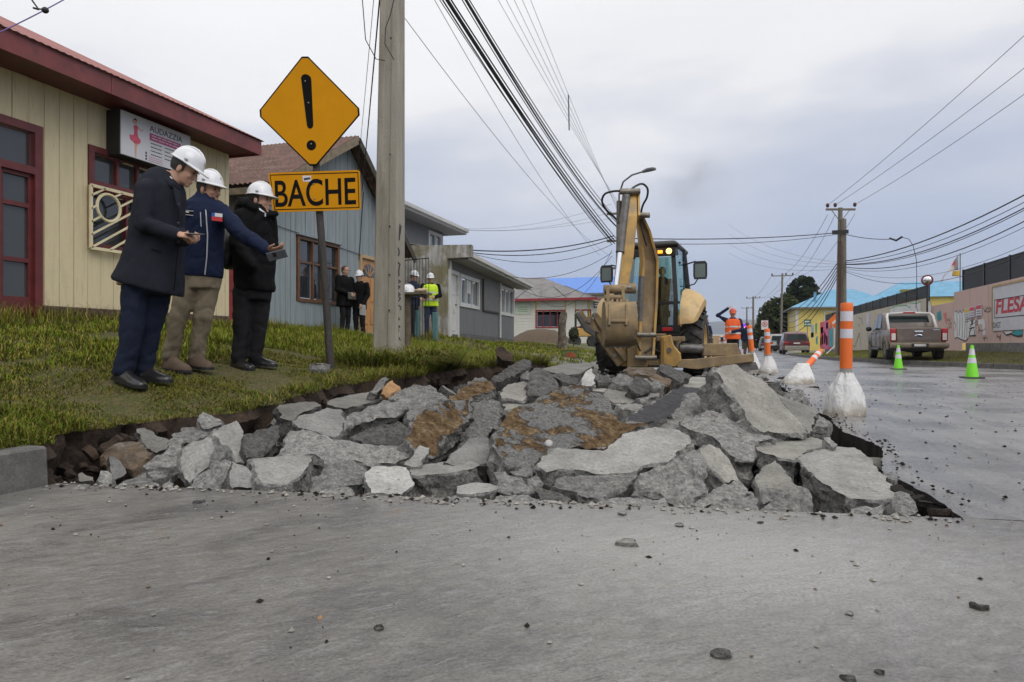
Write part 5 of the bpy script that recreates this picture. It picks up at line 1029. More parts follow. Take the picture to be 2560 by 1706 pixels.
a = Q(1427, 760)[0]; F5.one('pilaster', WB, hw, a-.3, a+.3, .8, zE-.01, .0355, .10)
F5.one('base_trim', YEL, hw, 0, aR, .66, .74, .003, .05)
F5.one('notice_board', M('pale_green_board', (.50, .56, .46), .5, .08), hw, Q(1287, 770)[0], Q(1327.5, 770)[0], Q(1300, 786)[1], Q(1300, 758)[1], .04, .07)
nb = hw.children[-1]; bars(MB(), lambda a, b: F5.pt(Q(1296, 774)[0]+.7*a, Q(1300, 782)[1]+.45*b, .071), 1, 3, 4, .4).build('small_print', M('green_print', (.12, .30, .14), .6), nb); 
SW5 = MB().box((-15.5+aR-.15, 46.01, .4), (-15.5+aR, 54, zE)).build('wall', WB, hw)
e0, e1 = F5.pt(-.6, zE-.05, .6), F5.pt(aR+.7, zE-.05, .6); apx = F5.at(1357, 694, -4.0); top_ = F5.pt(apx[0], apx[1], -4.0)
mb = MB(); mb.add([e0, e1, top_, F5.pt(-3.5, apx[1], -4)], [(0, 1, 2, 3)]); mb.add([e1, F5.pt(aR+.7, zE-.05, -9), top_], [(0, 1, 2)])
NR = M('grey_sheet_roof', (.185, .175, .175), .7, .15, 1.5, dirt=(.12, .11, .11), damt=.3); mb.build('roof', NR, hw, fix=False)
for f in (.28, .52, .76, 1.0): p = e0.lerp(e1, f); mb = MB(); mb.beam([p+Vector((0, -.02, .04)), p.lerp(top_, .55)+Vector((0, -.02, .05))], F5.t, .05, .03); mb.build('roof_seam', GRROOF, hw)
MB().beam([e0, e1], F5.n, .06, .17).build('fascia_board', RTR, hw); MB().beam([e1, F5.pt(aR+.7, zE-.05, -9)], (1, 0, 0), .06, .17).build('fascia_board', RTR, hw)
s5 = tag(F5.box(MB(), Q(1484, 760)[0], Q(1511, 760)[0], Q(1490, 770)[1], Q(1490, 756)[1], -.02, .05).build('shop_board', BLACKP), 'small black board with white lettering beside the white building', 'sign')
bars(MB(), lambda a, b: F5.pt(Q(1487, 767)[0]+.55*a, Q(1489, 768)[1]+.3*b, .051), 1, 2, 6, .6).build('small_print', WHITEP, s5)
tag(MB().tube([F5.pt(Q(1497, 770)[0], 0.5, .0), F5.pt(Q(1497, 770)[0], Q(1490, 757)[1], -.03)], .04, 6).build('pole', GREYC, s5), None); 
BLR = M('bright_blue_roof', (.075, .21, .60), .5, .06, 2); hh = empty('blue_roofed_hall', 'long hall with bright blue roof behind the white building', 'building')
F6 = Fac((-22, 68), (-8.6, 68), (0, -1)); ez = F6.at(1450, 733)[1]; rp = F6.at(1450, 694, -7)
F6.one('wall', M('cream_hall_wall', (.48, .44, .34), .7, .06), hh, 0, 13.4, .3, ez, -.3, 0); mb = MB(); mb.add([F6.pt(-.5, ez-.1, .5), F6.pt(13.9, ez-.1, .5), F6.pt(13.9, rp[1], -7), F6.pt(-.5, rp[1], -7), F6.pt(-.5, ez-.1, -14), F6.pt(13.9, ez-.1, -14)], [(0, 1, 2, 3), (3, 2, 5, 4)]); mb.build('roof', BLR, hh, fix=False)
F6.one('fascia_board', GRROOF, hh, -.5, 13.9, ez-.22, ez-.05, .44, .49)
# ---- yellow house with light blue hipped roof, right
YW = M('yellow_wall', (.66, .52, .14), .6, .06, 2); BR = M('light_blue_roof', (.15, .34, .50), .7, .10, 1, spec=.2, dirt=(.22, .34, .42), damt=.3)
hy = empty('yellow_house', 'yellow house with light blue hipped roof behind the mural wall', 'house'); X0, Y0 = 8.9, 93
FY = Fac((X0, Y0), (X0+11.5, Y0), (0, -1)); ze = FY.at(1990, 767)[1]; MB().box((X0, Y0, 0), (X0+11.5, Y0+12, ze)).build('wall', YW, hy)
MB().box((X0-.06, Y0-.06, 0), (X0+.25, Y0-.002, ze-.02)).build('corner_trim', WHT, hy)
for (px, w_) in ((2060, 1.6), (2110, 1.4)): a = FY.at(px, 790)[0]; FY.window(hy, a, a+w_, ze-2.2, ze-.6, WHT, WGLASS, .14, (.5,))
for k in range(2): MB().box((X0-.05, Y0+2+4*k, ze-2.0), (X0-.003, Y0+3.2+4*k, ze-.7)).build('window', WHT, hy)
rz_ = FY.at(2080, 724, -6)[1]; o_ = .7
mb = MB(); v = [(X0-o_, Y0-o_, ze-.1), (X0+11.5+o_, Y0-o_, ze-.1), (X0+11.5+o_, Y0+12+o_, ze-.1), (X0-o_, Y0+12+o_, ze-.1), (X0+4.8, Y0+6, rz_), (X0+7.5, Y0+6, rz_)]
mb.add(v, [(0, 1, 5, 4), (1, 2, 5), (2, 3, 4, 5), (3, 0, 4)]); mb.build('roof', BR, hy, fix=False); MB().box((X0-o_, Y0-o_, ze-.28), (X0+11.5+o_, Y0-o_+.05, ze-.105)).build('fascia_board', GRROOF, hy); MB().box((X0-o_, Y0-o_+.051, ze-.28), (X0-o_+.05, Y0+12, ze-.105)).build('fascia_board', GRROOF, hy)
MB().box((X0+2.2, Y0+1.2, ze+.6), (X0+2.5, Y0+1.5, ze+1.9)).build('vent_pipe', BR, hy)
h3 = empty('far_blue_roof_house', 'further house with pale blue roof and yellow chimney block, right', 'house'); Xb = 22
Fz = Fac((Xb, 112), (Xb+16, 112), (0, -1)); z3 = Fz.at(2190, 745)[1]; MB().box((Xb, 112, 0), (Xb+16, 122, z3)).build('wall', YW, h3)
mb = MB(); mb.add([(Xb-.6, 111.4, z3), (Xb+16.6, 111.4, z3), (Xb+16.6, 122.6, z3), (Xb-.6, 122.6, z3), (Xb+4, 117, z3+2.6), (Xb+12, 117, z3+2.6)], [(0, 1, 5, 4), (1, 2, 5), (2, 3, 4, 5), (3, 0, 4)]); mb.build('roof', BR, h3, fix=False)
MB().box((Xb+3.2, 112.5, z3-.3), (Xb+5.2, 114.5, z3+1.2)).build('chimney_block', M('olive_block', (.22, .20, .03), .7), h3)
# ================================================================== BACKHOE LOADER
YP = M('digger_yellow', (.47, .285, .075), .5, .12, 4, dirt=(.30, .205, .10), damt=.45, dscale=3.5, bmp=.1, bscale=30)
YD = M('muddy_digger_yellow', (.275, .195, .10), .7, .2, 5, dirt=(.19, .14, .085), damt=.5, dscale=4, bmp=.25, bscale=40)
YF = M('pale_digger_yellow', (.56, .385, .17), .45, .06, 3, dirt=(.40, .29, .15), damt=.35, dscale=3)
BLK = M('cab_black', (.016, .016, .018), .4, .2, 6); RUB = M('tyre_rubber', (.024, .024, .025), .85, .25, 8, dirt=(.075, .065, .055), damt=.4, dscale=6); HOSE = M('hydraulic_hose', (.02, .02, .021), .5, .2)
CHR = M('chrome_rod', (.75, .77, .80), .12, .03, metal=1); STL = M('cylinder_steel', (.13, .125, .12), .5, .25, 8, metal=.4); PIN = M('worn_pin_steel', (.20, .18, .15), .5, .3, 15, metal=.6); GRYP = M('grey_fender_panel', (.25, .25, .22), .5, .12, 4, dirt=(.32, .27, .18), damt=.3)
CGL = glass('cab_glass', (.70, .84, .82), .10)
bk = empty('backhoe_loader', 'yellow backhoe loader standing in the dug lane, boom folded towards the camera', 'backhoe')
BX, BY = -1.52, 15.85                                                        # rear axle centre
BR_ = R(-5); cB, sB = math.cos(BR_), math.sin(BR_)
def L(x, y, z): return Vector((BX+x*cB-y*sB, BY+x*sB+y*cB, z))
def lbox(mb, a, b):
    n = len(mb.v); mb.box(a, b); mb.v[n:] = [tuple(L(*p)) for p in mb.v[n:]]; return mb
def bpart(mb, name, mat, par=None, sm=None, bev=0): return mb.build(name, mat, par or bk, sm, bev)
def wheel(cx, cy, r, w, rimc, lugs, name='wheel'):
    wh = empty(name); wh.parent = bk; c = L(cx, cy, r); n = 40; prof = [(-w/2, r*.58), (-w/2*1.0, r*.80), (-w/2*.92, r*.93), (-w*.3, r*.965), (w*.3, r*.965), (w/2*.92, r*.93), (w/2, r*.80), (w/2, r*.58)]
    mb = MB(); mb.loft([[L(cx+a, cy+q*math.cos(k*2*math.pi/n), r+q*math.sin(k*2*math.pi/n)) for a, q in prof] for k in range(n+1)], False, 0, False); ty = bpart(mb, 'tyre', RUB, wh, 40)
    mb = MB()
    for k in range(lugs):
        for sgn in (-1, 1):
            a = (k+.5*(sgn > 0))*2*math.pi/lugs; pts = []
            for f in (0, .5, 1):
                aa = a+.20*f; rr = r*(1.0-.05*f*f); pts.append(L(cx+sgn*w*(.02+.47*f), cy+rr*math.cos(aa), r+rr*math.sin(aa)))
            mb.beam(pts, Vector((0, -math.sin(a+.1), math.cos(a+.1))), r*.075, r*.07)
    bpart(mb, 'tread_lugs', RUB, wh)
    for sgn in (-1, 1):
        mb = MB(); mb.loft([[L(cx+sgn*(w*.5-o), cy+q*math.cos(k*2*math.pi/24), r+q*math.sin(k*2*math.pi/24)) for k in range(24)] for o, q in ((.02, r*.60), (.02, r*.52), (w*.28, r*.48), (w*.28, r*.2), (w*.18, r*.19), (w*.18, .001))], False); bpart(mb, 'rim', rimc, wh, 40)
    return wh
for sx in (-1, 1):
    wheel(sx*.95, 0, .74, .46, YF, 19); wheel(sx*.92, 2.15, .50, .32, YF, 16)
# chassis, hood, loader at the front
mb = MB(); lbox(mb, (-.42, -.75, .55), (.42, 3.0, .95)); bpart(mb, 'chassis', YD, bev=.02)
mb = MB(); mb.loft([[L(-.42, .95, .95), L(.42, .95, .95), L(.42, .95, 1.62), L(-.42, .95, 1.62)], [L(-.40, 2.9, .95), L(.40, 2.9, .95), L(.38, 2.9, 1.42), L(-.38, 2.9, 1.42)]]); bpart(mb, 'hood', YP, bev=.04)
for sx in (-1, 1): mb = MB(); mb.beam([L(sx*.62, .9, 1.35), L(sx*.62, 2.4, 1.15), L(sx*.62, 3.3, .55)], (1, 0, 0), .10, .2); bpart(mb, 'loader_arm', YP)
mb = MB(); prof = [(3.2, .15), (3.3, .75), (3.45, .95), (3.38, .72), (3.42, .2), (4.1, .12), (4.1, .08), (3.3, .08)]
mb.loft([[L(x, a, b) for a, b in prof] for x in (-1.15, 1.15)]); bpart(mb, 'loader_bucket', YD)
# cab
cz0, cz1, cyr, cyf = .98, 2.88, -.62, .85
mb = MB(); lbox(mb, (-.72, cyr, .90), (.72, cyf, 1.10)); bpart(mb, 'cab_floor', BLK)
cab = MB()
post = [((-.70, cyr+.0), (-.60, cyr+.12)), ((.60, cyr+.0), (.53, cyr+.10)), ((-.76, .25), (-.64, .25)), ((.76, .25), (.64, .25)), ((-.70, cyf), (-.60, cyf-.1)), ((.70, cyf), (.60, cyf-.1))]
for (x0, y0), (x1, y1) in post: cab.beam([L(x0, y0, 1.02), L(x0*1.02, y0, 1.7), L(x1, y1, cz1)], (1, 0, 0), .09, .09)
cab.beam([L(-.7, cyr, 1.62), L(.7, cyr, 1.62)], (0, 1, 0), .05, .05)
cab.beam([L(-.7, cyr, 1.06), L(.7, cyr, 1.06)], (0, 1, 0), .08, .14); cf = bpart(cab, 'cab_frame', BLK)
mb = MB(); mb.loft([[L(-.66, cyr-.02, cz1-.06), L(.66, cyr-.02, cz1-.06), L(.66, cyf, cz1-.06), L(-.66, cyf, cz1-.06)], [L(-.68, cyr-.06, cz1+.02), L(.68, cyr-.06, cz1+.02), L(.68, cyf+.05, cz1+.02), L(-.68, cyf+.05, cz1+.02)], [L(-.58, cyr+.03, cz1+.10), L(.58, cyr+.03, cz1+.10), L(.58, cyf-.05, cz1+.10), L(-.58, cyf-.05, cz1+.10)]]); roof_ = bpart(mb, 'cab_roof', BLK, bev=.02)
mb = MB(); lbox(mb, (-.62, cyr-.05, cz1-.24), (.62, cyr+.06, cz1-.065)); bpart(mb, 'light_bar', BLK, cf)
def pane(q, name='pane'):
    a, b, c, d = (L(*p) for p in q); n = (b-a).cross(d-a).normalized()*.006; mb = MB(); mb.prism([a, b, c, d], n); return bpart(mb, name, CGL, cf)
pane([(-.64, cyr-.01, 1.12), (.64, cyr-.01, 1.12), (.62, cyr+.03, 1.6), (-.62, cyr+.03, 1.6)]); pane([(-.62, cyr+.03, 1.65), (.62, cyr+.03, 1.65), (.57, cyr+.08, cz1-.26), (-.57, cyr+.08, cz1-.26)])
for sx in (-1, 1):
    pane([(sx*.74, cyr+.05, 1.12), (sx*.77, .20, 1.12), (sx*.66, .20, cz1-.08), (sx*.62, cyr+.16, cz1-.08)]); pane([(sx*.77, .30, 1.12), (sx*.72, cyf-.05, 1.12), (sx*.62, cyf-.12, cz1-.08), (sx*.66, .30, cz1-.08)])
pane([(-.66, cyf, 1.4), (.66, cyf, 1.4), (.58, cyf-.09, cz1-.08), (-.58, cyf-.09, cz1-.08)])
for (y, z) in ((-.45, 2.5), (-.35, 1.35), (.12, 2.55), (.15, 1.3)): bpart(MB().ell(L(.76 if z < 2 else .67, y, z), (.03, .05, .03), nu=8, nv=5), 'hinge', BLK, cf)
mb = MB(); mb.tube([L(-.30, cyr+.1, cz1+.1), L(-.31, cyr+.1, cz1+.34)], .006, 4); bpart(mb, 'aerial', BLK)
# lights
LAMP = emit('work_lamp_glow', (1, .52, .15), 3.4); AMB = emit('amber_lamp_glow', (1, .36, .03), 1.7)
for x in (-.02, .48):
    mb = MB(); mb.tube([L(x, cyr-.03, cz1-.15), L(x, cyr-.10, cz1-.15)], .075, 14); h_ = bpart(mb, 'work_lamp', BLK, sm=40); mb = MB(); mb.tube([L(x, cyr-.10, cz1-.15), L(x, cyr-.112, cz1-.15)], [.064, .05], 14); bpart(mb, 'lens', LAMP, h_)
mb = MB(); lbox(mb, (.14, cyr-.09, cz1-.19), (.34, cyr-.05, cz1-.12)); bpart(mb, 'amber_lamp', AMB, bev=.01)
mb = MB(); lbox(mb, (-.62, cyr-.07, .99), (.62, cyr-.03, 1.09)); tl = bpart(mb, 'lamp_strip', BLK)
for x0, x1, m_ in ((.33, .56, M('red_tail_lens', (.40, .015, .02), .3)), (-.05, .20, M('amber_tail_lens', (.50, .30, .02), .3)), (-.26, -.12, bpy.data.materials['amber_tail_lens'])):
    mb = MB(); lbox(mb, (x0, cyr-.10, 1.0), (x1, cyr-.071, 1.08)); bpart(mb, 'tail_lamp', m_, tl, bev=.008)
# mirrors
for sx in (-1, 1):
    mb = MB(); mb.tube([L(sx*.66, .1, 2.50), L(sx*.95, -.05, 2.56), L(sx*1.06, -.05, 2.5)], .016, 6); mb.tube([L(sx*.72, .1, 2.02), L(sx*.93, -.02, 2.06), L(sx*1.03, -.05, 2.2)], .014, 6); a_ = bpart(mb, 'mirror_arm', BLK)
    mb = MB(); mb.loft([[L(sx*1.06+x*s_, -.05+dy, 2.36+z*s_) for x, z in ((-.13, -.2), (.13, -.2), (.15, -.12), (.15, .14), (.11, .2), (-.11, .2), (-.15, .14), (-.15, -.12))] for dy, s_ in ((.06, .75), (.0, 1), (-.03, 1))]); bpart(mb, 'mirror', BLK, a_)
    mb = MB(); lbox(mb, (sx*1.06-.11, -.05-.035, 2.2), (sx*1.06+.11, -.05-.031, 2.5)); bpart(mb, 'mirror_glass', window_glass('mirror_face', (.12, .15, .13), .4) if sx == -1 else bpy.data.materials['mirror_face'], a_)
# rear fenders sloping down from the cab
for sx in (-1, 1):
    mb = MB(); rows = []
    for y, z, xo, zb_ in ((-.92, 1.32, 1.02, 1.16), (-.80, 1.58, 1.10, 1.22), (-.55, 1.82, 1.16, 1.40), (-.1, 1.92, 1.17, 1.56), (.35, 1.86, 1.15, 1.54), (.75, 1.6, 1.08, 1.36)):
        rows.append([L(sx*.74, y, z+.04), L(sx*.88, y, z+.02), L(sx*(xo-.08), y, z-.10), L(sx*xo, y, (z+zb_)/2-.02), L(sx*(xo-.01), y, zb_), L(sx*.74, y, zb_-.02)])
    mb.loft(rows); bpart(mb, 'fender', YF, sm=35)
    mb = MB(); mb.prism([L(sx*.745, cyr-.10, 1.13), L(sx*.745, cyr-.10, 1.62), L(sx*.76, .3, 1.68), L(sx*.76, .3, 1.13)], (sx*.03, 0, 0)); bpart(mb, 'side_panel', GRYP)
# rear frame with the swing post
mb = MB(); lbox(mb, (-.62, -1.02, .26), (.85, -.86, .36)); lbox(mb, (-.62, -1.02, .78), (.85, -.88, .88)); bpart(mb, 'cross_beam', YD, bev=.015)
for sx in (-1, 1):
    mb = MB(); e_ = .0 if sx > 0 else -.22; pr = [(sx*.38, .88), (sx*(.58+e_), .92), (sx*(.64+e_), .70), (sx*(.78+e_), .52), (sx*(.79+e_), .36), (sx*(.68+e_), .24), (sx*.36, .24)]
    mb.prism([L(x, -1.10, z) for x, z in pr], (0, .2, 0)); bpart(mb, 'frame_plate', YP, bev=.02); mb = MB(); lbox(mb, (sx*.44, -1.135, .30), (sx*.50, -1.10, .88)); bpart(mb, 'frame_rib', YP)
    mb = MB(); mb.tube([L(sx*.55, -1.14, .60), L(sx*.55, -1.08, .60)], .05, 12); bpart(mb, 'bolt', PIN)
mb = MB(); lbox(mb, (-.30, -.95, .4), (.30, -.80, .78)); mb.tube([L(-.15, -1.0, .5), L(.2, -1.0, .62), L(.4, -1.02, .5)], .03, 6); bpart(mb, 'valve_block', BLK)
# boom, dipper and bucket: real 3-D chain swung to the left
K0 = L(-.10, -1.12, .50); S_ = camvec(1, 0, 0)                                # lateral axis of the swung boom
def pc(cx, cy, d): return P(1380+cx/2.8, 400+cy/2.8, d)
sw = MB(); lbox(sw, (-.30, -1.34, .22), (.10, -1.10, .80)); bpart(sw, 'swing_post', YD, bev=.03)
b0, b1, b2, b3, b4 = pc(655, 1385, 14.25), pc(668, 1000, 14.45), pc(680, 700, 14.4), pc(640, 480, 14.2), pc(605, 385, 14.0)
mb = MB(); off = S_*.14
for sgn in (-1, 1):                                                           # two boom cheeks with a dark hollow between
    mb.beam([b0+off*sgn, b1+off*sgn*1.15, b2+off*sgn*1.0, b3+off*sgn*.7, b4+off*sgn*.6], S_, .05, [.22, .34, .40, .32, .2])
boom = bpart(mb, 'boom', YP, sm=30)
mb = MB(); mb.beam([b0, b1, b2, b3, b4], S_, [.30, .32, .30, .20, .16], [.10, .20, .22, .16, .1]); bpart(mb, 'boom_web', YD, boom)
mb = MB(); q0, q1 = pc(612, 1130, 14.0), pc(640, 560, 14.0); mb.tube([q0, q0.lerp(q1, .55)], .06, 10); bpart(mb, 'boom_cylinder', STL, boom, 40)
for (cx, cy, d) in ((655, 1385, 14.12), (650, 1225, 14.1), (607, 388, 13.85)): c = pc(cx, cy, d); mb = MB(); mb.tube([c-S_*.22, c+S_*.22], .055, 12); bpart(mb, 'pin', PIN, boom, 40)
TXT = M('black_decal', (.02, .02, .02), .5)
mb = MB(); a = pc(690, 800, 14.2); mb.prism([b2+S_*.162+Vector((0, 0, .25))+camvec(0, -.06, 0), b2+S_*.162+Vector((0, 0, .25))+camvec(0, .06, 0), b2+S_*.168+Vector((0, 0, -.35))+camvec(0, .06, 0), b2+S_*.168+Vector((0, 0, -.35))+camvec(0, -.06, 0)], S_*.004); bpart(mb, 'decal', TXT, boom)
d0, d1, d2, d3 = pc(552, 225, 13.72), pc(540, 420, 13.55), pc(515, 700, 13.40), pc(490, 905, 13.30)
mb = MB(); mb.beam([d0, d1, d2, d3], S_, [.20, .26, .26, .20], [.24, .42, .34, .24]); dip = bpart(mb, 'dipper', YP, bev=.02)
mb = MB(); mb.beam([d0+S_*.135, d1+S_*.165], S_, .04, [.26, .4]); mb.beam([d0-S_*.135, d1-S_*.165], S_, .04, [.26, .4]); bpart(mb, 'dipper_cheek', YP, dip)
for (cx, cy, d) in ((545, 222, 13.5), (485, 895, 13.15)): c = pc(cx, cy, d); mb = MB(); mb.tube([c-S_*.20, c+S_*.20], .06, 12); bpart(mb, 'pin', PIN, dip, 40)
mb = MB(); c0_, c1_ = pc(522, 250, 13.45), pc(478, 640, 13.22); mb.tube([c0_, c1_], .078, 14); mb.tube([c1_, c1_.lerp(c0_, -.02)], .088, 14); cy_ = bpart(mb, 'bucket_cylinder', STL, sm=40)
mb = MB(); r1 = pc(447, 890, 13.08); mb.tube([c1_, r1], .05, 12); bpart(mb, 'rod', CHR, cy_, 40)
mb = MB(); c0_, c1_ = pc(470, 290, 13.7), pc(470, 440, 13.7); mb.tube([c0_, c1_], .05, 10); bpart(mb, 'crowd_cylinder', STL, sm=40)
# linkage and bucket
mb = MB(); lk = pc(440, 905, 13.05); mb.tube([lk-S_*.21, lk+S_*.21], .085, 14); mb.tube([pc(430, 965, 13.0)-S_*.17, pc(430, 965, 13.0)+S_*.17], .055, 12); mb.tube([pc(505, 900, 13.2)-S_*.12, pc(505, 900, 13.2)+S_*.22], .10, 14)
mb.beam([pc(385, 890, 13.05), pc(390, 1000, 13.0)], S_, .06, .16); mb.beam([pc(490, 890, 13.05), pc(500, 1010, 13.0)], S_, .06, .16); bpart(mb, 'bucket_link', YD, sm=35)
mb = MB()
for cx0, cx1 in ((420, 425), (455, 460), (480, 490), (525, 515)): mb.beam([pc(cx0, 985, 12.95), pc(cx1, 1130, 12.72)], S_, .04, .10)
mb.tube([pc(400, 1130, 12.7), pc(530, 1130, 12.7)], .035, 10); mb.beam([pc(440, 1010, 12.9), pc(445, 1100, 12.85)], S_, .14, .12); bpart(mb, 'bucket_ears', YD)
def bucket():
    g = empty('bucket'); g.parent = bk; ax, bxp = pc(388, 1150, 12.75), pc(584, 1150, 12.75); W = (bxp-ax); n = 12
    # profile in the (towards camera, up) plane: curled bowl, mouth facing the machine
    prof = [(.30, .44), (.14, .43), (.02, .34), (-.06, .14), (-.05, -.10), (.04, -.28), (.18, -.39), (.36, -.41)]
    f = camvec(0, 1, 0); shell = MB(); ti = .03
    outer = lambda o: [o+f*a+Vector((0, 0, b)) for a, b in prof]; inner = lambda o: [o+f*(a+ti)+Vector((0, 0, b*.95)) for a, b in reversed(prof)]
    o0, o1 = ax, bxp; shell.loft([outer(o0)+inner(o0), outer(o1)+inner(o1)]); bpart(shell, 'bowl', YD, g, 40)
    for o, s_ in ((o0, -1), (o1, 1)):
        mb = MB(); pl = outer(o)+[o+f*.56+Vector((0, 0, -.36)), o+f*.6+Vector((0, 0, .1)), o+f*.45+Vector((0, 0, .40))]; mb.prism(pl, S_*.035*s_); bpart(mb, 'side_plate', YD, g)
    for k in range(5):
        c = o0.lerp(o1, (k+.5)/5)+f*.36+Vector((0, 0, -.41)); mb = MB(); mb.loft([[c+S_*a+Vector((0, 0, b)) for a, b in ((-.04, -.03), (.04, -.03), (.04, .03), (-.04, .03))], [c+f*.2+S_*a*.6+Vector((0, 0, b-.03)) for a, b in ((-.04, -.008), (.04, -.008), (.04, .008), (-.04, .008))]]); bpart(mb, 'tooth', PIN, g)
    mb = MB()
    for cx in (402, 520): mb.beam([pc(cx, 1010, 12.8), pc(cx-2, 1160, 12.68)], S_, .035, .10)
    bpart(mb, 'lug', YD, g)
bucket()
# hoses over the top of the boom
def hose(pts, r=.022):
    pts = [pc(*p) for p in pts]; out = []
    for i in range(len(pts)-1):                                              # Catmull-Rom
        p0, p1, p2, p3 = pts[max(i-1, 0)], pts[i], pts[i+1], pts[min(i+2, len(pts)-1)]
        for k in range(6):
            t = k/6; out.append(.5*((2*p1)+(p2-p0)*t+(2*p0-5*p1+4*p2-p3)*t*t+(3*p1-p0-3*p2+p3)*t**3))
    out.append(pts[-1]); bpart(MB().tube(out, r, 7), 'hose', HOSE, sm=180)
hose([(500, 218, 13.5), (430, 220, 13.6), (370, 240, 13.8), (350, 290, 13.9), (380, 350, 14), (430, 395, 14.1), (470, 440, 14.2)])
hose([(540, 225, 13.5), (575, 190, 13.6), (630, 168, 13.8), (668, 200, 13.9), (665, 260, 14), (635, 320, 14.1), (625, 380, 14.2), (648, 440, 14.3), (645, 480, 14.3)])
hose([(560, 240, 13.6), (530, 290, 13.4), (545, 360, 13.5), (575, 420, 13.9), (600, 400, 14)], .018); hose([(640, 390, 14.05), (625, 440, 14.0), (640, 520, 14.0), (662, 600, 14.1)], .018)
hose([(700, 1180, 14.3), (730, 1250, 14.2), (700, 1310, 14.2), (650, 1350, 14.1)], .022); hose([(600, 1150, 14.1), (585, 1250, 14.1), (620, 1340, 14.1)], .020); hose([(895, 1300, 14.6), (935, 1285, 14.5), (945, 1315, 14.5), (900, 1330, 14.6)], .016)
# stabilisers: left raised, right lying out sideways
A0, A1, A2, A3 = pc(485, 1430, 14.75), pc(370, 1260, 14.65), pc(285, 1120, 14.6), pc(205, 1070, 14.55)
mb = MB(); mb.beam([A0, A1, A2], camvec(0, 1, 0), .16, [.20, .24, .22]); st_ = bpart(mb, 'stabilizer_arm', YD, bev=.012)
mb = MB(); e0_, e1_ = pc(300, 1085, 14.5), pc(520, 1400, 14.6); mb.beam([e0_, e0_.lerp(e1_, .55), e1_], camvec(0, 1, 0), .10, [.12, .16, .10]); bpart(mb, 'stabilizer_cylinder', YD, st_)
mb = MB(); mb.prism([pc(*q, 14.5) for q in ((205, 1045), (185, 1070), (168, 1075), (300, 1225), (295, 1195), (330, 1210), (275, 1085), (240, 1100))], camvec(0, .35, 0)); ft = bpart(mb, 'stabilizer_foot', YD, st_)
mb = MB(); mb.prism([pc(*q, 14.48) for q in ((168, 1075), (180, 1062), (245, 1150), (305, 1200), (300, 1235), (240, 1195))], camvec(0, .42, 0)); bpart(mb, 'foot_pad', STL, st_)
for (cx, cy, d) in ((262, 1125, 14.45), (302, 1085, 14.45), (440, 1370, 14.6)): c = pc(cx, cy, d); mb = MB(); mb.tube([c, c+camvec(0, .2, 0)], .05, 12); bpart(mb, 'pin', PIN, st_, 40)
mb = MB(); a0_, a1_, a2_, a3_ = pc(870, 1425, 14.4), pc(1010, 1430, 14.35), pc(1200, 1405, 14.3), pc(1405, 1385, 14.25); mb.beam([a0_, a1_, a2_, a3_], camvec(0, 1, 0), .16, [.16, .22, .20, .16]); st2 = bpart(mb, 'stabilizer_arm', YD, bev=.012)
mb = MB(); mb.tube([pc(890, 1315, 14.5), pc(1055, 1325, 14.45)], .10, 14); bpart(mb, 'stabilizer_cylinder', STL, st2, 40)
mb = MB(); mb.beam([pc(1050, 1330, 14.45), pc(1295, 1328, 14.35)], camvec(0, 1, 0), .18, .27); bpart(mb, 'cylinder_guard', YD, st2, bev=.02)
mb = MB(); mb.prism([pc(*q, 14.3) for q in ((1280, 1300), (1320, 1330), (1330, 1375), (1400, 1360), (1412, 1400), (1395, 1430), (1310, 1420), (1270, 1380))], camvec(0, .35, 0)); bpart(mb, 'stabilizer_foot', YD, st2)
mb = MB(); mb.prism([pc(*q, 14.3) for q in ((1300, 1425), (1425, 1415), (1450, 1470), (1320, 1480))], camvec(0, .45, 0)); bpart(mb, 'foot_pad', STL, st2)
# seat and wheel inside the cab
mb = MB(); lbox(mb, (-.10, -.10, 1.15), (.42, .30, 1.56)); lbox(mb, (-.10, .27, 1.56), (.42, .38, 2.2)); bpart(mb, 'seat', BLK, bev=.04)
mb = MB(); lbox(mb, (-.45, -.45, 1.1), (.30, -.3, 1.55)); bpart(mb, 'console', BLK, bev=.03)
# ================================================================== PEOPLE
def cloth(name, col, rough=.85, var=.12, fine=.35): return M(name, col, rough, var, 9, spec=.2, bmp=fine, bscale=180)
SKIN = M('skin', (.47, .27, .19), .55, .08, 12, spec=.35); SKIN2 = M('tanned_skin', (.40, .22, .15), .55, .08, 12, spec=.35); HAIR = M('black_hair', (.014, .011, .010), .6, .3, 40); HAIRB = M('brown_hair', (.10, .055, .03), .6, .3, 40); BEARD = M('dark_beard', (.045, .028, .02), .8, .3, 60)
HAT = M('white_hard_hat', (.66, .67, .70), .28, .02, 3, coat=.3); HATR = M('orange_hard_hat', (.62, .10, .05), .3, .05, 3); CLIP = M('grey_clip', (.35, .36, .38), .5)
NAVY = cloth('navy_overcoat_wool', (.0150, .0168, .0255)); NAVYJ = M('navy_softshell', (.009, .015, .042), .75, .15, 6, spec=.15, bmp=.2, bscale=60); BLKP = M('black_parka', (.007, .007, .008), .85, .2, 6, spec=.12, bmp=.25, bscale=80)
SUIT = cloth('dark_blue_trousers', (.011, .016, .034)); KHAKI = cloth('khaki_trousers', (.20, .165, .115), .85, .12); BLKT = cloth('black_trousers', (.014, .014, .016)); SHOE = M('black_shoe_leather', (.014, .013, .015), .32, .2, 8, coat=.2); BOOT = M('brown_suede_boot', (.11, .075, .05), .85, .2, 12); WSH = M('white_shirt', (.68, .68, .70), .7)
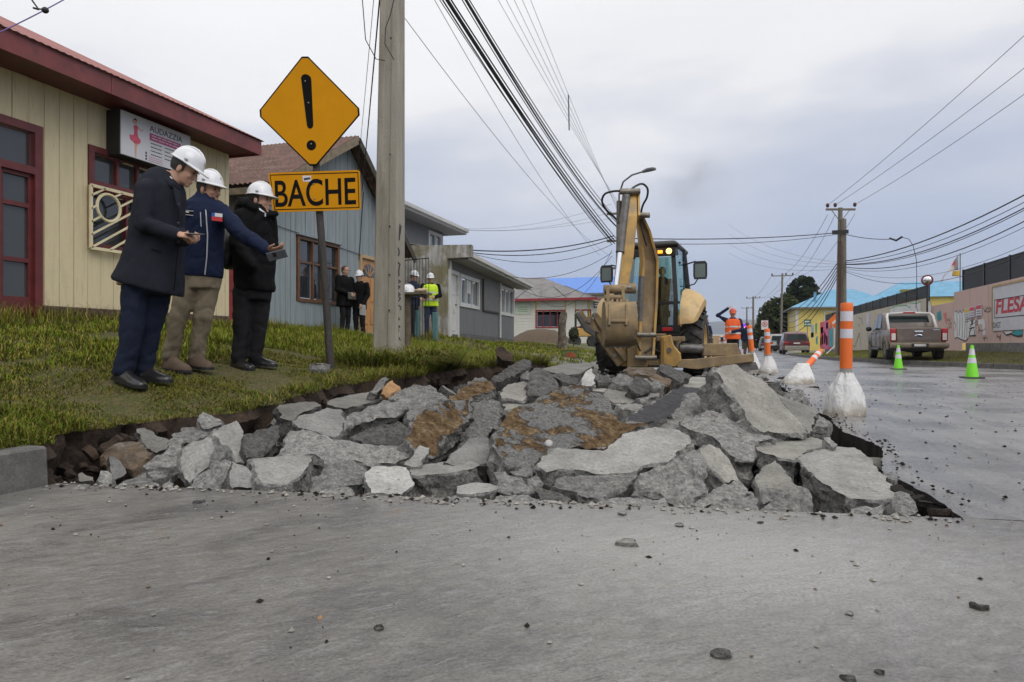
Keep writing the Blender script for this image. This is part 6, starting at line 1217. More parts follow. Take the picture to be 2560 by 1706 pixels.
ORV = M('orange_hi_vis', (.78, .11, .015), .7, .12, 7, bmp=.2, bscale=40); LIMEV = M('lime_hi_vis', (.55, .78, .02), .7, .12, 7); REFL = M('reflective_band', (.55, .56, .56), .4); DBLUE = cloth('dark_blue_jacket', (.012, .02, .05)); OLIVE = cloth('olive_trousers', (.085, .08, .05)); JEANS = cloth('jeans', (.03, .045, .085)); EYEM = M('eye_dark', (.02, .015, .012), .2)
def rot_head(yaw, pitch, roll=0): return Matrix.Rotation(yaw, 3, 'Z') @ Matrix.Rotation(pitch, 3, 'Y') @ Matrix.Rotation(roll, 3, 'X')
def cap(mb, pts, rs, n=12):
    mb.tube(pts, rs, n)
    for p, r in zip(pts, rs if isinstance(rs, (list, tuple)) else [rs]*len(pts)): mb.ell(p, (r, r, r), nu=n, nv=8)
def rings(mb, rs, n=22, pw=2.4):
    R_ = []
    for (cx, cy, z, rx, ry, *ex) in rs:
        tilt = ex[0] if ex else 0; yaw = ex[1] if len(ex) > 1 else 0; row = []
        for k in range(n):
            a = 2*math.pi*k/n; c, s = math.cos(a), math.sin(a); x = rx*abs(c)**(2/pw)*(1 if c > 0 else -1); y = ry*abs(s)**(2/pw)*(1 if s > 0 else -1)
            x, y = x*math.cos(yaw)-y*math.sin(yaw), x*math.sin(yaw)+y*math.cos(yaw); row.append((cx+x, cy+y, z+tilt*x))
        R_.append(row)
    mb.loft(R_)
def hand(mb, w, d, nrm, tside, curl=.5, s=1.0):
    """palm + four unequal fingers + thumb; d = pointing direction, nrm = back of the hand, tside = towards the thumb"""
    w, d, nrm = Vector(w), Vector(d).normalized(), Vector(nrm); nrm = (nrm-d*nrm.dot(d)).normalized(); t = Vector(tside); t = (t-d*t.dot(d)-nrm*t.dot(nrm)).normalized(); k = .085*s
    Rm = Matrix((d, t, nrm)).transposed(); mb.ell(w+d*k*.52, (k*.62, .040*s, .017*s), Rm); mb.tube([w-d*.03*s, w+d*.02*s], [.026*s, .026*s], 10)
    for off, ln, r in ((.030, .072, .0088), (.010, .080, .0092), (-.010, .075, .0088), (-.029, .058, .0078)):
        p = w+d*k*.98+t*off*s; q = d.copy(); pts = [p-d*.02*s]
        pts.append(p)
        for j, f in enumerate((.45, .32, .23)):
            q = (Matrix.Rotation(-curl*(.5+.35*j), 3, d.cross(nrm)) @ q) if True else q; pts.append(pts[-1]+q*ln*f*s)
        cap(mb, pts, [r*s*(1.05-.07*j) for j in range(len(pts))], 8)
    p = w+d*.022*s+t*.028*s; q = (d*.62+t*.7-nrm*.25).normalized(); p2 = p+q*.036*s; q2 = (d*.9+t*.25-nrm*.3*curl).normalized(); cap(mb, [p, p2, p2+q2*.026*s, p2+q2*.048*s], [.0125*s, .0115*s, .0105*s, .009*s], 8)
def head(mb, C_, yaw, pitch, neck, s=1.0, roll=0):
    Rh = rot_head(yaw, pitch, roll); T_ = lambda x, y, z: Vector(C_)+Rh @ Vector((x, y, z))*s
    E = lambda c, r: mb.ell(T_(*c), tuple(q*s for q in r), Rh, 16, 11)
    E((-.012, 0, .035), (.100, .077, .090)); E((.022, 0, -.03), (.068, .062, .092)); E((.030, 0, -.080), (.052, .050, .038)); E((.068, 0, -.101), (.021, .022, .017)); E((.074, 0, .022), (.018, .050, .013))
    mb.tube([T_(.082, 0, .012), T_(.104, 0, -.022), T_(.110, 0, -.036)], [.008*s, .0105*s, .013*s], 8); E((.108, 0, -.036), (.011, .014, .009))
    for y in (-1, 1): E((.060, y*.036, -.030), (.022, .020, .022)); E((-.008, y*.077, -.018), (.020, .010, .032))
    E((.084, 0, -.064), (.013, .024, .006)); E((.083, 0, -.076), (.012, .021, .007))
    n = Vector(neck); cap(mb, [T_(-.022, 0, -.05), T_(-.015, 0, -.10), n], [.056*s, .056*s, .062*s], 12); return T_, Rh
def helmet(par, T_, Rh, s, mat, front=1):
    mb = MB(); n = 28
    def ring(z, rx, ry, vis=0): return [T_(-.008+(rx+(vis*max(0, math.cos(2*math.pi*k/n))**1.5))*math.cos(2*math.pi*k/n), ry*math.sin(2*math.pi*k/n), z-vis*.28*max(0, math.cos(2*math.pi*k/n))) for k in range(n)]
    rr_ = [ring(.040, .122, .104), ring(.040, .134, .114, .052), ring(.046, .135, .115, .053), ring(.052, .124, .106, .006)]
    for f in (.18, .36, .54, .70, .84, .94, .985): a = f*math.pi/2; rr_.append(ring(.055+.112*math.sin(a), .122*math.cos(a)**.78, .104*math.cos(a)**.78))
    mb.loft(rr_); h = mb.build('hard_hat', mat, par, 35)
    mb = MB(); mb.tube([T_(-.008+.121*math.cos(a), 0, .062+.114*math.sin(a)) for a in (.35, .7, 1.05, 1.4, 1.75, 2.1, 2.45, 2.8)], .009*s, 7); mb.build('hat_ridge', mat, h, 180)
    for y in (-1, 1): mb = MB(); mb.ell(T_(.015, y*.109, .066), (.016*s, .008*s, .010*s), Rh); mb.build('hat_clip', CLIP, h, 180)
    return h
def hair(par, T_, Rh, s, mat, low=-.055, long=False):
    mb = MB(); nu, nv = 26, 18; vs_, fs = [], []; c, r = (-.014, 0, .035), (.107, .084, .097)
    for i in range(nv+1):
        th = math.pi*i/nv
        for j in range(nu):
            ph = 2*math.pi*j/nu; q = Vector((c[0]+r[0]*math.sin(th)*math.cos(ph), c[1]+r[1]*math.sin(th)*math.sin(ph), c[2]+r[2]*math.cos(th)*(1.25 if math.cos(th) < 0 else 1))); vs_.append(q)
    keep = lambda q: (q.z > low+(.10 if q.x > .035 else 0)+max(0, q.x)*.9) or (long and q.x < .02)
    for i in range(nv):
        for j in range(nu):
            f = (i*nu+j, (i+1)*nu+j, (i+1)*nu+(j+1) % nu, i*nu+(j+1) % nu)
            if all(keep(vs_[k]) for k in f): fs.append(f)
    mb.add([T_(*q) for q in vs_], fs); return mb.build('hair', mat, par, 180)
def eyes(par, T_, Rh, s):
    for y in (-1, 1): mb = MB(); mb.ell(T_(.0835, y*.031, .003), (.006*s, .013*s, .006*s), Rh, 8, 6); mb.build('eye', EYEM, par, 180); mb = MB(); mb.ell(T_(.0885, y*.032, .022), (.006*s, .019*s, .0045*s), Rh, 8, 6); mb.build('eyebrow', HAIR, par, 180)
def shoe(par, heel, toe, mat, w=.048, h=.085, name='shoe', top=None):
    heel, toe = Vector(heel), Vector(toe); d = toe-heel; Ln = d.length; t = d.normalized(); sd_ = t.cross(Vector((0, 0, 1))).normalized(); up = sd_.cross(t); mb = MB(); rows = []
    for f, ww, hh in ((-.02, .5, .5), (.03, .8, .95), (.18, .92, 1.15), (.34, .92, 1.05), (.50, .98, .78), (.68, 1.1, .60), (.84, 1.05, .50), (.95, .75, .38), (1.0, .35, .22)):
        rows.append([heel+t*Ln*f+sd_*w*ww*math.cos(a)+up*(max(0, math.sin(a))*h*hh+.006) if math.sin(a) > -.01 else heel+t*Ln*f+sd_*w*ww*1.02*math.cos(a)+up*.0 for a in [k*math.pi/9 for k in range(19)][:18]])
    mb.loft(rows); o = mb.build(name, mat, par, 50); mb = MB(); rows = []
    for f, ww in ((-.03, .5), (.02, .85), (.2, .98), (.5, 1.02), (.7, 1.15), (.86, 1.1), (.97, .75), (1.02, .3)): c = heel+t*Ln*f; rows.append([c-sd_*w*ww-up*.012, c+sd_*w*ww-up*.012, c+sd_*w*ww+up*.012, c-sd_*w*ww+up*.012])
    mb.loft(rows); mb.build('sole', BLK, o); return o
def garment(name, mb, mat, par, voxel, wr=.006, sc=9, zs=.6, it=3, folds=None):
    me = remesh(mb, voxel, it, name)
    def f(p):
        v = wr*fbm((p.x, p.y, p.z*zs), sc, 3)-wr*1.6*max(0, .35-abs(mnoise.noise(Vector((p.x*5+p.z*3, p.y*5, p.z*6-p.x*4)))*1.6))
        if folds:
            for (z0, wd, am, fr) in folds: v += am*math.exp(-((p.z-z0)/wd)**2)*math.sin(p.z*fr+4*mnoise.noise(Vector((p.x*6, p.y*6, p.z*2))))
        return v
    displace(me, f); me.materials.clear(); me.materials.append(mat); return link(name, me, par, 180)
def figure(base, sp, label, group=None, vox=.0075, rotz=YAW):
    """sp: joints in metres, picture-aligned (x right, y away, z up) from the ground point"""
    V_ = Vector; s = sp.get('s', 1.0); mb = MB(); T_, Rh = head(mb, sp['head'], sp['yaw'], sp['pitch'], sp['neck'], s, sp.get('roll', 0))
    rings(mb, [(a, b, z, rx*.86, ry*.86) for a, b, z, rx, ry, *_ in sp['torso'][1:-1]]+[]); 
    for l in sp['legs']: cap(mb, l, [.075, .05, .036] if len(l) == 3 else [.07]*len(l))
    for a in sp['arms']: cap(mb, a[:3], [.048, .038, .028])
    for h in sp.get('hands', []): hand(mb, *h)
    me = remesh(mb, vox, 1, 'person'); me.materials.clear(); me.materials.append(sp.get('skin', SKIN)); root = link('person', me, None, 180); tag(root, label, 'person', group)
    g = MB(); rings(g, sp['torso'])
    for a in sp['arms']: cap(g, a[:3], sp.get('sleeve', [.078, .064, .047]))
    for q in sp.get('extra', []): cap(g, q[0], q[1])
    j = garment(sp.get('top_name', 'jacket'), g, sp['top'], root, vox*1.5, sp.get('wr', .006), folds=sp.get('tfolds'))
    g = MB(); hp = sp['hips']; rings(g, hp)
    for l in sp['legs']: cap(g, [V_(l[0]), V_(l[0]).lerp(V_(l[1]), .55), V_(l[1]), V_(l[1]).lerp(V_(l[2]), .5), V_(l[2])], sp.get('legr', [.105, .095, .078, .072, .070]))
    zk = sum(l[1][2] for l in sp['legs'])/len(sp['legs']); garment('trousers', g, sp['leg'], root, vox*1.6, sp.get('lwr', .010), folds=[(zk, .10, .0022, 47), (.13, .09, .0035, 71)])
    for h, t in sp.get('shoes', []): shoe(root, h, t, sp.get('shoe', SHOE), **sp.get('shoek', {}))
    if sp.get('hair'): hair(root, T_, Rh, s, sp['hair'], long=sp.get('long', False))
    if sp.get('hat'): helmet(root, T_, Rh, s, sp['hat'])
    if vox < .012: eyes(root, T_, Rh, s)
    root.location = base; root.rotation_euler = (0, 0, rotz); root['_T'] = 0; del root['_T']
    return root, T_, Rh
def joint_map(S, ox, oy, px, py, d):
    """joint picked in the picture, pushed y metres deeper along its own line of sight"""
    xb, zb = (px-CX)/FPX*d, (HY-py)/FPX*d
    return lambda x, y, q=0: Vector(((xb+(x-ox)/S)*(1+q/d)-xb, q, (zb+(oy-y)/S)*(1+q/d)-zb))
def ground_at(px, py, d):
    q = P(px, py, d); return Vector((q.x, q.y, zbank(q.x, q.y)))
# ---- man in the navy overcoat
S1 = 772; m1 = joint_map(S1, 240, 1490, 352.6, 966.8, 5.2)
def tor(S, ox, oy, lst): return [((l+r)/2/S-ox/S, dy, (oy-y)/S, (r-l)/2/S, ry, tl) for y, l, r, dy, ry, tl in lst]
sp = dict(head=m1(500, 222), yaw=R(6), pitch=R(30), neck=m1(400, 300), skin=SKIN,
  torso=tor(S1, 240, 1490, [(925, 82, 466, .02, .195, -.26), (905, 76, 470, .02, .20, -.26), (780, 128, 474, .02, .18, -.12), (650, 168, 472, .01, .16, -.05), (500, 198, 486, .0, .155, 0), (400, 212, 492, .0, .155, 0), (330, 222, 486, .0, .15, 0), (275, 250, 456, .0, .12, .0), (238, 300, 440, .0, .09, -.2), (222, 345, 425, .0, .07, -.3)]),
  arms=[[m1(280, 345, -.12), m1(262, 545, -.18), m1(448, 605, -.20)], [m1(415, 340, .12), m1(420, 560, .12), m1(490, 640, -.06)]], sleeve=[.084, .072, .055],
  hands=[(m1(458, 606, -.215), (.9, -.05, -.12), (.1, -.5, .85), (0, 1, .3), .75), (m1(492, 645, -.07), (.85, -.35, .05), (.1, -.6, -.75), (0, -.3, 1), .8)],
  legs=[[m1(215, 890, -.03), m1(190, 1150, -.05), m1(140, 1400, -.06)], [m1(345, 890, .08), m1(300, 1150, .10), m1(250, 1400, .11)]], legr=[.105, .098, .086, .078, .074],
  hips=tor(S1, 240, 1490, [(960, 185, 400, .02, .13, 0), (860, 170, 410, .02, .14, 0)]), shoes=[(m1(92, 1448, -.02), m1(258, 1505, -.20)), (m1(222, 1450, .12), m1(415, 1470, .02))], shoek=dict(w=.050, h=.088),
  top=NAVY, top_name='overcoat', leg=SUIT, hair=HAIR, hat=HAT, wr=.005, tfolds=None)
b1 = ground_at(352.6, 966.8, 5.2); man1, T_, Rh = figure(b1, sp, 'man in long navy overcoat and white hard hat looking down, far left', 'men watching from the grass')
mb = MB(); cn = m1(400, 262)                                                    # coat collar and shirt collar
mb.tube([m1(345, 235, -.02), m1(372, 275, -.085), m1(425, 318, -.10), m1(470, 345, -.05)], [.02, .030, .034, .022], 8); mb.tube([m1(345, 235, .02), m1(372, 255, .085), m1(430, 300, .09)], [.02, .028, .022], 8); c_ = garment('coat_collar', mb, NAVY, man1, .011, .003)
mb = MB(); mb.tube([m1(378, 232, -.055), m1(412, 275, -.072), m1(440, 308, -.055)], [.012, .013, .010], 8); mb.build('shirt_collar', WSH, man1, 180)
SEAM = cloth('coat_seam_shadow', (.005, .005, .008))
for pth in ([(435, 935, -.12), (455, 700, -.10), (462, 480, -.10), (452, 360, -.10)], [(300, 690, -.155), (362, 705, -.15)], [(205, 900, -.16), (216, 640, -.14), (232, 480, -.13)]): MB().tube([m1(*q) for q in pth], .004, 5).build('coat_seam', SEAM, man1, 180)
for y in (430, 540, 650): MB().ell(m1(458, y, -.125), (.011, .006, .011)).build('button', BLK, man1, 180)
MB().prism([m1(425, 318, -.135), m1(470, 350, -.10), m1(474, 470, -.12), m1(448, 430, -.15)], (0, .008, 0)).build('lapel', NAVY, man1)
ph = MB(); ph.box((-.065, -.034, -.004), (.065, .034, .004)); p_ = ph.build('smartphone', BLK, None, bev=.003); tag(p_, 'dark smartphone in the hands of the man in the overcoat', 'phone'); p_.location = b1+Matrix.Rotation(YAW, 3, 'Z') @ m1(556, 604, -.245); p_.rotation_euler = (R(12), R(6), YAW-.3)
# ---- man in the navy soft-shell pointing with his phone
S2 = 669; m2 = joint_map(S2, 480, 1410, 455.1, 932.6, 6.0)
sp = dict(head=m2(640, 346), yaw=R(-14), pitch=R(9), neck=m2(612, 430), skin=SKIN2,
  torso=tor(S2, 480, 1410, [(862, 472, 706, .02, .135, -.05), (835, 468, 709, .02, .145, 0), (740, 468, 706, .02, .150, 0), (600, 478, 718, .01, .155, 0), (480, 486, 738, .0, .145, 0), (432, 500, 728, .0, .12, 0), (398, 545, 675, .0, .085, 0), (372, 568, 655, .0, .07, .1), (360, 572, 650, .0, .066, .1)]),
  arms=[[m2(712, 485, -.03), m2(838, 612, -.12), m2(975, 702, -.20)], [m2(512, 470, .04), m2(478, 640, .10), m2(505, 780, .02)]], sleeve=[.088, .072, .058],
  hands=[(m2(985, 706, -.205), (.95, -.1, .12), (-.1, -.2, -.95), (0, -.9, .3), .55), (m2(506, 795, .0), (.1, -.1, -1), (-.6, -.6, 0), (.6, -.6, 0), .5)],
  legs=[[m2(525, 880, 0), m2(458, 1095, -.04), m2(412, 1330, .02)], [m2(640, 880, .04), m2(600, 1100, .02), m2(565, 1325, .10)]], legr=[.105, .094, .078, .073, .072],
  hips=tor(S2, 480, 1410, [(930, 482, 690, .02, .125, 0), (840, 480, 698, .02, .13, 0)]), shoes=[(m2(385, 1400, .04), m2(520, 1418, -.16)), (m2(530, 1385, .12), m2(650, 1400, -.04))], shoek=dict(w=.052, h=.12, name='boot'), shoe=BOOT,
  top=NAVYJ, leg=KHAKI, hair=HAIR, hat=HAT, wr=.011, lwr=.012, tfolds=None)
b2_ = ground_at(455.1, 932.6, 6.0); man2, T2, Rh2 = figure(b2_, sp, 'bearded man in navy jacket and khaki trousers holding out a phone, middle of three', 'men watching from the grass')
mb = MB(); Rk = Rh2; mb.ell(T2(.036, 0, -.078), (.056, .0545, .040), Rk, 16, 10); mb.ell(T2(.072, 0, -.100), (.023, .026, .019), Rk); [mb.ell(T2(.012, y*.052, -.058), (.030, .012, .035), Rk) for y in (-1, 1)]; mb.ell(T2(.089, 0, -.056), (.011, .026, .005), Rk); garment('beard', mb, BEARD, man2, .007, .001)
fr_ = lambda x, y, d: m2(x, y, d)
def chest(x): return -.150 if x < 660 else -.145
mb = MB(); mb.tube([m2(616, 425, -.112), m2(622, 500, -.150), m2(630, 620, -.156), m2(626, 740, -.150), m2(614, 848, -.140)], .0055, 6); mb.build('zip', CLIP, man2)
FLR = M('flag_red', (.55, .03, .035), .7); FLB = M('flag_blue', (.03, .09, .40), .7)
def patch(x0, x1, y0, y1, d, mat, nm, sl=0.12, th=.006): 
    mb = MB(); mb.prism([m2(x0, y1+sl*(0), d), m2(x1, y1+sl*(x1-x0), d), m2(x1, y0+sl*(x1-x0), d), m2(x0, y0, d)], (0, th, 0)); mb.build(nm, mat, man2)
patch(654, 716, 505, 528, -.155, FLR, 'flag_patch'); patch(673, 716, 484, 505, -.155, WSH, 'flag_patch'); patch(654, 673, 482, 505, -.155, FLB, 'flag_patch')
patch(492, 548, 464, 497, -.148, BLKP, 'badge'); patch(494, 546, 466, 470, -.152, CLIP, 'badge_edge'); patch(494, 546, 491, 495, -.152, CLIP, 'badge_edge'); patch(500, 520, 474, 480, -.152, WSH, 'badge_print')
mb = MB(); mb.tube([m2(588, 480, -.150), m2(592, 565, -.158)], .004, 5); mb.build('pocket_zip', CLIP, man2)
ph = MB(); ph.box((-.082, -.004, -.040), (.082, .004, .040)); p_ = ph.build('smartphone', M('grey_phone_case', (.11, .12, .14), .35), None, bev=.006); tag(p_, 'grey smartphone held out by the bearded man', 'phone'); p_.location = b2_+Matrix.Rotation(YAW, 3, 'Z') @ m2(1038, 733, -.262); p_.rotation_euler = (R(35), R(-14), YAW+.05)
mb = MB(); mb.box((-.03, -.010, -.005), (.0, -.0045, .035)); mb.build('camera_bump', BLK, p_, bev=.004)
# ---- man in the black parka
S3 = 619; m3 = joint_map(S3, 880, 1405, 626.1, 930.4, 6.45)
sp = dict(head=m3(938, 424), yaw=R(-6), pitch=R(4), neck=m3(915, 505), skin=SKIN,
  torso=tor(S3, 880, 1405, [(955, 786, 1014, .02, .15, -.03), (935, 782, 1018, .02, .16, 0), (800, 780, 1018, .02, .165, 0), (650, 776, 1012, .01, .165, 0), (550, 780, 1008, .0, .155, 0), (500, 792, 990, .0, .13, 0), (470, 830, 975, .0, .10, 0), (452, 850, 965, .0, .088, 0)]),
  arms=[[m3(832, 530, -.10), m3(800, 690, -.17), m3(885, 800, -.19)], [m3(975, 530, .08), m3(1000, 690, .10), m3(985, 800, .0)]], sleeve=[.090, .078, .062],
  extra=[([m3(815, 475, .02), m3(835, 440, -.06), m3(870, 445, -.10), m3(905, 470, -.11)], [.05, .055, .05, .04]), ([m3(820, 465, .04), m3(860, 432, .09), m3(920, 460, .09)], [.05, .05, .04]), ([m3(960, 520, -.09), m3(1000, 505, -.08), m3(1030, 500, -.05)], [.04, .034, .026]), ([m3(960, 540, .05), m3(1005, 520, .04), m3(1030, 502, .0)], [.04, .032, .024])],
  legs=[[m3(838, 950, -.02), m3(828, 1150, -.03), m3(812, 1350, -.02)], [m3(940, 950, .06), m3(930, 1150, .06), m3(908, 1345, .07)]], legr=[.100, .090, .078, .071, .068],
  hips=tor(S3, 880, 1405, [(1010, 790, 990, .02, .12, 0), (920, 788, 1000, .02, .13, 0)]), shoes=[(m3(778, 1392, .04), m3(892, 1412, -.18)), (m3(875, 1380, .10), m3(1030, 1392, -.02))], shoek=dict(w=.048, h=.085),
  top=BLKP, top_name='parka', leg=BLKT, hair=HAIR, hat=HAT, wr=.012, tfolds=None)
b3_ = ground_at(626.1, 930.4, 6.45); man3, T3, Rh3 = figure(b3_, sp, 'man in black hooded parka and white hard hat, nearest the road sign', 'men watching from the grass')
mb = MB(); mb.ell(m3(768, 700, .06), (.085, .13, .20)); mb.ell(m3(752, 760, .05), (.075, .12, .12)); garment('backpack', mb, BLK, man3, .012, .006)
mb = MB(); mb.tube([m3(895, 452, -.085), m3(935, 478, -.10), m3(965, 500, -.085)], .010, 6); mb.build('shirt_collar', WSH, man3, 180); mb = MB(); mb.tube([m3(968, 500, -.115), m3(966, 520, -.135)], .006, 5); mb.build('zip', CLIP, man3)
# ---- figures further off
def stand(base, h, yaw, label, top, leg, group=None, hat=None, hairm=HAIR, vest=None, arms=None, shoe_m=SHOE, bulk=1.0, hem=.50, long=False, vox=.013, legs=None):
    """upright figure, local +x is where it faces"""
    k = h/1.75; v = lambda x, y, z: Vector((x*k, y*k, z*k)); A = arms or [[v(0, -.20, 1.42), v(-.02, -.27, 1.14), v(.10, -.24, .93)], [v(0, .20, 1.42), v(-.02, .27, 1.14), v(.10, .24, .93)]]
    A = [[Vector(p) if not isinstance(p, Vector) else p for p in a] for a in A]
    sp = dict(head=v(.02, 0, 1.625), yaw=0, pitch=R(8), neck=v(0, 0, 1.46), s=k,
      torso=[(0, 0, hem*1.75*k*.98, .135*k*bulk, .195*k*bulk, 0), (0, 0, (hem*1.75+.05)*k, .14*k*bulk, .20*k*bulk), (0, 0, 1.05*k, .135*k*bulk, .185*k*bulk), (0, 0, 1.3*k, .14*k*bulk, .20*k*bulk), (0, 0, 1.42*k, .115*k*bulk, .19*k*bulk), (-.01, 0, 1.48*k, .08*k, .11*k), (-.01, 0, 1.52*k, .066*k, .07*k)],
      arms=A, sleeve=[.072*k*bulk, .062*k*bulk, .05*k], hands=[(a[2], (a[2]-a[1]).normalized(), Vector((0, (1 if i else -1), .2)), Vector((1, 0, .2)), .6, k) for i, a in enumerate(A)],
      legs=legs or [[v(0, y*.09, .90), v(.03, y*.10, .48), v(-.02, y*.11, .09)] for y in (-1, 1)], legr=[q*k for q in (.095, .088, .074, .066, .062)], hips=[(0, 0, .80*k, .10*k, .16*k), (0, 0, .98*k, .12*k, .17*k)],
      shoes=[] if legs else [(v(-.07, y*.11, .012), v(.19, y*.13, .012)) for y in (-1, 1)], shoe=shoe_m, top=top, leg=leg, hair=hairm, hat=hat, long=long)
    root, T_, Rh = figure(base, sp, label, group, vox, yaw)
    if vest:
        g = MB(); rings(g, [(0, 0, z*k, rx*k*bulk, ry*k*bulk) for z, rx, ry in ((.84, .155, .215), (1.05, .155, .205), (1.3, .16, .215), (1.42, .135, .20), (1.47, .10, .13))]); garment('vest', g, vest, root, .014, .005)
        for z in (1.0, 1.2): g = MB(); g.loft([[(a*k*bulk*math.cos(t), b*k*bulk*math.sin(t), (z+dz)*k) for t in [q*math.pi/12 for q in range(24)]] for dz, a, b in ((0, .166, .222), (.05, .166, .222))], False); g.build('reflective_band', REFL, root, 180)
    return root, k
def gz(px, d, dz=0, flat=None):
    q = P(px, HY, d); return Vector((q.x, q.y, (zbank(q.x, q.y) if flat is None else flat)+dz))
v = lambda x, y, z: Vector((x, y, z))
w1, k = stand(gz(862, 14.7), 1.50, YAW-R(25), 'smiling woman with glasses in black coat by the blue house', BLKP, BLKT, 'people waiting by the houses', hairm=HAIRB, bulk=1.22, hem=.42, long=True, arms=[[v(0, -.21, 1.22), v(.02, -.27, .98), v(.20, -.10, .88)], [v(0, .2, 1.22), v(.02, .26, .98), v(.2, .06, .88)]], vox=.012)
mb = MB(); mb.box((.19, -.16, .76), (.24, .10, .92)); mb.build('handbag', M('grey_handbag', (.07, .07, .06), .6), w1, bev=.02); mb = MB(); T1 = .115; mb.tube([(.112, -.05, 1.40), (.118, 0, 1.40), (.112, .05, 1.40)], .006, 5); mb.build('glasses', BLK, w1)
w2, k = stand(gz(899, 14.9), 1.46, YAW-R(110), 'woman in black jacket and white hard hat beside the wooden door', BLKP, BLKT, 'people waiting by the houses', hat=HAT, hem=.44, arms=[[v(0, -.18, 1.18), v(.04, -.24, .95), v(.24, -.12, .92)], [v(0, .18, 1.18), v(.04, .24, .95), v(.2, .2, .74)]])
mb = MB(); mb.prism([(.22, .14, .74), (.24, .30, .72), (.2, .28, .5), (.18, .12, .52)], (.004, 0, 0)); o = mb.build('paper_sheet', WSH, w2)
g1, k = stand(gz(1076, 19.4), 1.76, YAW-R(80), 'bearded man in lime hi-vis vest and white helmet by the mossy wall', BLKP, JEANS, 'people waiting by the houses', hat=HAT, vest=LIMEV, bulk=1.08, arms=[[v(0, -.21, 1.43), v(.03, -.27, 1.16), v(.24, -.12, 1.10)], [v(0, .21, 1.43), v(.03, .27, 1.16), v(.24, .12, 1.10)]])
g2, k = stand(gz(1034, 18.6), 1.78, YAW-R(20), 'person in dark jacket and white helmet half hidden by the concrete pole', DBLUE, BLKT, 'people waiting by the houses', hat=HAT, arms=[[v(0, -.2, 1.43), v(.02, -.26, 1.15), v(.22, -.14, 1.05)], [v(0, .2, 1.43), v(.02, .26, 1.15), v(.22, .1, 1.05)]])
wk, k = stand(gz(1832, 22, 0, .0), 1.84, YAW-R(100), 'road worker in orange vest with one hand on his orange helmet', DBLUE, BLKT, 'road workers', hat=HATR, vest=ORV, bulk=1.1, arms=[[v(0, -.21, 1.50), v(-.02, -.46, 1.66), v(.05, -.16, 1.88)], [v(0, .21, 1.48), v(.02, .30, 1.2), v(.26, -.06, 1.12)]])
wk2, k = stand(gz(1765, 29, 0, .0), 1.80, YAW-R(150), 'road worker in orange vest mostly hidden behind the machine tyre', DBLUE, BLKT, 'road workers', hat=HATR, vest=ORV)
pd, k = stand(gz(1868, 32, 0, .0), 1.78, YAW+R(60), 'pedestrian in dark blue jacket and olive trousers walking down the street', DBLUE, OLIVE, None, hairm=HAIRB, bulk=1.1)
op, k = stand(L(.20, .08, .86), 1.62, R(-80), 'machine operator in dark clothes sitting in the cab', BLKP, BLKT, None, legs=[[v(0, y*.09, .80), v(.36, y*.12, .82), v(.38, y*.12, .34)] for y in (-1, 1)], arms=[[v(0, -.19, 1.30), v(.10, -.25, 1.06), v(.34, -.20, 1.0)], [v(0, .19, 1.30), v(.10, .25, 1.06), v(.34, .2, 1.0)]])
# ================================================================== ROAD SIGN
SGY = M('sign_yellow', (.58, .25, .004), .7, .05, 3, spec=.10, dirt=(.52, .22, .004), damt=.2, dscale=2); SGK = M('sign_black', (.010, .010, .010), .9, .1, spec=.05); POSTW = M('dark_wood_post', (.045, .04, .036), .8, .3, 9, bmp=.5, bscale=30, stretch=(6, 6, 1)); BOLT = M('bolt_head', (.45, .45, .45), .35, .1, metal=1)
sgn = empty('road_sign', 'yellow diamond warning sign with exclamation mark over a BACHE plate on leaning post', 'road sign')
sr = Vector((math.cos(R(9)), math.sin(R(9)), 0)); su = (Vector((0, 0, 1))*math.cos(R(4.2))-sr*math.sin(R(4.2))); sn = sr.cross(su); DS = 6.9
def sgp(px, py, off=0):
    o = P(776, 280, DS); r_ = ray(px, py); k = (o-EYE).dot(sn)/r_.dot(sn); return EYE+r_*k+sn*off
def plate(pts, mat, nm, off, th=.003, par=sgn): return MB().prism([sgp(a, b, off) for a, b in pts], sn*th).build(nm, mat, par)
def rounded(pts, f=.06):
    out = []
    for i, p in enumerate(pts):
        a, b = pts[i-1], pts[(i+1) % len(pts)]
        for q in (a, b): out.append((p[0]+(q[0]-p[0])*f, p[1]+(q[1]-p[1])*f))
    return out
dia = [(762, 133), (907, 280), (784, 424), (642, 285)]; cx_, cy_ = 774.5, 280
dp = plate(rounded(dia), SGK, 'diamond_plate', 0, .004); plate(rounded([(cx_+(a-cx_)*.965, cy_+(b-cy_)*.965) for a, b in dia]), SGY, 'diamond_face', .004, .0015, dp)
ex_ = [(753, 196), (756, 189), (763, 186), (771, 188), (777, 193), (779, 200), (784, 315), (781, 321), (776, 323), (771, 321), (768, 315)]; plate(ex_, SGK, 'exclamation_bar', .0056, .0015, dp); plate([(779+12*math.cos(k*.3927), 364+13*math.sin(k*.3927)) for k in range(16)], SGK, 'exclamation_dot', .0056, .0015, dp)
pl = [(671, 433), (900, 425.5), (903, 525), (683, 531.5)]; bp = plate(rounded(pl, .03), SGY, 'name_plate', .001, .004)
def inset(f, g): c = (sum(p[0] for p in pl)/4, sum(p[1] for p in pl)/4); return [(c[0]+(a-c[0])*f, c[1]+(b-c[1])*g) for a, b in pl]
A, B_ = inset(.965, .90), inset(.948, .855)
for i in range(4): plate([A[i], A[(i+1) % 4], B_[(i+1) % 4], B_[i]], SGK, 'border', .0052, .001, bp)
tr = (sgp(892, 515)-sgp(690, 522)); wT = tr.length; tu = (sgp(690, 450)-sgp(692, 522))
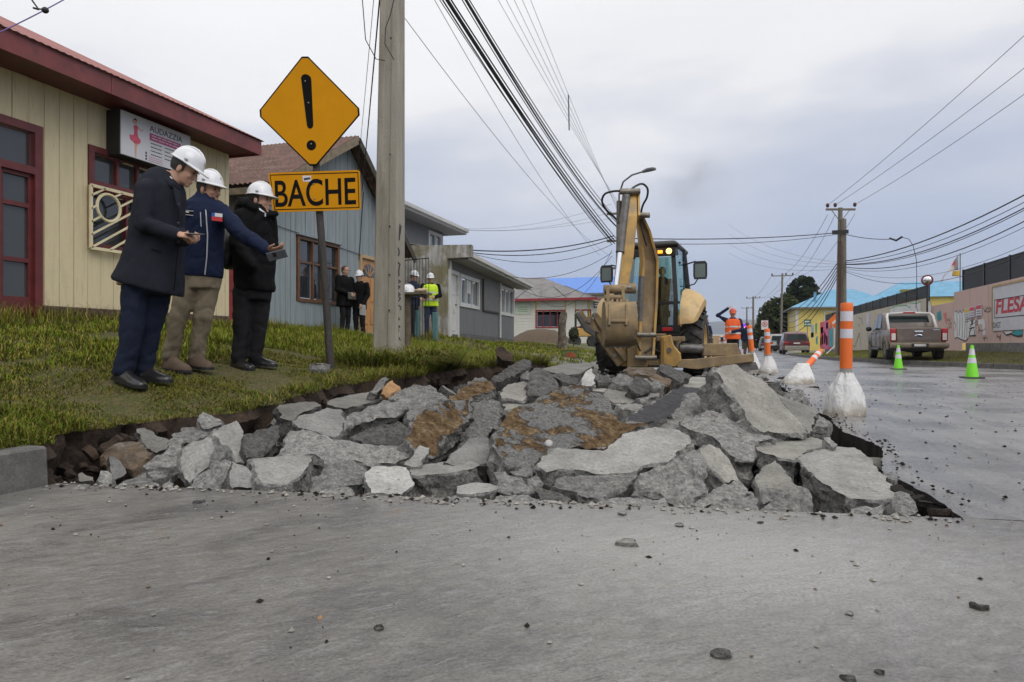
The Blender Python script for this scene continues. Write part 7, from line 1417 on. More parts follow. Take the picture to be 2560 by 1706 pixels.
t_ = text_mesh('BACHE', 1.0, SGK, (0, 0, 0), (1, 0, 0), (0, 0, 1), 'lettering', bp, .001, bold=.012); xs_ = [q.co.x for q in t_.data.vertices]; zs_ = [q.co.z for q in t_.data.vertices]; x0, x1, z0, z1 = min(xs_), max(xs_), min(zs_), max(zs_)
for q in t_.data.vertices: q.co = sgp(689, 519, .0058+.001*(1 if q.co.y < 0 else 0))+tr*((q.co.x-x0)/(x1-x0))*1.0+tu*((q.co.z-z0)/(z1-z0))*.93
plate([(757, 440), (778, 440), (779, 455), (758, 455)], WHITEP, 'sticker', .0053, .001, bp); plate([(760, 446), (776, 444), (777, 449), (761, 452)], INK, 'sticker_print', .0065, .0005, bp)
for a, b in ((764, 204), (772, 258), (779, 361), (785, 461), (787, 497)): MB().ell(sgp(a, b, .008), (.008, .008, .008), nu=8, nv=5).build('bolt', BOLT, sgn)
pb = onX(828, 917, -3.80); pb.z = zbank(pb.x, pb.y)-.1; pt_ = sgp(776, 260, -.045)
MB().tube([pb, pb.lerp(pt_, .3)+Vector((.004, 0, 0)), pb.lerp(pt_, .65)-Vector((.003, 0, 0)), pt_], [.040, .038, .037, .036], 10).build('post', POSTW, sgn, 40)
# ================================================================== POLES AND CABLES
CONC = M('pole_concrete', (.30, .28, .235), .85, .12, 3, dirt=(.21, .19, .15), damt=.35, dscale=2, bmp=.4, bscale=45, stretch=(3, 3, .4)); WOODP = M('grey_timber_pole', (.17, .15, .12), .85, .22, 5, bmp=.5, bscale=30, stretch=(5, 5, .6)); BRPIPE = M('brown_cable_guard', (.065, .03, .022), .6, .15); CABLE = M('cable_black', (.018, .018, .02), .6, .1); WIRE = M('bare_wire_grey', (.09, .09, .10), .5, .1)
cp = empty('utility_pole', 'tall ribbed concrete utility pole with scribbled graffiti, nearest pole', 'pole', 'utility poles'); c0_ = P(971, 872, 8.3); c0_.z = zbank(c0_.x, c0_.y)-.2; ctop = P(986, -450, 8.3)
def crow(c, w, d, ch): 
    ax, ay = camvec(math.cos(R(-14)), math.sin(R(-14)), 0), camvec(math.sin(R(14)), math.cos(R(14)), 0)
    return [c+ax*a+ay*b for a, b in ((-w+ch, -d), (-.045, -d), (-.035, -d+.02), (.035, -d+.02), (.045, -d), (w-ch, -d), (w, -d+ch), (w, d-ch), (w-ch, d), (-w+ch, d), (-w, d-ch), (-w, -d+ch))]
mb = MB(); mb.loft([crow(c0_.lerp(ctop, f), .172-.06*f, .125-.04*f, .03) for f in (0, .1, .2, .35, .5, .7, 1)]); mb.build('shaft', CONC, cp)
mb = MB()
for py in (95, 386, 566, 687, 776): q = P(977-py*.006, py, 8.3-.155); mb.tube([q, q+camvec(0, .02, 0)], .010, 8)
mb.build('bolt_holes', BLACKP, cp)
random.seed(12); GRAF = M('graffiti_black', (.03, .03, .035), .6); mb = MB(); py = 560
def strip(mb, pts, w, n, th=.002):
    """painted stroke: flat ribbon lying on a surface with normal n"""
    n = n.normalized()
    for a, b in zip(pts, pts[1:]):
        d = (b-a)
        if d.length < 1e-5: continue
        s_ = d.cross(n).normalized()*w/2; e_ = d.normalized()*w*.3; mb.prism([a-s_-e_, b-s_+e_, b+s_+e_, a+s_-e_], n*th)
gn = camvec(.15, -1, 0); gpt = lambda a, b: P(a, b, 8.3-.128)
for k, (h, wv) in enumerate([(60, 3), (40, 7), (34, 8), (34, 8), (30, 8), (36, 8), (34, 8), (30, 7), (26, 6)]):
    if k == 0: strip(mb, [gpt(1000, 560), gpt(998, 600), gpt(1003, 565)], .012, gn); py = 620; continue
    strip(mb, [gpt(996+random.uniform(-wv, wv)*.8, py+h*f) for f in (0, .2, .4, .6, .8, 1)], .014, gn); py += h*.86
mb.build('graffiti', GRAF, cp)
def catenary(p, q, sag, n=18): return [p.lerp(q, i/n)-Vector((0, 0, sag*4*(i/n)*(1-i/n))) for i in range(n+1)]
def cable(p, q, sag, r, label, group, mat=None): return tag(MB().tube(catenary(Vector(p), Vector(q), sag), r, 5, cap=False).build('overhead_cable', mat or CABLE, None, 180), label, 'cable', group)
mb = MB(); mb.tube([P(955, -20, 8.1), P(915, 60, 8.1), P(906, 0, 8.1), P(914, 100, 8.05), P(940, 148, 8.1), P(962, 152, 8.12)][2:], .006, 5); tag(mb.build('loose_wire', CABLE), 'loop of loose wire hanging left of the concrete pole', 'cable')
tag(MB().tube([P(990, -20, 8.1), P(975, 40, 8.08), P(964, 70, 8.08), P(962, 110, 8.08), P(985, 150, 8.08)], .006, 5).build('loose_wire', CABLE), 'wavy loose wire on the face of the concrete pole', 'cable')
# left line: from the pole behind the digger up over the concrete pole
lp = P(1548, 860, 27.5); lp.z = .25; lt = P(1548, 503, 27.5); lpole = empty('utility_pole', 'timber pole with street lamp behind the digger arm', 'pole', 'utility poles'); MB().tube([lp, lt], [.15, .11], 10).build('shaft', WOODP, lpole, 40)
la = [P(*q) for q in ((1547, 520, 27.4), (1548, 485, 27.2), (1558, 455, 27), (1580, 438, 26.6), (1606, 430, 26.2))]; MB().tube(la, .035, 8).build('lamp_arm', GREYC, lpole, 180); MB().beam([la[-1], la[-1]+(la[-1]-la[-2])*.6, P(1636, 422, 25.7)], (0, 0, 1), .10, [.08, .26, .2]).build('lamp_head', GREYC, lpole, bev=.02)
for k in range(3): q = lt+Vector((0, 0, -.5-1.1*k)); MB().beam([q-Vector((.5, 0, 0)), q+Vector((.5, 0, 0))], (0, 1, 0), .08, .08).build('crossarm', WOODP, lpole)
random.seed(4)
for i, (ex1, ey1, nx_, ny_, r_, sag) in enumerate([(1535, 600, 868, -400, .020, .28), (1532, 606, 864, -402, .018, .29), (1537, 610, 870, -398, .018, .31), (1530, 612, 860, -398, .014, .34), (1540, 596, 874, -402, .014, .27), (1528, 604, 842, -400, .008, .30), (1540, 565, 935, -400, .020, .44), (1545, 560, 932, -402, .015, .42), (1543, 570, 926, -397, .010, .48), (1550, 556, 938, -400, .010, .40)]):
    cable(P(ex1, ey1, 27.2), P(nx_, ny_, 8.6), sag, r_, ('black cable of the lower thick bundle sweeping up left from the lamp pole' if i < 6 else 'black cable of the upper bundle sweeping up left from the lamp pole'), ('lower cable bundle' if i < 6 else 'upper cable bundle'))
for i in range(5): cable(P(1545, 505+6*i, 27.5), P(1010+38*i, -420, 9.0), .15, .0045, 'thin pale power wire, one of five parallel, above the thick bundles', 'five thin power wires', WIRE)
for (a, b) in (((1525, 640, 27.3), (760, -300, 7.5)), ((1500, 640, 27.3), (820, -480, 7.5))): cable(P(*a), P(*b), .5, .005, 'thin slack wire below the thick bundles, left of them', 'two slack wires', WIRE)
tag(MB().tube([P(1421, 238, 20), P(1423, 326, 20)], .022, 6).build('line_spacer', GREYC), 'short vertical spacer rod hanging among the thin power wires', 'spacer')
for (x0, y0, x1, y1, sg_, r_) in ((700, -100, 905, 480, .1, .012), (760, -260, 903, 440, .05, .006), (690, -200, 898, 560, .0, .005)): pass
cable(P(958, -100, 8.3), onX(905, 478, -8.15), .05, .011, 'dark service drop from the concrete pole to the blue house gable', 'service drops'); cable(P(945, -120, 8.4), onX(893, 440, -8.15), .05, .005, 'thin service wire from the concrete pole to the blue house gable', 'service drops', WIRE)
cable(P(-60, 108, 6.0), P(260, -60, 7.5), .03, .006, 'purple wire crossing the top left corner', None, M('purple_wire', (.10, .06, .22), .5)); q = P(113, 26, 6.55); mb = MB(); mb.ell(q, (.035, .03, .03)); mb.tube([q, P(95, 22, 6.5), P(82, 4, 6.5), P(75, -8, 6.5)], .008, 5); mb.tube([P(97, 24, 6.5), P(83, 20, 6.5)], .010, 5); tag(mb.build('wire_clamp', CABLE), 'small dark clamp with loose tail on the corner wire', 'clamp')
# wires across to the houses and across the street
for i, (x0, y0, x1, y1, sg_, r_) in enumerate([(1165, 625, 1535, 590, .25, .022), (1165, 630, 1535, 596, .35, .016), (1175, 633, 1530, 612, .5, .010), (1255, 665, 1530, 632, .5, .010), (1265, 676, 1530, 640, 1.2, .010), (1310, 676, 1530, 626, 1.5, .008), (1150, 560, 1530, 510, .3, .005), (1160, 572, 1530, 530, .3, .005), (1150, 590, 1535, 545, .2, .005)]):
    cable(onX(x0, y0, -8.3) if i < 3 else onX(*((1250, 686, -8.05), (1262, 692, -8.05), (1320, 716, -8.05))[i-3]) if i < 6 else onX(1150+3*(i-6), 572+2*i-12, -10.3), P(x1, y1, 27.4), sg_, r_, 'cable strung between the lamp pole and the grey houses', 'cables to the grey houses', None if i < 6 else WIRE)
# right-hand timber line
rp = empty('utility_pole', 'double timber pole with crossarm beside the pickup truck', 'pole', 'utility poles'); ra = P(2095, 886, 36); ra.z = .1; rt = P(2101, 520, 36); MB().tube([ra, rt], [.155, .11], 12).build('shaft', WOODP, rp, 40); rb_ = P(2109, 888, 35.8); rb_.z = .1; MB().tube([rb_, P(2109, 548, 35.8)], [.15, .13], 12).build('second_shaft', WOODP, rp, 40)
MB().box(P(2097, 880, 35.6)-Vector((.05, .05, .3)), P(2099, 603, 35.6)+Vector((.07, .02, 0))).build('cable_guard', BRPIPE, rp); cr_ = [P(2065, 524, 36), P(2138, 524, 36)]
MB().beam(cr_, (0, 0, 1), .10, .10).build('crossarm', WOODP, rp); MB().tube([P(2079, 526, 35.9), P(2101, 555, 35.9)], .02, 5).build('brace', GREYC, rp); MB().tube([P(2124, 526, 35.9), P(2101, 555, 35.9)], .02, 5).build('brace', GREYC, rp)
ins = [P(2069, 514, 36), P(2088, 513, 36), P(2137, 512, 36)]
for q in ins: MB().ell(q, (.09, .09, .12), nu=10, nv=7).build('insulator', BRPIPE, rp, 180)
MB().box(P(2093, 580, 35.7)-Vector((.25, 0, .12)), P(2112, 580, 35.5)+Vector((.2, .1, .12))).build('clamp', CABLE, rp); tag(MB().box(P(2106, 774, 35.4), P(2114, 790, 35.38)+Vector((0, .01, 0))).build('plate', WHITEP, rp))
n_ = [P(2560+340, -228, 18), P(2560+340, -100, 18), P(2900, -12, 18)]
for k in range(3): cable(ins[k], n_[k], .25, .011, 'high voltage wire from the right crossarm towards the camera side, one of three', 'three high voltage wires', WIRE)
for i, (y0, y1, r_, sg_) in enumerate([(653, 300, .026, .7), (657, 318, .014, .8), (661, 330, .022, .9), (662, 334, .014, .95), (668, 362, .020, 1.1), (672, 380, .010, 1.15), (676, 440, .008, 1.3), (679, 455, .012, 1.5)]): cable(P(2113, y0, 35.8), P(2880, y1, 18), sg_, r_, 'telephone cable of the bundle running right from the double timber pole', 'right telephone cables')
cable(P(2113, 586, 35.8), P(2237, 598, 31), .1, .018, 'cable from the double pole to the splice over the verge', 'splice cables'); cable(P(1560, 596, 27.6), P(2095, 582, 35.9), .15, .022, 'black cable crossing the street from the lamp pole', 'street crossing cables'); cable(P(1560, 606, 27.6), P(2095, 586, 35.9), .25, .014, 'thinner black cable crossing the street from the lamp pole', 'street crossing cables')
tag(MB().tube([P(2225, 596, 31.2), P(2240, 602, 30.8), P(2256, 592, 30.6)], .045, 6).build('cable_splice', CABLE), 'dark splice where the cables join over the verge', 'splice')
tag(MB().tube([P(2255, 594, 31), P(2272, 598, 31), P(2283, 615, 31), P(2291, 650, 31), P(2292, 700, 31), P(2290, 770, 31)], .014, 6).build('hanging_cable', CABLE), 'cable bending down from the splice to the mesh fence', 'cable')
for k in range(4): cable(P(1820, 560+24*k, 60), P(2092, 655+6*k, 36.2), .6, .008, 'faint wire between the far poles and the double timber pole', 'faint far wires', WIRE)
def tpole(px, d, ytop, label, arms=((0, 1.1),), r=.13, lean=0):
    b = P(px, HY, d); b.z = .0; t = P(px+lean, ytop, d); o = empty('utility_pole', label, 'pole', 'utility poles'); MB().tube([b, t], [r, r*.75], 9).build('shaft', WOODP, o, 40)
    for dz, hw in arms:
        MB().beam([t+Vector((-hw, 0, -.25-dz)), t+Vector((hw, 0, -.25-dz))], (0, 0, 1), .10, .10).build('crossarm', WOODP, o)
        for k in (-1, .35, 1): MB().ell(t+Vector((k*hw*.95, 0, -.08-dz)), (.09, .09, .12), nu=8, nv=6).build('insulator', BRPIPE, o)
    return t
t1 = tpole(1952, 74, 684, 'timber pole with crossarm in front of the big dark tree', lean=4); t2 = tpole(1883, 115, 742, 'timber pole left of the dark tree, with transformer', r=.2); t3 = tpole(1867, 150, 768, 'most distant timber pole down the street', r=.2)
for k, (q, w_) in enumerate(((ins[0], -1.05), (ins[1], .4), (ins[2], 1.05))): cable(q-Vector((0, 0, .5)), t1+Vector((w_, 0, -.08)), 1.2, .012, 'wire of the right-hand line between double pole and next pole', 'right line far span', WIRE); cable(t1+Vector((w_, 0, -.08)), t2+Vector((w_, 0, -.08)), 1.0, .016, 'wire of the right-hand line on its further span', 'right line further span', WIRE)
for k in range(5): cable(P(2092, 660+9*k, 36), P(1948, 778+8*k, 74), 1.0+.2*k, .022, 'telephone cable sagging past the dark tree', 'cables past the tree')
# ================================================================== DELINEATORS, CONES
ORP = M('orange_plastic', (.78, .155, .022), .45, .06, 3, dirt=(.6, .16, .05), damt=.2); WRF = M('white_reflective', (.62, .60, .66), .4, .06, 20); SACK, nt, bs = newmat('white_woven_sack'); co = coords(nt); a = noise(nt, co, 5, 5, .6); sep = nd(nt, 'ShaderNodeSeparateXYZ'); g_ = nd(nt, 'ShaderNodeNewGeometry'); nt.links.new(g_.outputs['Position'], sep.inputs[0])
hz = math_(nt, 'ADD', math_(nt, 'MULTIPLY', sep.outputs[2], 3.2), math_(nt, 'MULTIPLY', math_(nt, 'ADD', a, -.5), 1.3)); c = mix(nt, ramp(nt, hz, [(.0, .85), (.42, 0)]), (.64, .64, .635), (.28, .24, .18)); nt.links.new(c, bs.inputs['Base Color']); bs.inputs['Roughness'].default_value = .7; n_b = bump(nt, noise(nt, coords(nt, scale=(11, 11, 4)), 1, 4, .55, 1.2), .8, .05, None); bump(nt, noise(nt, co, 160, 2), .2, .004, bs, n_b)
GCOL = M('grey_collar', (.33, .31, .29), .7, .15, 20)
def delineator(base, axis, label, sw=.20, sh=.42, ln=.66, r=.058, seed=0, tiltsack=None):
    o = empty('delineator', label, 'delineator', 'orange delineator posts along the lane', base); ax = Vector(axis).normalized(); mb = MB(); n = 30; rows = []
    for i in range(11):
        f = i/10; rad = sw*(1-.66*f**1.1)+.035*math.sin(f*math.pi)*(1-f); c = (ax*.75+Vector((0, 0, .7)))*sh*f if ax.z < .8 else ax*sh*f
        rows.append([(c.x+rad*(1+.18*nz1(math.cos(k*.2094)*1.6, math.sin(k*.2094)*1.6, 1, seed+f*2.2)+.10*math.sin(k*.2094*8+seed+2.5*nz1(k*.25, f*1.5, 1, seed))*f*1.2)*math.cos(k*.2094), c.y+rad*.85*(1+.18*nz1(math.cos(k*.2094)*1.6, math.sin(k*.2094)*1.6, 1, seed+9+f*2.2)+.07*math.sin(k*.2094*8+seed)*(f))*math.sin(k*.2094), c.z+.02*nz1(k, f*3, .7, seed)*(0 < i)) for k in range(n)])
    mb.loft(rows); mb.build('sandbag', SACK, o, 50)
    o1 = Vector((0, 0, .12)) if ax.z < .8 else Vector(); p1 = ax*(sh+.045)+o1; mb = MB(); mb.tube([ax*(sh*.6)+o1, p1], [r*.98, r*.98], 16); mb.build('collar', GCOL, o, 40)
    cuts = [0, .46, .60, .72, .87, 1.0]; 
    for i in range(5):
        a, b = p1+ax*ln*cuts[i], p1+ax*ln*cuts[i+1]; mb = MB(); rr_ = r if i % 2 == 0 else r*1.012; mb.tube([a, b] if i < 4 else [a, b-ax*.012, b], [rr_, rr_] if i < 4 else [rr_, rr_, rr_*.9], 20); mb.build('band' if i % 2 else 'post', WRF if i % 2 else ORP, o, 40)
    return o
q = onZ(2120, 1040, 0); delineator((q.x, q.y+.15, 0), (.012, 0, 1), 'nearest orange and white delineator post upright in a white sandbag', seed=1)
q = onZ(1996, 960, 0); delineator((q.x, q.y+.2, 0), (.50, .72, .48), 'knocked-over orange delineator leaning right out of its sandbag', sw=.27, sh=.34, ln=.56, seed=4)
q = onZ(1922, 934, 0); delineator((q.x, q.y+.1, 0), (-.03, 0, 1), 'orange delineator behind the leaning one, dark strap at its foot', sw=.24, sh=.42, ln=.64, r=.066, seed=7)
q = onZ(1886, 930, 0); delineator((q.x, q.y+.1, 0), (-.10, .05, 1), 'orange delineator tilted left, leftmost of the near row', sw=.2, sh=.5, ln=.68, r=.066, seed=9)
for (px, d, lab) in ((1798, 33, 'distant orange delineator beside the hidden worker'), (1812, 30, 'distant orange delineator left of the orange-vested worker'), (1877, 24, 'orange delineator behind the tilted one')): q = P(px, HY, d); delineator((q.x, q.y, 0), (0, 0, 1), lab, seed=px)
LIME = M('lime_cone', (.20, .72, .03), .45, .06, 3); CBASE = M('cone_base', (.03, .03, .03), .7, .2)
def cone(q, label):
    o = empty('traffic_cone', label, 'cone', 'lime traffic cones', (q.x, q.y, 0)); mb = MB(); mb.loft([[(-.19, -.19, 0), (.19, -.19, 0), (.19, .19, 0), (-.19, .19, 0)], [(-.185, -.185, .03), (.185, -.185, .03), (.185, .185, .03), (-.185, .185, .03)]]); mb.build('base', CBASE, o, bev=.008)
    prof = lambda z: .125-.098*(z-.03)/.67
    for z0, z1, m_, nm in ((.03, .32, LIME, 'body'), (.32, .43, WRF, 'band'), (.43, .49, LIME, 'body'), (.49, .62, WRF, 'band'), (.62, .70, LIME, 'body')): mb = MB(); e_ = .0 if m_ is LIME else .002; mb.tube([(0, 0, z0), (0, 0, z1)], [prof(z0)+e_, prof(z1)+e_], 20); mb.build(nm, m_, o, 40)
cone(onZ(2430, 946, 0), 'bright lime cone, nearer of the two'); cone(onZ(2246, 924, 0), 'bright lime cone in front of the pickup, further of the two')
# ================================================================== VEHICLES
def car_shell(name, stations, mat, par, T, sub=1):
    """stations: (y, z_sill, z_belt, w_sill, w_belt)"""
    mb = MB(); rows = []
    for y, z0, z1, w0, w1 in stations: rows.append([T(-w0, y, z0), T(-w1, y, z0+(z1-z0)*.35), T(-w1, y, z0+(z1-z0)*.75), T(-w1*.96, y, z1), T(w1*.96, y, z1), T(w1, y, z0+(z1-z0)*.75), T(w1, y, z0+(z1-z0)*.35), T(w0, y, z0)])
    mb.loft(rows); return mb.build(name, mat, par, 35, bev=.02)
def cwheel(par, T, x, y, r, w, rimm):
    wh = empty('wheel'); wh.parent = par; c = (x, y, r); n = 28
    mb = MB(); prof = [(-w/2, r*.62), (-w/2, r*.88), (-w*.38, r), (w*.38, r), (w/2, r*.88), (w/2, r*.62)]; mb.loft([[T(x+a, y+q*math.cos(k*2*math.pi/n), r+q*math.sin(k*2*math.pi/n)) for a, q in prof] for k in range(n+1)], False, 0, False); mb.build('tyre', RUB, wh, 40)
    for s_ in (-1, 1):
        mb = MB(); mb.loft([[T(x+s_*(w*.5-o), y+q*math.cos(k*2*math.pi/n), r+q*math.sin(k*2*math.pi/n)) for k in range(n)] for o, q in ((.01, r*.66), (.015, r*.60), (.06, r*.5), (.04, r*.15), (.04, .001))], False); mb.build('rim', rimm, wh, 40)
        for k in range(6): a = k*math.pi/3; mb = MB(); mb.beam([T(x+s_*(w*.5-.03), y+r*.14*math.cos(a), r+r*.14*math.sin(a)), T(x+s_*(w*.5-.02), y+r*.58*math.cos(a), r+r*.58*math.sin(a))], (1, 0, 0), .03, r*.13); mb.build('spoke', rimm, wh)
CARGL = window_glass('car_glass', (.018, .028, .028), .0); CARGL.node_tree.nodes['Principled BSDF'].inputs['Specular IOR Level'].default_value = .3; RIM = M('dusty_alloy', (.25, .23, .2), .5, .2, 10, metal=.5); TAILR = M('red_tail_lamp', (.38, .012, .015), .25, .05, coat=.5); TAILW = M('clear_tail_lamp', (.6, .58, .56), .25); PLATE = M('plate_white', (.6, .6, .58), .5)
def place(cx, cy, z, yaw=0):
    c, s = math.cos(yaw), math.sin(yaw); return lambda x, y, zz: Vector((cx+x*c-y*s, cy+x*s+y*c, z+zz))
# ---- pickup truck
TAUPE = M('taupe_metallic_paint', (.125, .098, .084), .45, .06, 2, dirt=(.18, .145, .112), damt=.35, dscale=1.6, coat=.3); MUDDY = M('mud_splashed_paint', (.22, .18, .135), .7, .15, 4, dirt=(.16, .13, .10), damt=.3)
pk = empty('pickup_truck', 'muddy taupe double-cab pickup parked on the verge', 'pickup'); pq = P(2297, HY, 24.2); zg = zverge(pq.x, pq.y+1)+.01; T = place(pq.x, pq.y, zg, R(-2))
car_shell('body', [(.06, .62, 1.08, .84, .90), (.8, .50, 1.10, .88, .93), (2.0, .45, 1.10, .90, .93), (3.6, .45, 1.08, .90, .93), (4.4, .48, 1.06, .88, .92), (5.0, .50, .98, .80, .88), (5.3, .55, .86, .66, .78)], TAUPE, pk, T)
mb = MB(); mb.loft([[T(x, y, z) for x, z in ((-.88, 1.06), (.88, 1.06), (.80, 1.10+h), (-.80, 1.10+h))] for y, h in ((1.62, .06), (1.86, .60), (2.3, .70), (3.1, .68), (3.55, .55), (4.15, .02))]); cabn = mb.build('cabin', TAUPE, pk, 35, bev=.03)
def tp(q, mat, nm, par=pk, th=.012):
    q = [T(*p) for p in q]; n = (q[1]-q[0]).cross(q[2]-q[0]).normalized(); 
    if n.dot(EYE-q[0]) < 0: n = -n
    return MB().prism(q, n*th).build(nm, mat, par)
tp([(-.74, 1.665, 1.20), (.74, 1.665, 1.20), (.66, 1.84, 1.66), (-.66, 1.84, 1.66)], CARGL, 'rear_window', cabn)
for sx in (-1, 1):
    tp([(sx*.885, 1.95, 1.16), (sx*.885, 2.72, 1.16), (sx*.80, 2.72, 1.70), (sx*.80, 2.10, 1.70)], CARGL, 'side_window', cabn); tp([(sx*.885, 2.80, 1.16), (sx*.885, 3.75, 1.16), (sx*.80, 3.20, 1.68), (sx*.80, 2.80, 1.70)], CARGL, 'side_window', cabn)
tp([(-.80, 4.1, 1.12), (.80, 4.1, 1.12), (.72, 3.58, 1.62), (-.72, 3.58, 1.62)], CARGL, 'windscreen', cabn)
mb = MB(); mb.box((-.70, .0, .62), (.70, .07, 1.16)); mb.v = [tuple(T(*p)) for p in mb.v]; tg = mb.build('tailgate', TAUPE, pk, bev=.025)
mb = MB(); mb.box((-.66, -.012, .70), (.66, .0, .80)); mb.v = [tuple(T(*p)) for p in mb.v]; mb.build('tailgate_crease', TAUPE, tg, bev=.01)
mb = MB(); mb.box((-.14, -.03, 1.0), (.14, -.002, 1.05)); mb.v = [tuple(T(*p)) for p in mb.v]; mb.build('tailgate_handle', CHR, tg, bev=.01)
mb = MB(); mb.ell((0, -.008, .87), (.13, .014, .055)); mb.v = [tuple(T(*p)) for p in mb.v]; em = mb.build('emblem', CHR, tg, 180); mb = MB(); mb.ell((0, -.012, .87), (.112, .014, .042)); mb.v = [tuple(T(*p)) for p in mb.v]; mb.build('emblem_field', M('emblem_blue', (.02, .04, .14), .3), em, 180)
bars(MB(), lambda a, b: T(.44+.2*a, -.006, 1.06+.05*b), 1, 1, 3).build('badge', CHR, tg)
for sx in (-1, 1):
    mb = MB(); mb.box((sx*.71, -.02, .68), (sx*.90, .10, 1.14)); mb.v = [tuple(T(*p)) for p in mb.v]; tl_ = mb.build('tail_lamp', TAILR, pk, bev=.03); mb = MB(); mb.box((sx*.73, -.028, .72), (sx*.86, -.021, .96)); mb.v = [tuple(T(*p)) for p in mb.v]; mb.build('clear_lens', TAILW, tl_, bev=.01)
    cwheel(pk, T, sx*.80, .95, .39, .26, RIM); cwheel(pk, T, sx*.80, 4.2, .39, .26, RIM)
    mb = MB(); mb.loft([[T(sx*(.93+o), .95+q*math.cos(a), .39+q*math.sin(a)) for a in [k*math.pi/10 for k in range(11)]] for o, q in ((-.06, .44), (.015, .44), (.02, .54), (-.05, .56))], True, 0, False); mb.build('wheel_arch', MUDDY, pk, 40)
    mb = MB(); mb.ell((0, 0, 0), (.11, .08, .10)); mb.v = [tuple(T(sx*1.06+p[0], 3.55+p[1], 1.20+p[2])) for p in mb.v]; mb.build('wing_mirror', BLK, pk, 180)
    for y in (2.55, 3.35): mb = MB(); mb.box((sx*.935, y, .98), (sx*.955, y+.2, 1.02)); mb.v = [tuple(T(*p)) for p in mb.v]; mb.build('door_handle', TAUPE, pk)
    for y in (1.85, 2.72, 3.78): mb = MB(); mb.box((sx*.926, y, .50), (sx*.938, y+.012, 1.08)); mb.v = [tuple(T(*p)) for p in mb.v]; mb.build('door_seam', BLK, pk)
    mb = MB(); mb.box((sx*.80, 1.7, .36), (sx*1.0, 3.6, .44)); mb.v = [tuple(T(*p)) for p in mb.v]; mb.build('side_step', BLK, pk, bev=.02)
    mb = MB(); mb.tube([T(sx*.78, .95, 1.10), T(sx*.76, 1.45, 1.62), T(sx*.70, 1.62, 1.72)], [.05, .05, .045], 8); mb.build('sport_bar', WHT, pk, 180)
mb = MB(); mb.tube([T(-.70, 1.62, 1.72), T(0, 1.60, 1.76), T(.70, 1.62, 1.72)], .05, 8); sb_ = mb.build('sport_bar', WHT, pk, 180); mb = MB(); mb.box((-.2, 1.535, 1.74), (.2, 1.6, 1.79)); mb.v = [tuple(T(*p)) for p in mb.v]; mb.build('brake_lamp', TAILR, pk)
mb = MB(); mb.loft([[T(x, y, z) for y, z in ((.10, .42), (-.16, .44), (-.20, .52), (-.18, .62), (.10, .64))] for x in (-.90, -.5, .5, .90)]); bmp_ = mb.build('rear_bumper', MUDDY, pk, bev=.025); mb = MB(); mb.box((-.26, -.212, .46), (.26, -.202, .60)); mb.v = [tuple(T(*p)) for p in mb.v]; mb.build('plate_recess', BLK, bmp_); mb = MB(); mb.box((-.18, -.217, .50), (.18, -.213, .58)); mb.v = [tuple(T(*p)) for p in mb.v]; mb.build('number_plate', PLATE, bmp_)
mb = MB(); mb.box((-.85, .3, .34), (.85, 4.9, .52)); mb.v = [tuple(T(*p)) for p in mb.v]; mb.build('underbody', BLK, pk); mb = MB(); mb.tube([T(-.5, .7, .42), T(.1, .7, .30), T(.7, .7, .42)], .07, 8); mb.build('axle', BLK, pk)
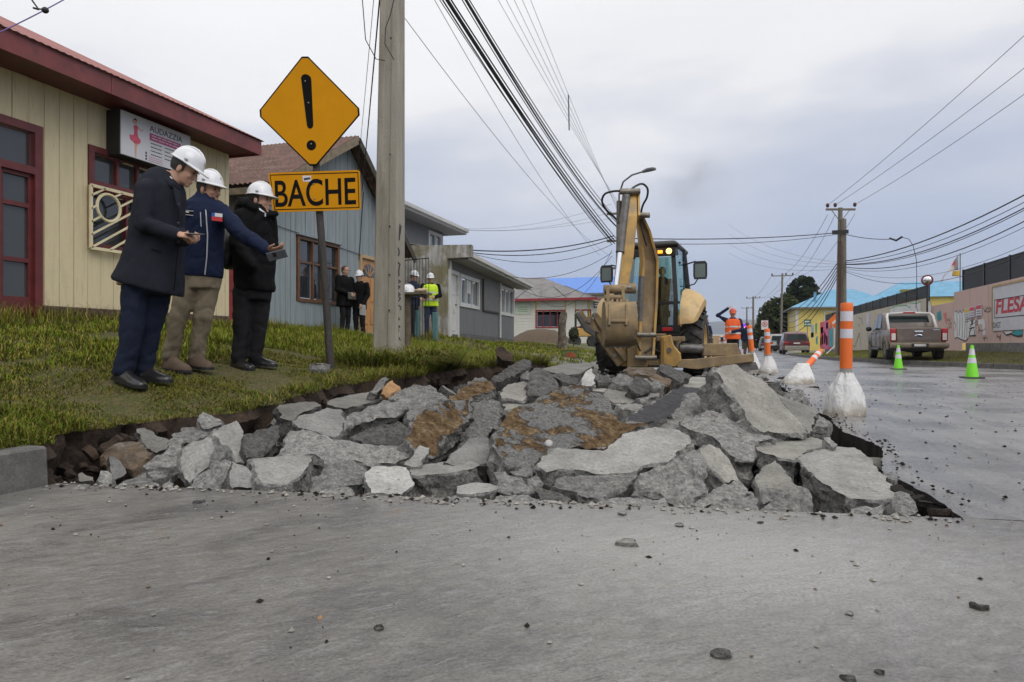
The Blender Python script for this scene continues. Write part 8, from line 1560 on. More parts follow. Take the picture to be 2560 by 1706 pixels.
# ---- dark red crossover, compact off-roader, dark car
def suv(q, zz, paint, label, w=.92, h=1.64, ln=4.4, boxy=False, spare=False, par_name='crossover', group='cars parked down the street', lamps=True, yaw=0):
    o = empty(par_name, label, 'car', group); T = place(q.x, q.y, zz, yaw); k = h/1.64
    car_shell('body', [(.05, .42, .92*k, w*.86, w*.94), (.5, .30, 1.0*k, w*.95, w), (ln*.5, .28, 1.0*k, w*.96, w), (ln*.8, .30, .96*k, w*.95, w*.98), (ln, .40, .80*k, w*.75, w*.85)], paint, o, T)
    mb = MB(); st = ((.12, .0, .0), (.28, .52, .04), (.8, .64, .06), (ln*.5, .64, .06), (ln*.62, .50, .05), (ln*.80, .0, 0)) if not boxy else ((.02, .0, 0), (.06, .66, .02), (.5, .68, .03), (ln*.5, .68, .03), (ln*.60, .55, .03), (ln*.72, .0, 0))
    mb.loft([[T(x, y, z) for x, z in ((-w*.93, .96*k), (w*.93, .96*k), (w*(.80 if not boxy else .86), .99*k+a), (-w*(.80 if not boxy else .86), .99*k+a))] for y, a, b in st]); cb = mb.build('cabin', paint, o, 35, bev=.03)
    def tpx(qq, mat, nm, par, th=.01):
        qq = [T(*p) for p in qq]; n = (qq[1]-qq[0]).cross(qq[2]-qq[0]).normalized(); n = -n if n.dot(EYE-qq[0]) < 0 else n; MB().prism(qq, n*th).build(nm, mat, par)
    y0, y1 = (.14, .27) if not boxy else (.03, .06)
    tpx([(-w*.80, y0-.01, 1.03*k), (w*.80, y0-.01, 1.03*k), (w*.70, y1-.01, 1.46*k), (-w*.70, y1-.01, 1.46*k)], CARGL, 'rear_window', cb)
    for sx in (-1, 1):
        tpx([(sx*w*.935, .5, 1.04*k), (sx*w*.935, ln*.70, 1.04*k), (sx*w*.83, ln*.55, 1.52*k), (sx*w*.83, .6, 1.54*k)], CARGL, 'side_window', cb)
        cwheel(o, T, sx*(w-.12), .85, .34, .22, RIM); cwheel(o, T, sx*(w-.12), ln-.85, .34, .22, RIM)
        mb = MB(); mb.box((sx*w*.58, .0, .78*k), (sx*w*.93, .08, .90*k)); mb.v = [tuple(T(*p)) for p in mb.v]; mb.build('tail_lamp', TAILR, o, bev=.02)
        if lamps and sx == -1: mb = MB(); mb.box((sx*w*.62, -.03, .50), (sx*w*.82, .05, .58)); mb.v = [tuple(T(*p)) for p in mb.v]; mb.build('indicator', AMB if boxy else TAILR, o)
    mb = MB(); mb.box((-w*.88, -.06, .30), (w*.88, .1, .62*k)); mb.v = [tuple(T(*p)) for p in mb.v]; bp_ = mb.build('rear_bumper', GRYP if not boxy else BLK, o, bev=.04)
    mb = MB(); mb.box((-.22, -.02, .76*k), (.22, .045, .86*k)); mb.v = [tuple(T(*p)) for p in mb.v]; mb.build('number_plate', PLATE, o)
    if spare: mb = MB(); mb.tube([T(.15, -.16, .95), T(.15, .05, .95)], .33, 18); mb.build('spare_wheel', RUB, o, 40)
    return o
RED = M('dark_red_paint', (.10, .012, .022), .35, .06, 2, dirt=(.14, .06, .06), damt=.3, dscale=1.5, coat=.4); WCAR = M('white_car_paint', (.55, .55, .55), .4, .05, 2, coat=.3); DCAR = M('dark_car_paint', (.02, .022, .03), .35, .06, 2, coat=.4)
suv(P(1992, HY, 49), .02, RED, 'dusty dark red crossover parked down the street')
suv(P(1947, HY, 64), .02, WCAR, 'boxy white off-roader with spare wheel on its tail, beyond the red crossover', w=.82, h=1.72, ln=3.6, boxy=True, spare=True, par_name='off_roader'); suv(P(1922, HY, 74), .02, DCAR, 'dark parked car next to the white off-roader', w=.9, h=1.55, par_name='parked_car', lamps=False)
suv(P(1790, HY, 62), .0, WCAR, 'white car with red tail lamp seen behind the digger', w=.9, h=1.6, par_name='parked_car', boxy=True)
# ================================================================== MURAL WALL, FENCE, FLAG
PINKW = M('faded_pink_sheet', (.56, .40, .36), .7, .07, 2, dirt=(.48, .37, .33), damt=.25, dscale=2, stretch=(4, 4, .5)); CRW = M('cream_sheet', (.50, .45, .36), .7, .08, 2, dirt=(.42, .37, .29), damt=.3, stretch=(4, 4, .5)); LBW = M('pale_blue_sheet', (.38, .45, .54), .65, .08, 2); WHW = M('graffiti_white', (.66, .66, .66), .6, .05); CEM = M('cement_footing', (.16, .155, .145), .9, .25, 5, bmp=.5, bscale=20); TEAL = M('graffiti_teal', (.04, .30, .34), .6, .2, 3); GRED = M('graffiti_red', (.60, .07, .10), .6, .15, 3); GBLU = M('graffiti_blue', (.05, .10, .45), .6, .1); GYEL = M('graffiti_yellow', (.62, .42, .03), .6, .1); GPNK = M('graffiti_pink', (.62, .12, .25), .6, .1); GGRN = M('graffiti_green', (.06, .35, .15), .6, .1); OCW = M('timber_edge', (.42, .30, .15), .7)
NET = bpy.data.materials.new('shade_net'); NET.use_nodes = True; nt = NET.node_tree; bs = nt.nodes['Principled BSDF']; bs.inputs['Base Color'].default_value = (.030, .031, .034, 1); bs.inputs['Roughness'].default_value = .8; bs.inputs['Alpha'].default_value = .84
mw = empty('mural_wall', 'long sheet fence covered in graffiti and murals along the right', 'wall'); FW = Fac((9.5, 20.5), (9.5, 72), (-1, 0)); Wp = lambda px, py: FW.at(px, py)
gA, gB = Wp(2316, 750)[0], Wp(2400, 740)[0]
def wtop(a): return 2.95 if a < gB else (2.50 if a < gA else 2.98)
gA, gB = max(gA, gB), min(gA, gB)
a = 0; i = 0
while a < FW.L-.1:
    b = a+1.0; m_ = PINKW if a < gB-.3 else (LBW if a < gB+.6 else (PINKW if a < gA-.5 else (CRW if a < 40 else (GRED if a > 46 else CRW))))
    top = 2.95 if a < gB-.2 else (2.55 if a < gA-.3 else 2.98); zb_ = .78 if a < gB-1 else .32
    FW.one('sheet_panel', m_, mw, a+.006, b-.006, zb_, top, .0+.006*(i % 2), .03+.006*(i % 2)); a = b; i += 1
FW.one('footing', CEM, mw, 0, gB-.9, .2, .776, -.12, .06); FW.one('footing', CEM, mw, gB-.9, FW.L, .0, .316, -.1, .02)
# mesh on posts above the wall
nf = empty('mesh_fence', 'dark shade-net fence on posts above the near pink wall', 'fence'); nf2 = empty('mesh_fence', 'dark shade-net fence on posts above the further cream wall', 'fence')
for par, a0, a1, h in ((nf, 0, gB-.25, .80), (nf2, gA-.3, FW.L, .62)):
    n = max(1, round((a1-a0)/2.2)); st = (a1-a0)/n
    for k in range(n+1): FW.one('post', BLK, par, a0+k*st-.04, a0+k*st+.04, 2.6, 2.97+h+.06, -.07, -.012)
    for k in range(n): FW.one('net_panel', NET, par, a0+k*st+.04, a0+(k+1)*st-.04, 2.96, 2.97+h, -.045, -.04)
    FW.one('top_rail', BLK, par, a0, a1, 2.97+h, 2.97+h+.03, -.06, -.02)
# lettered banner
ban = empty('banner', 'white site banner with red FLESAN lettering on the pink wall', 'banner'); bL, bT = Wp(2488, 719.5); bB = Wp(2485, 828)[1]
FW.one('sheet', M('banner_white', (.54, .54, .57), .5, .05), ban, bL-3.9, bL, bB, bT, .045, .075); FW.one('timber_edge', OCW, ban, bL-3.9, bL+.03, bT, bT+.07, .04, .10); FW.one('timber_edge', OCW, ban, bL, bL+.06, bB, bT, .04, .10)
iL, iT = Wp(2492, 750); iB = Wp(2489, 797)[1]; mb = MB()
for q in ((iL-3.6, iL, iT-.03, iT), (iL-3.6, iL, iB, iB+.03), (iL-.03, iL, iB+.03, iT-.03)): FW.box(mb, *q, .075, .080)
mb.build('frame_line', GRAF, ban, fix=False)
tL = Wp(2494, 786); capH = Wp(2494, 752)[1]-tL[1]; text_mesh('FLESAN', capH/.70, M('banner_red', (.46, .028, .045), .5), FW.pt(tL[0], tL[1]+.02, .078), -FW.t, (0, 0, 1), 'lettering', ban, .002, bold=.02, shear=.12, squash=1.55)
def wpoly(pts, mat, nm, off=.042, par=mw): return MB().prism([FW.pt(*Wp(*p), off) for p in pts], FW.n*.003).build(nm, mat, par)
def wstroke(paths, w, nm, mat=GRAF, off=.047, par=mw):
    mb = MB()
    for pth in paths: strip(mb, [FW.pt(*Wp(*p), off) for p in pth], w, FW.n)
    mb.build(nm, mat, par, fix=False)
SC6 = lambda x, y: (2250+x/5.226, 620+y/5.226)
# big white throw-up with black outline
wpoly([SC6(*p) for p in ((725, 840), (760, 820), (800, 830), (850, 815), (860, 930), (925, 940), (915, 1150), (890, 1210), (860, 1200), (820, 1190), (780, 1170), (740, 1180), (725, 1150))], WHW, 'graffiti')
wstroke([[SC6(*p) for p in q] for q in ([(740, 840), (760, 820), (780, 850), (800, 820), (825, 850), (850, 810)], [(735, 1190), (760, 1165), (790, 1185), (820, 1200), (850, 1215), (880, 1215), (905, 1180)], [(760, 850), (765, 1150)], [(800, 860), (800, 1000), (790, 1150)], [(830, 860), (830, 1180)], [(870, 950), (860, 1180)], [(895, 950), (890, 1180)], [(725, 960), (745, 1010), (735, 1080)])], .035, 'graffiti')
wpoly([SC6(*p) for p in ((925, 960), (1000, 940), (1005, 1150), (925, 1155))], WHW, 'graffiti'); wstroke([[SC6(*p) for p in q] for q in ([(945, 960), (970, 955), (965, 1000), (940, 1005), (945, 1050), (990, 1040)], [(925, 1050), (950, 1060), (925, 1110), (925, 1150), (1005, 1145)], [(985, 1060), (995, 1140)], [(950, 980), (975, 985)])], .05, 'graffiti')
wstroke([[SC6(*p) for p in q] for q in ([(990, 990), (1020, 950), (1030, 1000), (1000, 1010)], [(1035, 1110), (1060, 1070), (1080, 1090), (1130, 1060)], [(1040, 1030), (1055, 1050), (1045, 1080)], [(1110, 790), (1130, 830), (1160, 790), (1140, 770)], [(1165, 780), (1175, 800), (1190, 770), (1200, 800), (1220, 780)], [(1120, 830), (1160, 840), (1220, 810)], [(1105, 1170), (1125, 1210), (1120, 1170), (1145, 1165), (1155, 1200)], [(1290, 1130), (1285, 1170), (1310, 1150), (1320, 1190), (1335, 1130), (1325, 1230)], [(630, 920), (640, 960), (650, 920), (660, 960), (680, 910)], [(640, 980), (660, 1010), (680, 970), (690, 1010)], [(635, 1030), (650, 1060), (670, 1020), (690, 1050)])], .022, 'graffiti')
wpoly([SC6(*p) for p in ((1040, 940), (1120, 925), (1140, 1130), (1100, 1150), (1095, 1000), (1040, 1000))], WHW, 'graffiti'); wpoly([SC6(*p) for p in ((1495, 1085), (1620, 1070), (1620, 1140), (1560, 1150), (1500, 1135))], TEAL, 'graffiti', .05); wpoly([SC6(*p) for p in ((1380, 1100), (1480, 1085), (1490, 1120), (1420, 1140))], WHW, 'graffiti', .05); wstroke([[SC6(*p) for p in ((1375, 1100), (1410, 1140), (1480, 1120), (1500, 1140), (1560, 1155), (1620, 1145))]], .05, 'graffiti', GRAF, .054)
wpoly([SC6(*p) for p in ((500, 840), (545, 820), (555, 940), (510, 960), (490, 900))], TEAL, 'graffiti', .04); wpoly([SC6(*p) for p in ((580, 860), (620, 840), (622, 1000), (600, 960))], M('graffiti_salmon', (.62, .18, .16), .6, .1), 'graffiti', .04); wpoly([SC6(*p) for p in ((385, 700), (410, 690), (430, 780), (420, 870), (385, 880))], WHW, 'graffiti', .04); wstroke([[SC6(*p) for p in ((400, 690), (425, 740), (430, 800), (420, 870))]], .04, 'graffiti', GRAF, .046)
text_mesh('DAST', .30, GRAF, FW.pt(Wp(*SC6(1245, 1050))[0], Wp(*SC6(1245, 1050))[1], .078), -FW.t, (0, 0, 1), 'lettering', ban, .001)
for k, (x0, x1, hd) in enumerate(((865, 925, GYEL), (930, 995, GRED), (1015, 1090, GRED))):
    p0, p1 = Wp(*SC6(x0, 800+k*-25)), Wp(*SC6(x1, 920-k*15)); wn_ = tag(FW.box(MB(), p1[0], p0[0], p1[1], p0[1], .05, .06).build('site_notice', WHITEP), ['yellow-headed', 'middle red-headed', 'right-hand red-headed'][k]+' safety notice on the pink wall', 'notice', 'safety notices'); FW.box(MB(), p1[0]+.03, p0[0]-.03, p0[1]-.16, p0[1]-.02, .0605, .064).build('header', hd, wn_)
    mb = MB()
    for j in range(4): FW.box(mb, p1[0]+.08, p0[0]-.08, p0[1]-.26-.09*j, p0[1]-.23-.09*j, .0605, .063)
    mb.build('print_lines', M('notice_print', (.15, .15, .22), .6) if k == 0 else bpy.data.materials['notice_print'], wn_, fix=False)
# further murals behind the pickup
SC7 = lambda x, y: (1950+x/3.136, 450+y/3.136)
wpoly([SC7(*p) for p in ((870, 1000), (960, 985), (1020, 975), (1030, 960), (1110, 960), (1112, 1050), (870, 1060))], WHW, 'graffiti'); wstroke([[SC7(*p) for p in ((870, 1010), (920, 990), (1000, 985), (1028, 1005), (1030, 965), (1080, 970), (1110, 955))]], .05, 'graffiti', GGRN, .048); wstroke([[SC7(*p) for p in q] for q in ([(1080, 1000), (1090, 1030), (1080, 1040)], [(900, 1010), (900, 1050)])], .05, 'graffiti')
wpoly([SC7(*p) for p in ((685, 1050), (712, 1045), (705, 1120), (690, 1200), (680, 1150))], M('graffiti_lilac', (.52, .50, .60), .6, .1), 'graffiti'); wstroke([[SC7(*p) for p in q] for q in ([(620, 1080), (640, 1090), (655, 1130)], [(630, 1130), (620, 1150)], [(560, 1280), (590, 1310), (630, 1200), (640, 1300)], [(690, 1130), (680, 1180), (700, 1170), (690, 1230)])], .06, 'graffiti', M('graffiti_dkgreen', (.05, .12, .09), .6, .1))
for (pts, m_) in (([(318, 1120), (345, 1110), (345, 1330), (318, 1320)], GRED), ([(345, 1110), (384, 1100), (384, 1330), (345, 1330)], GPNK), ([(322, 1160), (340, 1150), (345, 1200), (325, 1210)], WHW), ([(365, 1120), (380, 1115), (380, 1165), (366, 1170)], GBLU), ([(330, 1220), (342, 1210), (342, 1290), (332, 1290)], GYEL), ([(352, 1180), (364, 1220), (358, 1290), (348, 1280)], WHW), ([(364, 1230), (376, 1220), (378, 1290), (366, 1300)], GYEL), ([(318, 1240), (328, 1230), (328, 1300), (318, 1300)], GBLU), ([(388, 1170), (418, 1165), (418, 1310), (388, 1310)], TEAL), ([(385, 1110), (400, 1105), (400, 1165), (386, 1165)], M('graffiti_orange', (.65, .25, .04), .6)), ([(278, 1130), (296, 1120), (292, 1200), (282, 1220)], GGRN), ([(284, 1240), (300, 1220), (298, 1290), (286, 1290)], TEAL), ([(245, 1140), (268, 1135), (268, 1230), (246, 1235)], LBW), ([(246, 1200), (268, 1195), (268, 1235), (246, 1240)], M('graffiti_sky', (.05, .35, .65), .6))): wpoly([SC7(*p) for p in pts], m_, 'graffiti')
# flag, beacon, convex mirror
fp = empty('flag', 'tattered white flag with red emblem on a thin pole above the fence', 'flag'); f0 = FW.pt(*Wp(2397, 760), -.05); f1 = FW.pt(*Wp(2397, 634), -.05); MB().tube([f0, f1], .02, 6).build('flagpole', GREYC, fp)
mb = MB(); rows = []
for i in range(13):
    f = i/12; t_, b_ = P(2396-38*f-6*f*f, 636+52*f+22*f*f, 29.2+.25*math.sin(f*6)), P(2396-36*f-2*math.sin(f*9), 676-2*f+14*f*f, 29.2+.25*math.sin(f*6+.6)); rows.append([t_, t_.lerp(b_, .33)+camvec(0, .06*math.sin(f*8), 0), t_.lerp(b_, .66), b_])
mb.loft(rows, False, 0, False); mb.build('cloth', M('flag_cloth', (.46, .42, .43), .8, .12), fp, 180); mb = MB(); mb.prism([P(2379, 665, 28.95), P(2385, 653, 28.95), P(2390, 661, 28.95)], camvec(0, .01, 0)); mb.build('emblem', GRED, fp)
bc = tag(MB().tube([FW.pt(*Wp(2392, 690), .02), FW.pt(*Wp(2392, 678), .02)], [.16, .12], 12).build('warning_beacon', M('beacon_yellow', (.62, .38, .02), .4), None, 40), 'small yellow beacon on the end post of the near mesh fence', 'beacon')
cm = empty('convex_mirror', 'round convex traffic mirror with red rim at the gate', 'mirror'); mc = P(2318, 701, 32); mN = (EYE-mc).normalized(); mR = mN.to_track_quat('Z', 'Y').to_matrix(); rad = 13.5/FPX*32
mb = MB(); mb.loft([[mc+mR @ Vector((r_*math.cos(k*.2618), r_*math.sin(k*.2618), z)) for k in range(24)] for r_, z in ((rad, -.02), (rad, .03), (rad*.86, .035))]); mb.build('rim', M('mirror_red', (.22, .02, .03), .4), cm, 40)
mb = MB(); mb.loft([[mc+mR @ Vector((r_*math.cos(k*.2618), r_*math.sin(k*.2618), z)) for k in range(24)] for r_, z in ((rad*.86, .036), (rad*.6, .085), (rad*.3, .11), (.002, .118))]); mb.build('mirror_face', M('mirror_silver', (.85, .87, .9), .03, .01, metal=1), cm, 180); MB().tube([mc-mN*.06, Vector((mc.x, mc.y, .2))-mN*.06], .04, 8).build('post', BLK, cm)
# ================================================================== STREET SIGNS
def small_sign(px, py, d, w, h, label, mat, nm='street_sign', post=GREYC):
    c = P(px, py, d); o = empty(nm, label, 'sign'); X, Z = camvec(1, 0, 0), Vector((0, 0, 1)); MB().prism([c-X*w-Z*h, c+X*w-Z*h, c+X*w+Z*h, c-X*w+Z*h], camvec(0, .02, 0)).build('plate', mat, o); MB().tube([Vector((c.x, c.y, 0))+camvec(0, .05, 0), c+camvec(0, .05, 0)], .03, 6).build('post', post, o); return o, c
o, c = small_sign(1912, 813, 40, .20, .27, 'white no-parking sign with red ring, left of the timber poles', WHW); mb = MB(); mb.tube([c+camvec(.14*math.cos(k*.2618), -.012, .06+.14*math.sin(k*.2618)) for k in range(25)], .018, 6); mb.build('ring', GRED, o); mb = MB(); mb.tube([c+camvec(-.10, -.012, .16), c+camvec(.10, -.012, -.04)], .015, 5); mb.build('slash', GRED, o); text_mesh('E', .20, GRAF, c+camvec(-.06, -.006, -.01), camvec(1, 0, 0), (0, 0, 1), 'lettering', o)
o, c = small_sign(2019, 808, 58, .30, .30, 'green direction sign in front of the yellow house', M('sign_green', (.01, .14, .09), .5)); bars(MB(), lambda a, b: c+camvec(-.25+.5*a, -.006, -.25+.5*b), 1, 2, 5, .7).build('small_print', WHW, o)
ow = empty('roadworks_sign', 'orange roadworks diamond on a white tripod beside the double pole', 'sign'); oc = P(2088, 803, 40); X, Z = camvec(1, 0, 0), Vector((0, 0, 1)); MB().prism([oc-X*.42, oc-Z*.42, oc+X*.42, oc+Z*.42], camvec(0, .02, 0)).build('plate', ORP, ow); MB().prism([oc+camvec(-.2, -.004, -.12), oc+camvec(-.12, -.004, -.2), oc+camvec(.2, -.004, .12), oc+camvec(.12, -.004, .2)], camvec(0, .003, 0)).build('print', WHW, ow)
ob = P(2085, HY, 40); ob.z = .18; 
for dx_, dy_ in ((-.45, 0), (.3, -.3), (.3, .35)): MB().tube([oc-Z*.4+camvec(0, .03, 0) if dx_ < -1 else Vector((oc.x, oc.y, .65))+camvec(0, .04, 0), ob+camvec(dx_, dy_, 0)], .028, 6).build('leg', WHW, ow)
MB().tube([Vector((oc.x, oc.y, .6))+camvec(0, .04, 0), oc-Z*.38+camvec(0, .04, 0)], .03, 6).build('mast', WHW, ow)
ls = empty('led_screen', 'glowing pink and blue LED advertising screen far down the street', 'screen'); lc = P(1857, 826, 120); MB().prism([lc-X*.75-Z*1.15, lc+X*.75-Z*1.15, lc+X*.75+Z*1.15, lc-X*.75+Z*1.15], camvec(0, .2, 0)).build('panel', emit('screen_magenta', (.75, .06, .55), 1.0), ls); MB().prism([lc+camvec(-.72, -.01, .7), lc+camvec(.72, -.01, .7), lc+camvec(.72, -.01, 1.12), lc+camvec(-.72, -.01, 1.12)], camvec(0, .005, 0)).build('headline', emit('screen_blue', (.12, .05, .8), 1.0), ls); MB().tube([Vector((lc.x, lc.y, 0)), lc-Z*1.1], .15, 8).build('post', BLK, ls)
mb = MB()
for k in range(5): mb.prism([lc+camvec(-.6+.1*(k % 2), -.012, .5-.32*k), lc+camvec(.5-.15*(k % 3), -.012, .5-.32*k), lc+camvec(.5-.15*(k % 3), -.012, .34-.32*k), lc+camvec(-.6+.1*(k % 2), -.012, .34-.32*k)], camvec(0, .005, 0))
mb.build('print_lines', emit('screen_white', (.95, .7, .95), 1.0), ls, fix=False)
gs = empty('green_roof_shed', 'low shed with green roof far down the street', 'shed'); MB().box(P(1787, 868, 130)-Vector((0, 0, 1)), P(1812, 848, 130)+Vector((0, 4, 0))).build('wall', M('shed_wall', (.35, .25, .12), .7), gs); MB().box(P(1785, 848, 129.5), P(1814, 838, 129.5)+Vector((0, 5, 0))).build('roof', M('shed_green', (.10, .50, .32), .5), gs)
# ================================================================== TREES
LEAFM, nt, bs = newmat('dark_conifer_leaves'); at_ = nd(nt, 'ShaderNodeAttribute', attribute_name='col'); nt.links.new(at_.outputs['Color'], bs.inputs['Base Color']); bs.inputs['Roughness'].default_value = .8; bs.inputs['Specular IOR Level'].default_value = .15
def tree(base, H, lobes, label, n, leaf, dark, bark=POSTW):
    o = empty('conifer_tree', label, 'tree', 'trees at the end of the wall', base); mb = MB(); mb.tube([(0, 0, -.2), (.1, 0, H*.4), (.05, .1, H*.85)], [H*.035, H*.025, .04], 8)
    for k in range(9): a = k*2.4; z = H*(.2+.07*k); mb.tube([(0, 0, z), (math.cos(a)*H*.15, math.sin(a)*H*.15, z+H*.06)], [.10, .03], 5)
    mb.build('trunk', bark, o, 60); pts = []
    for (x, y, z, rx, rz, wt) in lobes:
        m = int(n*wt); d = rng.normal(0, 1, (m, 3)); d /= np.linalg.norm(d, axis=1)[:, None]; rr_ = rng.uniform(.35, 1, m)**.5; q = d*rr_[:, None]*np.array([rx, rx, rz])+np.array([x, y, z])
        g = np.array([mnoise.noise(Vector(p)*1.1) for p in q]); keep = (g > -.12-.25*(1-rr_)); q = q+d*(g*.45)[:, None]; pts.append(np.c_[q[keep], rr_[keep], g[keep]])
    A = np.concatenate(pts); m = len(A); c = A[:, :3]; u = rng.normal(0, 1, (m, 3)); u /= np.linalg.norm(u, axis=1)[:, None]; w = np.cross(u, rng.normal(0, 1, (m, 3))); w /= np.linalg.norm(w, axis=1)[:, None]; s_ = leaf*rng.uniform(.6, 1.4, m)[:, None]
    V = np.stack([c-u*s_-w*s_*.4, c+u*s_*.2-w*s_*.5, c+u*s_, c-u*s_*.1+w*s_*.5], 1).reshape(-1, 3); F = (np.arange(m)*4)[:, None]+np.array([0, 1, 2, 3]); me = bpy.data.meshes.new('crown'); me.from_pydata(V.tolist(), [], F.tolist())
    col = np.array(dark)*(rng.uniform(.6, 1.4, (m, 1)))*(1+.8*np.clip(A[:, 4:5], -.5, .8)); at = me.attributes.new('col', 'FLOAT_COLOR', 'POINT'); at.data.foreach_set('color', np.c_[np.repeat(col, 4, 0), np.ones(4*m)].astype('f').ravel()); me.materials.append(LEAFM); link('crown', me, o)
q = P(1985, HY, 104); tree((q.x, q.y, 0), 11.5, [(0, 0, 4.5, 3.6, 4.2, .35), (1.2, 0, 8.6, 2.2, 2.6, .3), (-2.6, 0, 3.6, 2.6, 3.4, .2), (2.4, 0, 6.5, 2.2, 3, .15)], 'tall dark evergreen rising behind the timber pole', 11000, .30, (.022, .032, .014))
q = P(1940, HY, 100); tree((q.x, q.y, 0), 8.2, [(0, 0, 3.8, 2.6, 3.8, .5), (1.2, 0, 5.8, 2.0, 2.3, .3), (-1.2, 0, 2.2, 1.8, 2.2, .2)], 'broad olive-green evergreen left of the tallest tree', 8000, .28, (.040, .050, .016))
q = P(2022, HY, 106); tree((q.x, q.y, 0), 9.6, [(0, 0, 6.2, 2.6, 3.0, .6), (.6, 0, 3.5, 2.2, 3, .4)], 'rounded green tree right of the tallest, above the blue roof', 7000, .28, (.040, .056, .022))
q = P(1906, HY, 98); tree((q.x, q.y, 0), 4.2, [(0, 0, 1.9, 1.6, 1.9, 1)], 'low bush-like tree behind the no-parking sign', 3000, .24, (.045, .05, .02))
# ================================================================== LEFT BACKGROUND ODDS
gh = P(1353, HY, 40); mb = MB(); rows = []
for f, r_ in ((0, 2.0), (.35, 1.62), (.7, 1.15), (.92, .72), (1.0, .25)): rows.append([(gh.x+r_*(1.1+.12*nz1(k, f, .9))*math.cos(k*.2618), gh.y+r_*math.sin(k*.2618), .72+.92*f) for k in range(24)])
mb.loft(rows); tag(mb.build('gravel_heap', M('brown_gravel', (.095, .068, .045), .95, .4, 25, bmp=.9, bscale=18), None, 60), 'heap of brown gravel in front of the white building', 'gravel heap')
sp_ = P(1404, HY, 28); sp_.z = zbank(sp_.x, sp_.y)-.1; mb = MB(); mb.tube([sp_, sp_+Vector((.03, 0, .5)), sp_+Vector((.0, 0, 1.0)), sp_+Vector((.08, 0, 1.45)), sp_+Vector((.1, 0, 1.6))], [.24, .17, .15, .16, .12], 11); tag(mb.build('tree_stump', M('grey_bark', (.10, .08, .06), .9, .45, 9, dirt=(.26, .23, .19), damt=.35, dscale=5, bmp=1, bscale=12), None, 50), 'tall weathered tree stump beside the gravel heap', 'stump')
bx_ = P(1424, HY, 20.5); bx_.z = zbank(bx_.x, bx_.y); cb_ = empty('planter_box', 'small planter box painted green and red by the driveway', 'box', loc=bx_); MB().box((-.22, -.15, 0), (.22, .15, .23)).build('sides', M('box_green', (.10, .14, .04), .8, .2, 8), cb_); MB().prism([(-.18, -.152, .0), (.2, -.152, .0), (.08, -.152, .16), (-.06, -.152, .15)], (0, -.003, 0)).build('painted_hill', M('box_red', (.32, .07, .03), .8, .2), cb_); MB().box((-.24, -.17, .23), (.24, .17, .25)).build('rim', M('box_rim', (.30, .22, .05), .7), cb_); cb_.rotation_euler = (0, 0, YAW)
yr_ = P(1462, HY, 37); yr_.z = .6; ym = empty('road_roller', 'small yellow road roller half hidden behind the raised stabilizer', 'roller', loc=yr_); ym.rotation_euler = (0, 0, YAW)
for x in (-.55, .45): MB().tube([(x, -.4, .3), (x, .4, .3)], .32, 18).build('drum', RUB, ym, 40)
MB().box((-.7, -.3, .55), (.6, .3, 1.0)).build('body', YP, ym, bev=.04); MB().box((-.3, -.28, 1.0), (.1, .28, 1.15)).build('seat', BLK, ym, bev=.03); MB().tube([(.35, 0, 1.0), (.15, 0, 1.35)], .03, 6).build('steering', BLK, ym); MB().tube([(-.5, -.28, 1.0), (-.5, -.28, 1.8), (-.5, .28, 1.8), (-.5, .28, 1.0)], .035, 6).build('roll_bar', BLK, ym)
sq = P(1434, HY, 33); sq.z = .6; pts = rng.normal(0, 1, (900, 3)); pts /= np.linalg.norm(pts, axis=1)[:, None]; pts = pts*np.array([.26, .26, .36])*rng.uniform(.5, 1, (900, 1))+np.array([0, 0, .62]); mb = MB()
for p in pts: u = Vector(rng.normal(0, 1, 3)).normalized()*.05; w = u.cross(Vector(rng.normal(0, 1, 3))).normalized()*.03; p = Vector(p); mb.add([p-u, p+w, p+u, p-w], [(0, 1, 2, 3)])
sb2 = empty('shrub', 'small dark shrub beside the tree stump', 'shrub', loc=sq); mb.build('foliage', M('shrub_leaf', (.04, .05, .02), .8, .4, 8), sb2, fix=False); MB().tube([(0, 0, -.3), (0, 0, .5)], .03, 6).build('stem', POSTW, sb2)
# plank on a post, iron railing and gate posts by the mossy wall
wp = P(1019, HY, 11); wp.z = zbank(wp.x, wp.y); zt_ = P(1019, 738, 11).z; sd2 = empty('plank_table', 'rough plank nailed on a leaning wooden post beside the concrete pole', 'table'); OLDW = M('old_grey_wood', (.12, .095, .065), .9, .3, 8, bmp=.6, bscale=25, stretch=(4, 4, 1)); MB().tube([wp-Vector((0, 0, .2)), Vector((wp.x, wp.y, zt_))], [.058, .052], 9).build('post', OLDW, sd2, 40)
MB().box(Vector((wp.x-.12, wp.y-.15, zt_)), Vector((wp.x+.34, wp.y+.2, zt_+.035))).build('plank', OLDW, sd2); 
h_o = helmet; 
hq = Vector((wp.x+.02, wp.y-.02, zt_+.035)); Tq = lambda x, y, z: hq+Vector((x, y, z-.04)); oo = empty('spare_hard_hat', 'white hard hat lying on the plank', 'helmet'); helmet(oo, Tq, Matrix.Identity(3), 1, HAT)
hb_ = tag(garment('work_gloves', MB().ell(hq+Vector((.20, 0, .03)), (.10, .06, .035)).ell(hq+Vector((.27, .02, .04)), (.05, .05, .04)), M('tan_gloves', (.42, .33, .22), .8, .2), None, .012, .008), 'bundle of pale work gloves on the plank', 'gloves')
rl = empty('iron_railing', 'thin iron railing in front of the mossy wall', 'railing'); r0, r1 = P(1006, 652, 16.5), P(1072, 653, 16.0); zg0 = zbank(r0.x, r0.y)
for z in (r0.z, r0.z-.9): MB().tube([Vector((r0.x, r0.y, z)), Vector((r1.x, r1.y, z))], .012, 6).build('rail', BLK, rl)
for k in range(10): q = r0.lerp(r1, k/9); MB().tube([Vector((q.x, q.y, zg0-.1)), Vector((q.x, q.y, r0.z))], .008, 5).build('bar', BLK, rl)
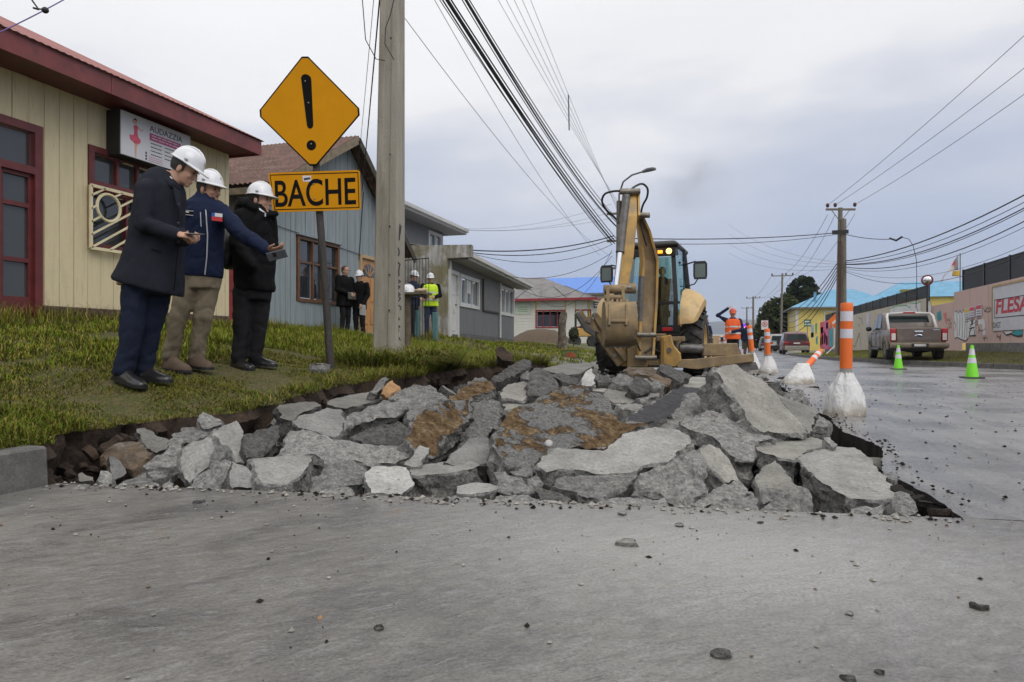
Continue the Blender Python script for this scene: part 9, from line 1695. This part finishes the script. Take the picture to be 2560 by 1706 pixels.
TLP = M('teal_paint', (.10, .21, .22), .6, .12)
for px, lab in ((1044, 'teal gate post left of the man in the hi-vis vest'), (1088, 'teal gate post right of the man in the hi-vis vest')): q = P(px, HY, 18.6); q.z = zbank(q.x, q.y); tag(MB().box(q-Vector((.07, .05, .1)), q+Vector((.07, .05, .75))).build('gate_post', TLP, None, bev=.01), lab, 'post', 'teal gate posts')
# exhaust smoke drifting over the machine
sm_c = P(1735, 455, 15.5); mb = MB().ell((0, 0, 0), (.95, .7, .85), nu=20, nv=14); sk = mb.build('exhaust_smoke', BLK); sk.location = sm_c
SMK = bpy.data.materials.new('exhaust_smoke'); SMK.use_nodes = True; nt = SMK.node_tree; nt.nodes.clear(); o_ = nd(nt, 'ShaderNodeOutputMaterial'); pv = nd(nt, 'ShaderNodeVolumePrincipled'); pv.inputs['Color'].default_value = (.25, .23, .23, 1); tcn = nd(nt, 'ShaderNodeTexCoord'); ns = nd(nt, 'ShaderNodeTexNoise', {'Scale': 1.6, 'Detail': 4.0}); nt.links.new(tcn.outputs['Object'], ns.inputs[0])
ln_ = nd(nt, 'ShaderNodeVectorMath', operation='LENGTH'); mp_ = nd(nt, 'ShaderNodeMapping', {'Scale': (1.05, 1.4, 1.18)}); nt.links.new(tcn.outputs['Object'], mp_.inputs[0]); nt.links.new(mp_.outputs[0], ln_.inputs[0]); fall = math_(nt, 'SUBTRACT', 1.0, ln_.outputs['Value'], True); dn_ = math_(nt, 'MULTIPLY', fall, ramp(nt, ns.outputs[0], [(.42, 0), (.7, 1)])); nt.links.new(math_(nt, 'MULTIPLY', dn_, .75), pv.inputs['Density']); nt.links.new(pv.outputs[0], o_.inputs['Volume'])
sk.data.materials.clear(); sk.data.materials.append(SMK); tag(sk, 'faint grey puff of exhaust smoke above the machine', 'smoke', kind='stuff')
# ================================================================== HAZE
HZ = bpy.data.materials.new('haze'); HZ.use_nodes = True; nt = HZ.node_tree; nt.nodes.clear(); o_ = nd(nt, 'ShaderNodeOutputMaterial'); pv = nd(nt, 'ShaderNodeVolumePrincipled', {'Density': .00018}); pv.inputs['Color'].default_value = (.80, .87, 1, 1); nt.links.new(pv.outputs[0], o_.inputs['Volume'])
tag(MB().box((-3300, -330, -2), (3400, 4800, 165)).build('haze', HZ), 'thin pale haze in the distance', 'haze', kind='stuff')
for o in list(bpy.data.objects):                                            # print too small to pick apart
    if o.name.split('.')[0] in ('small_print', 'print_lines', 'bolt_holes', 'badge', 'icons'): o['kind'] = 'stuff'
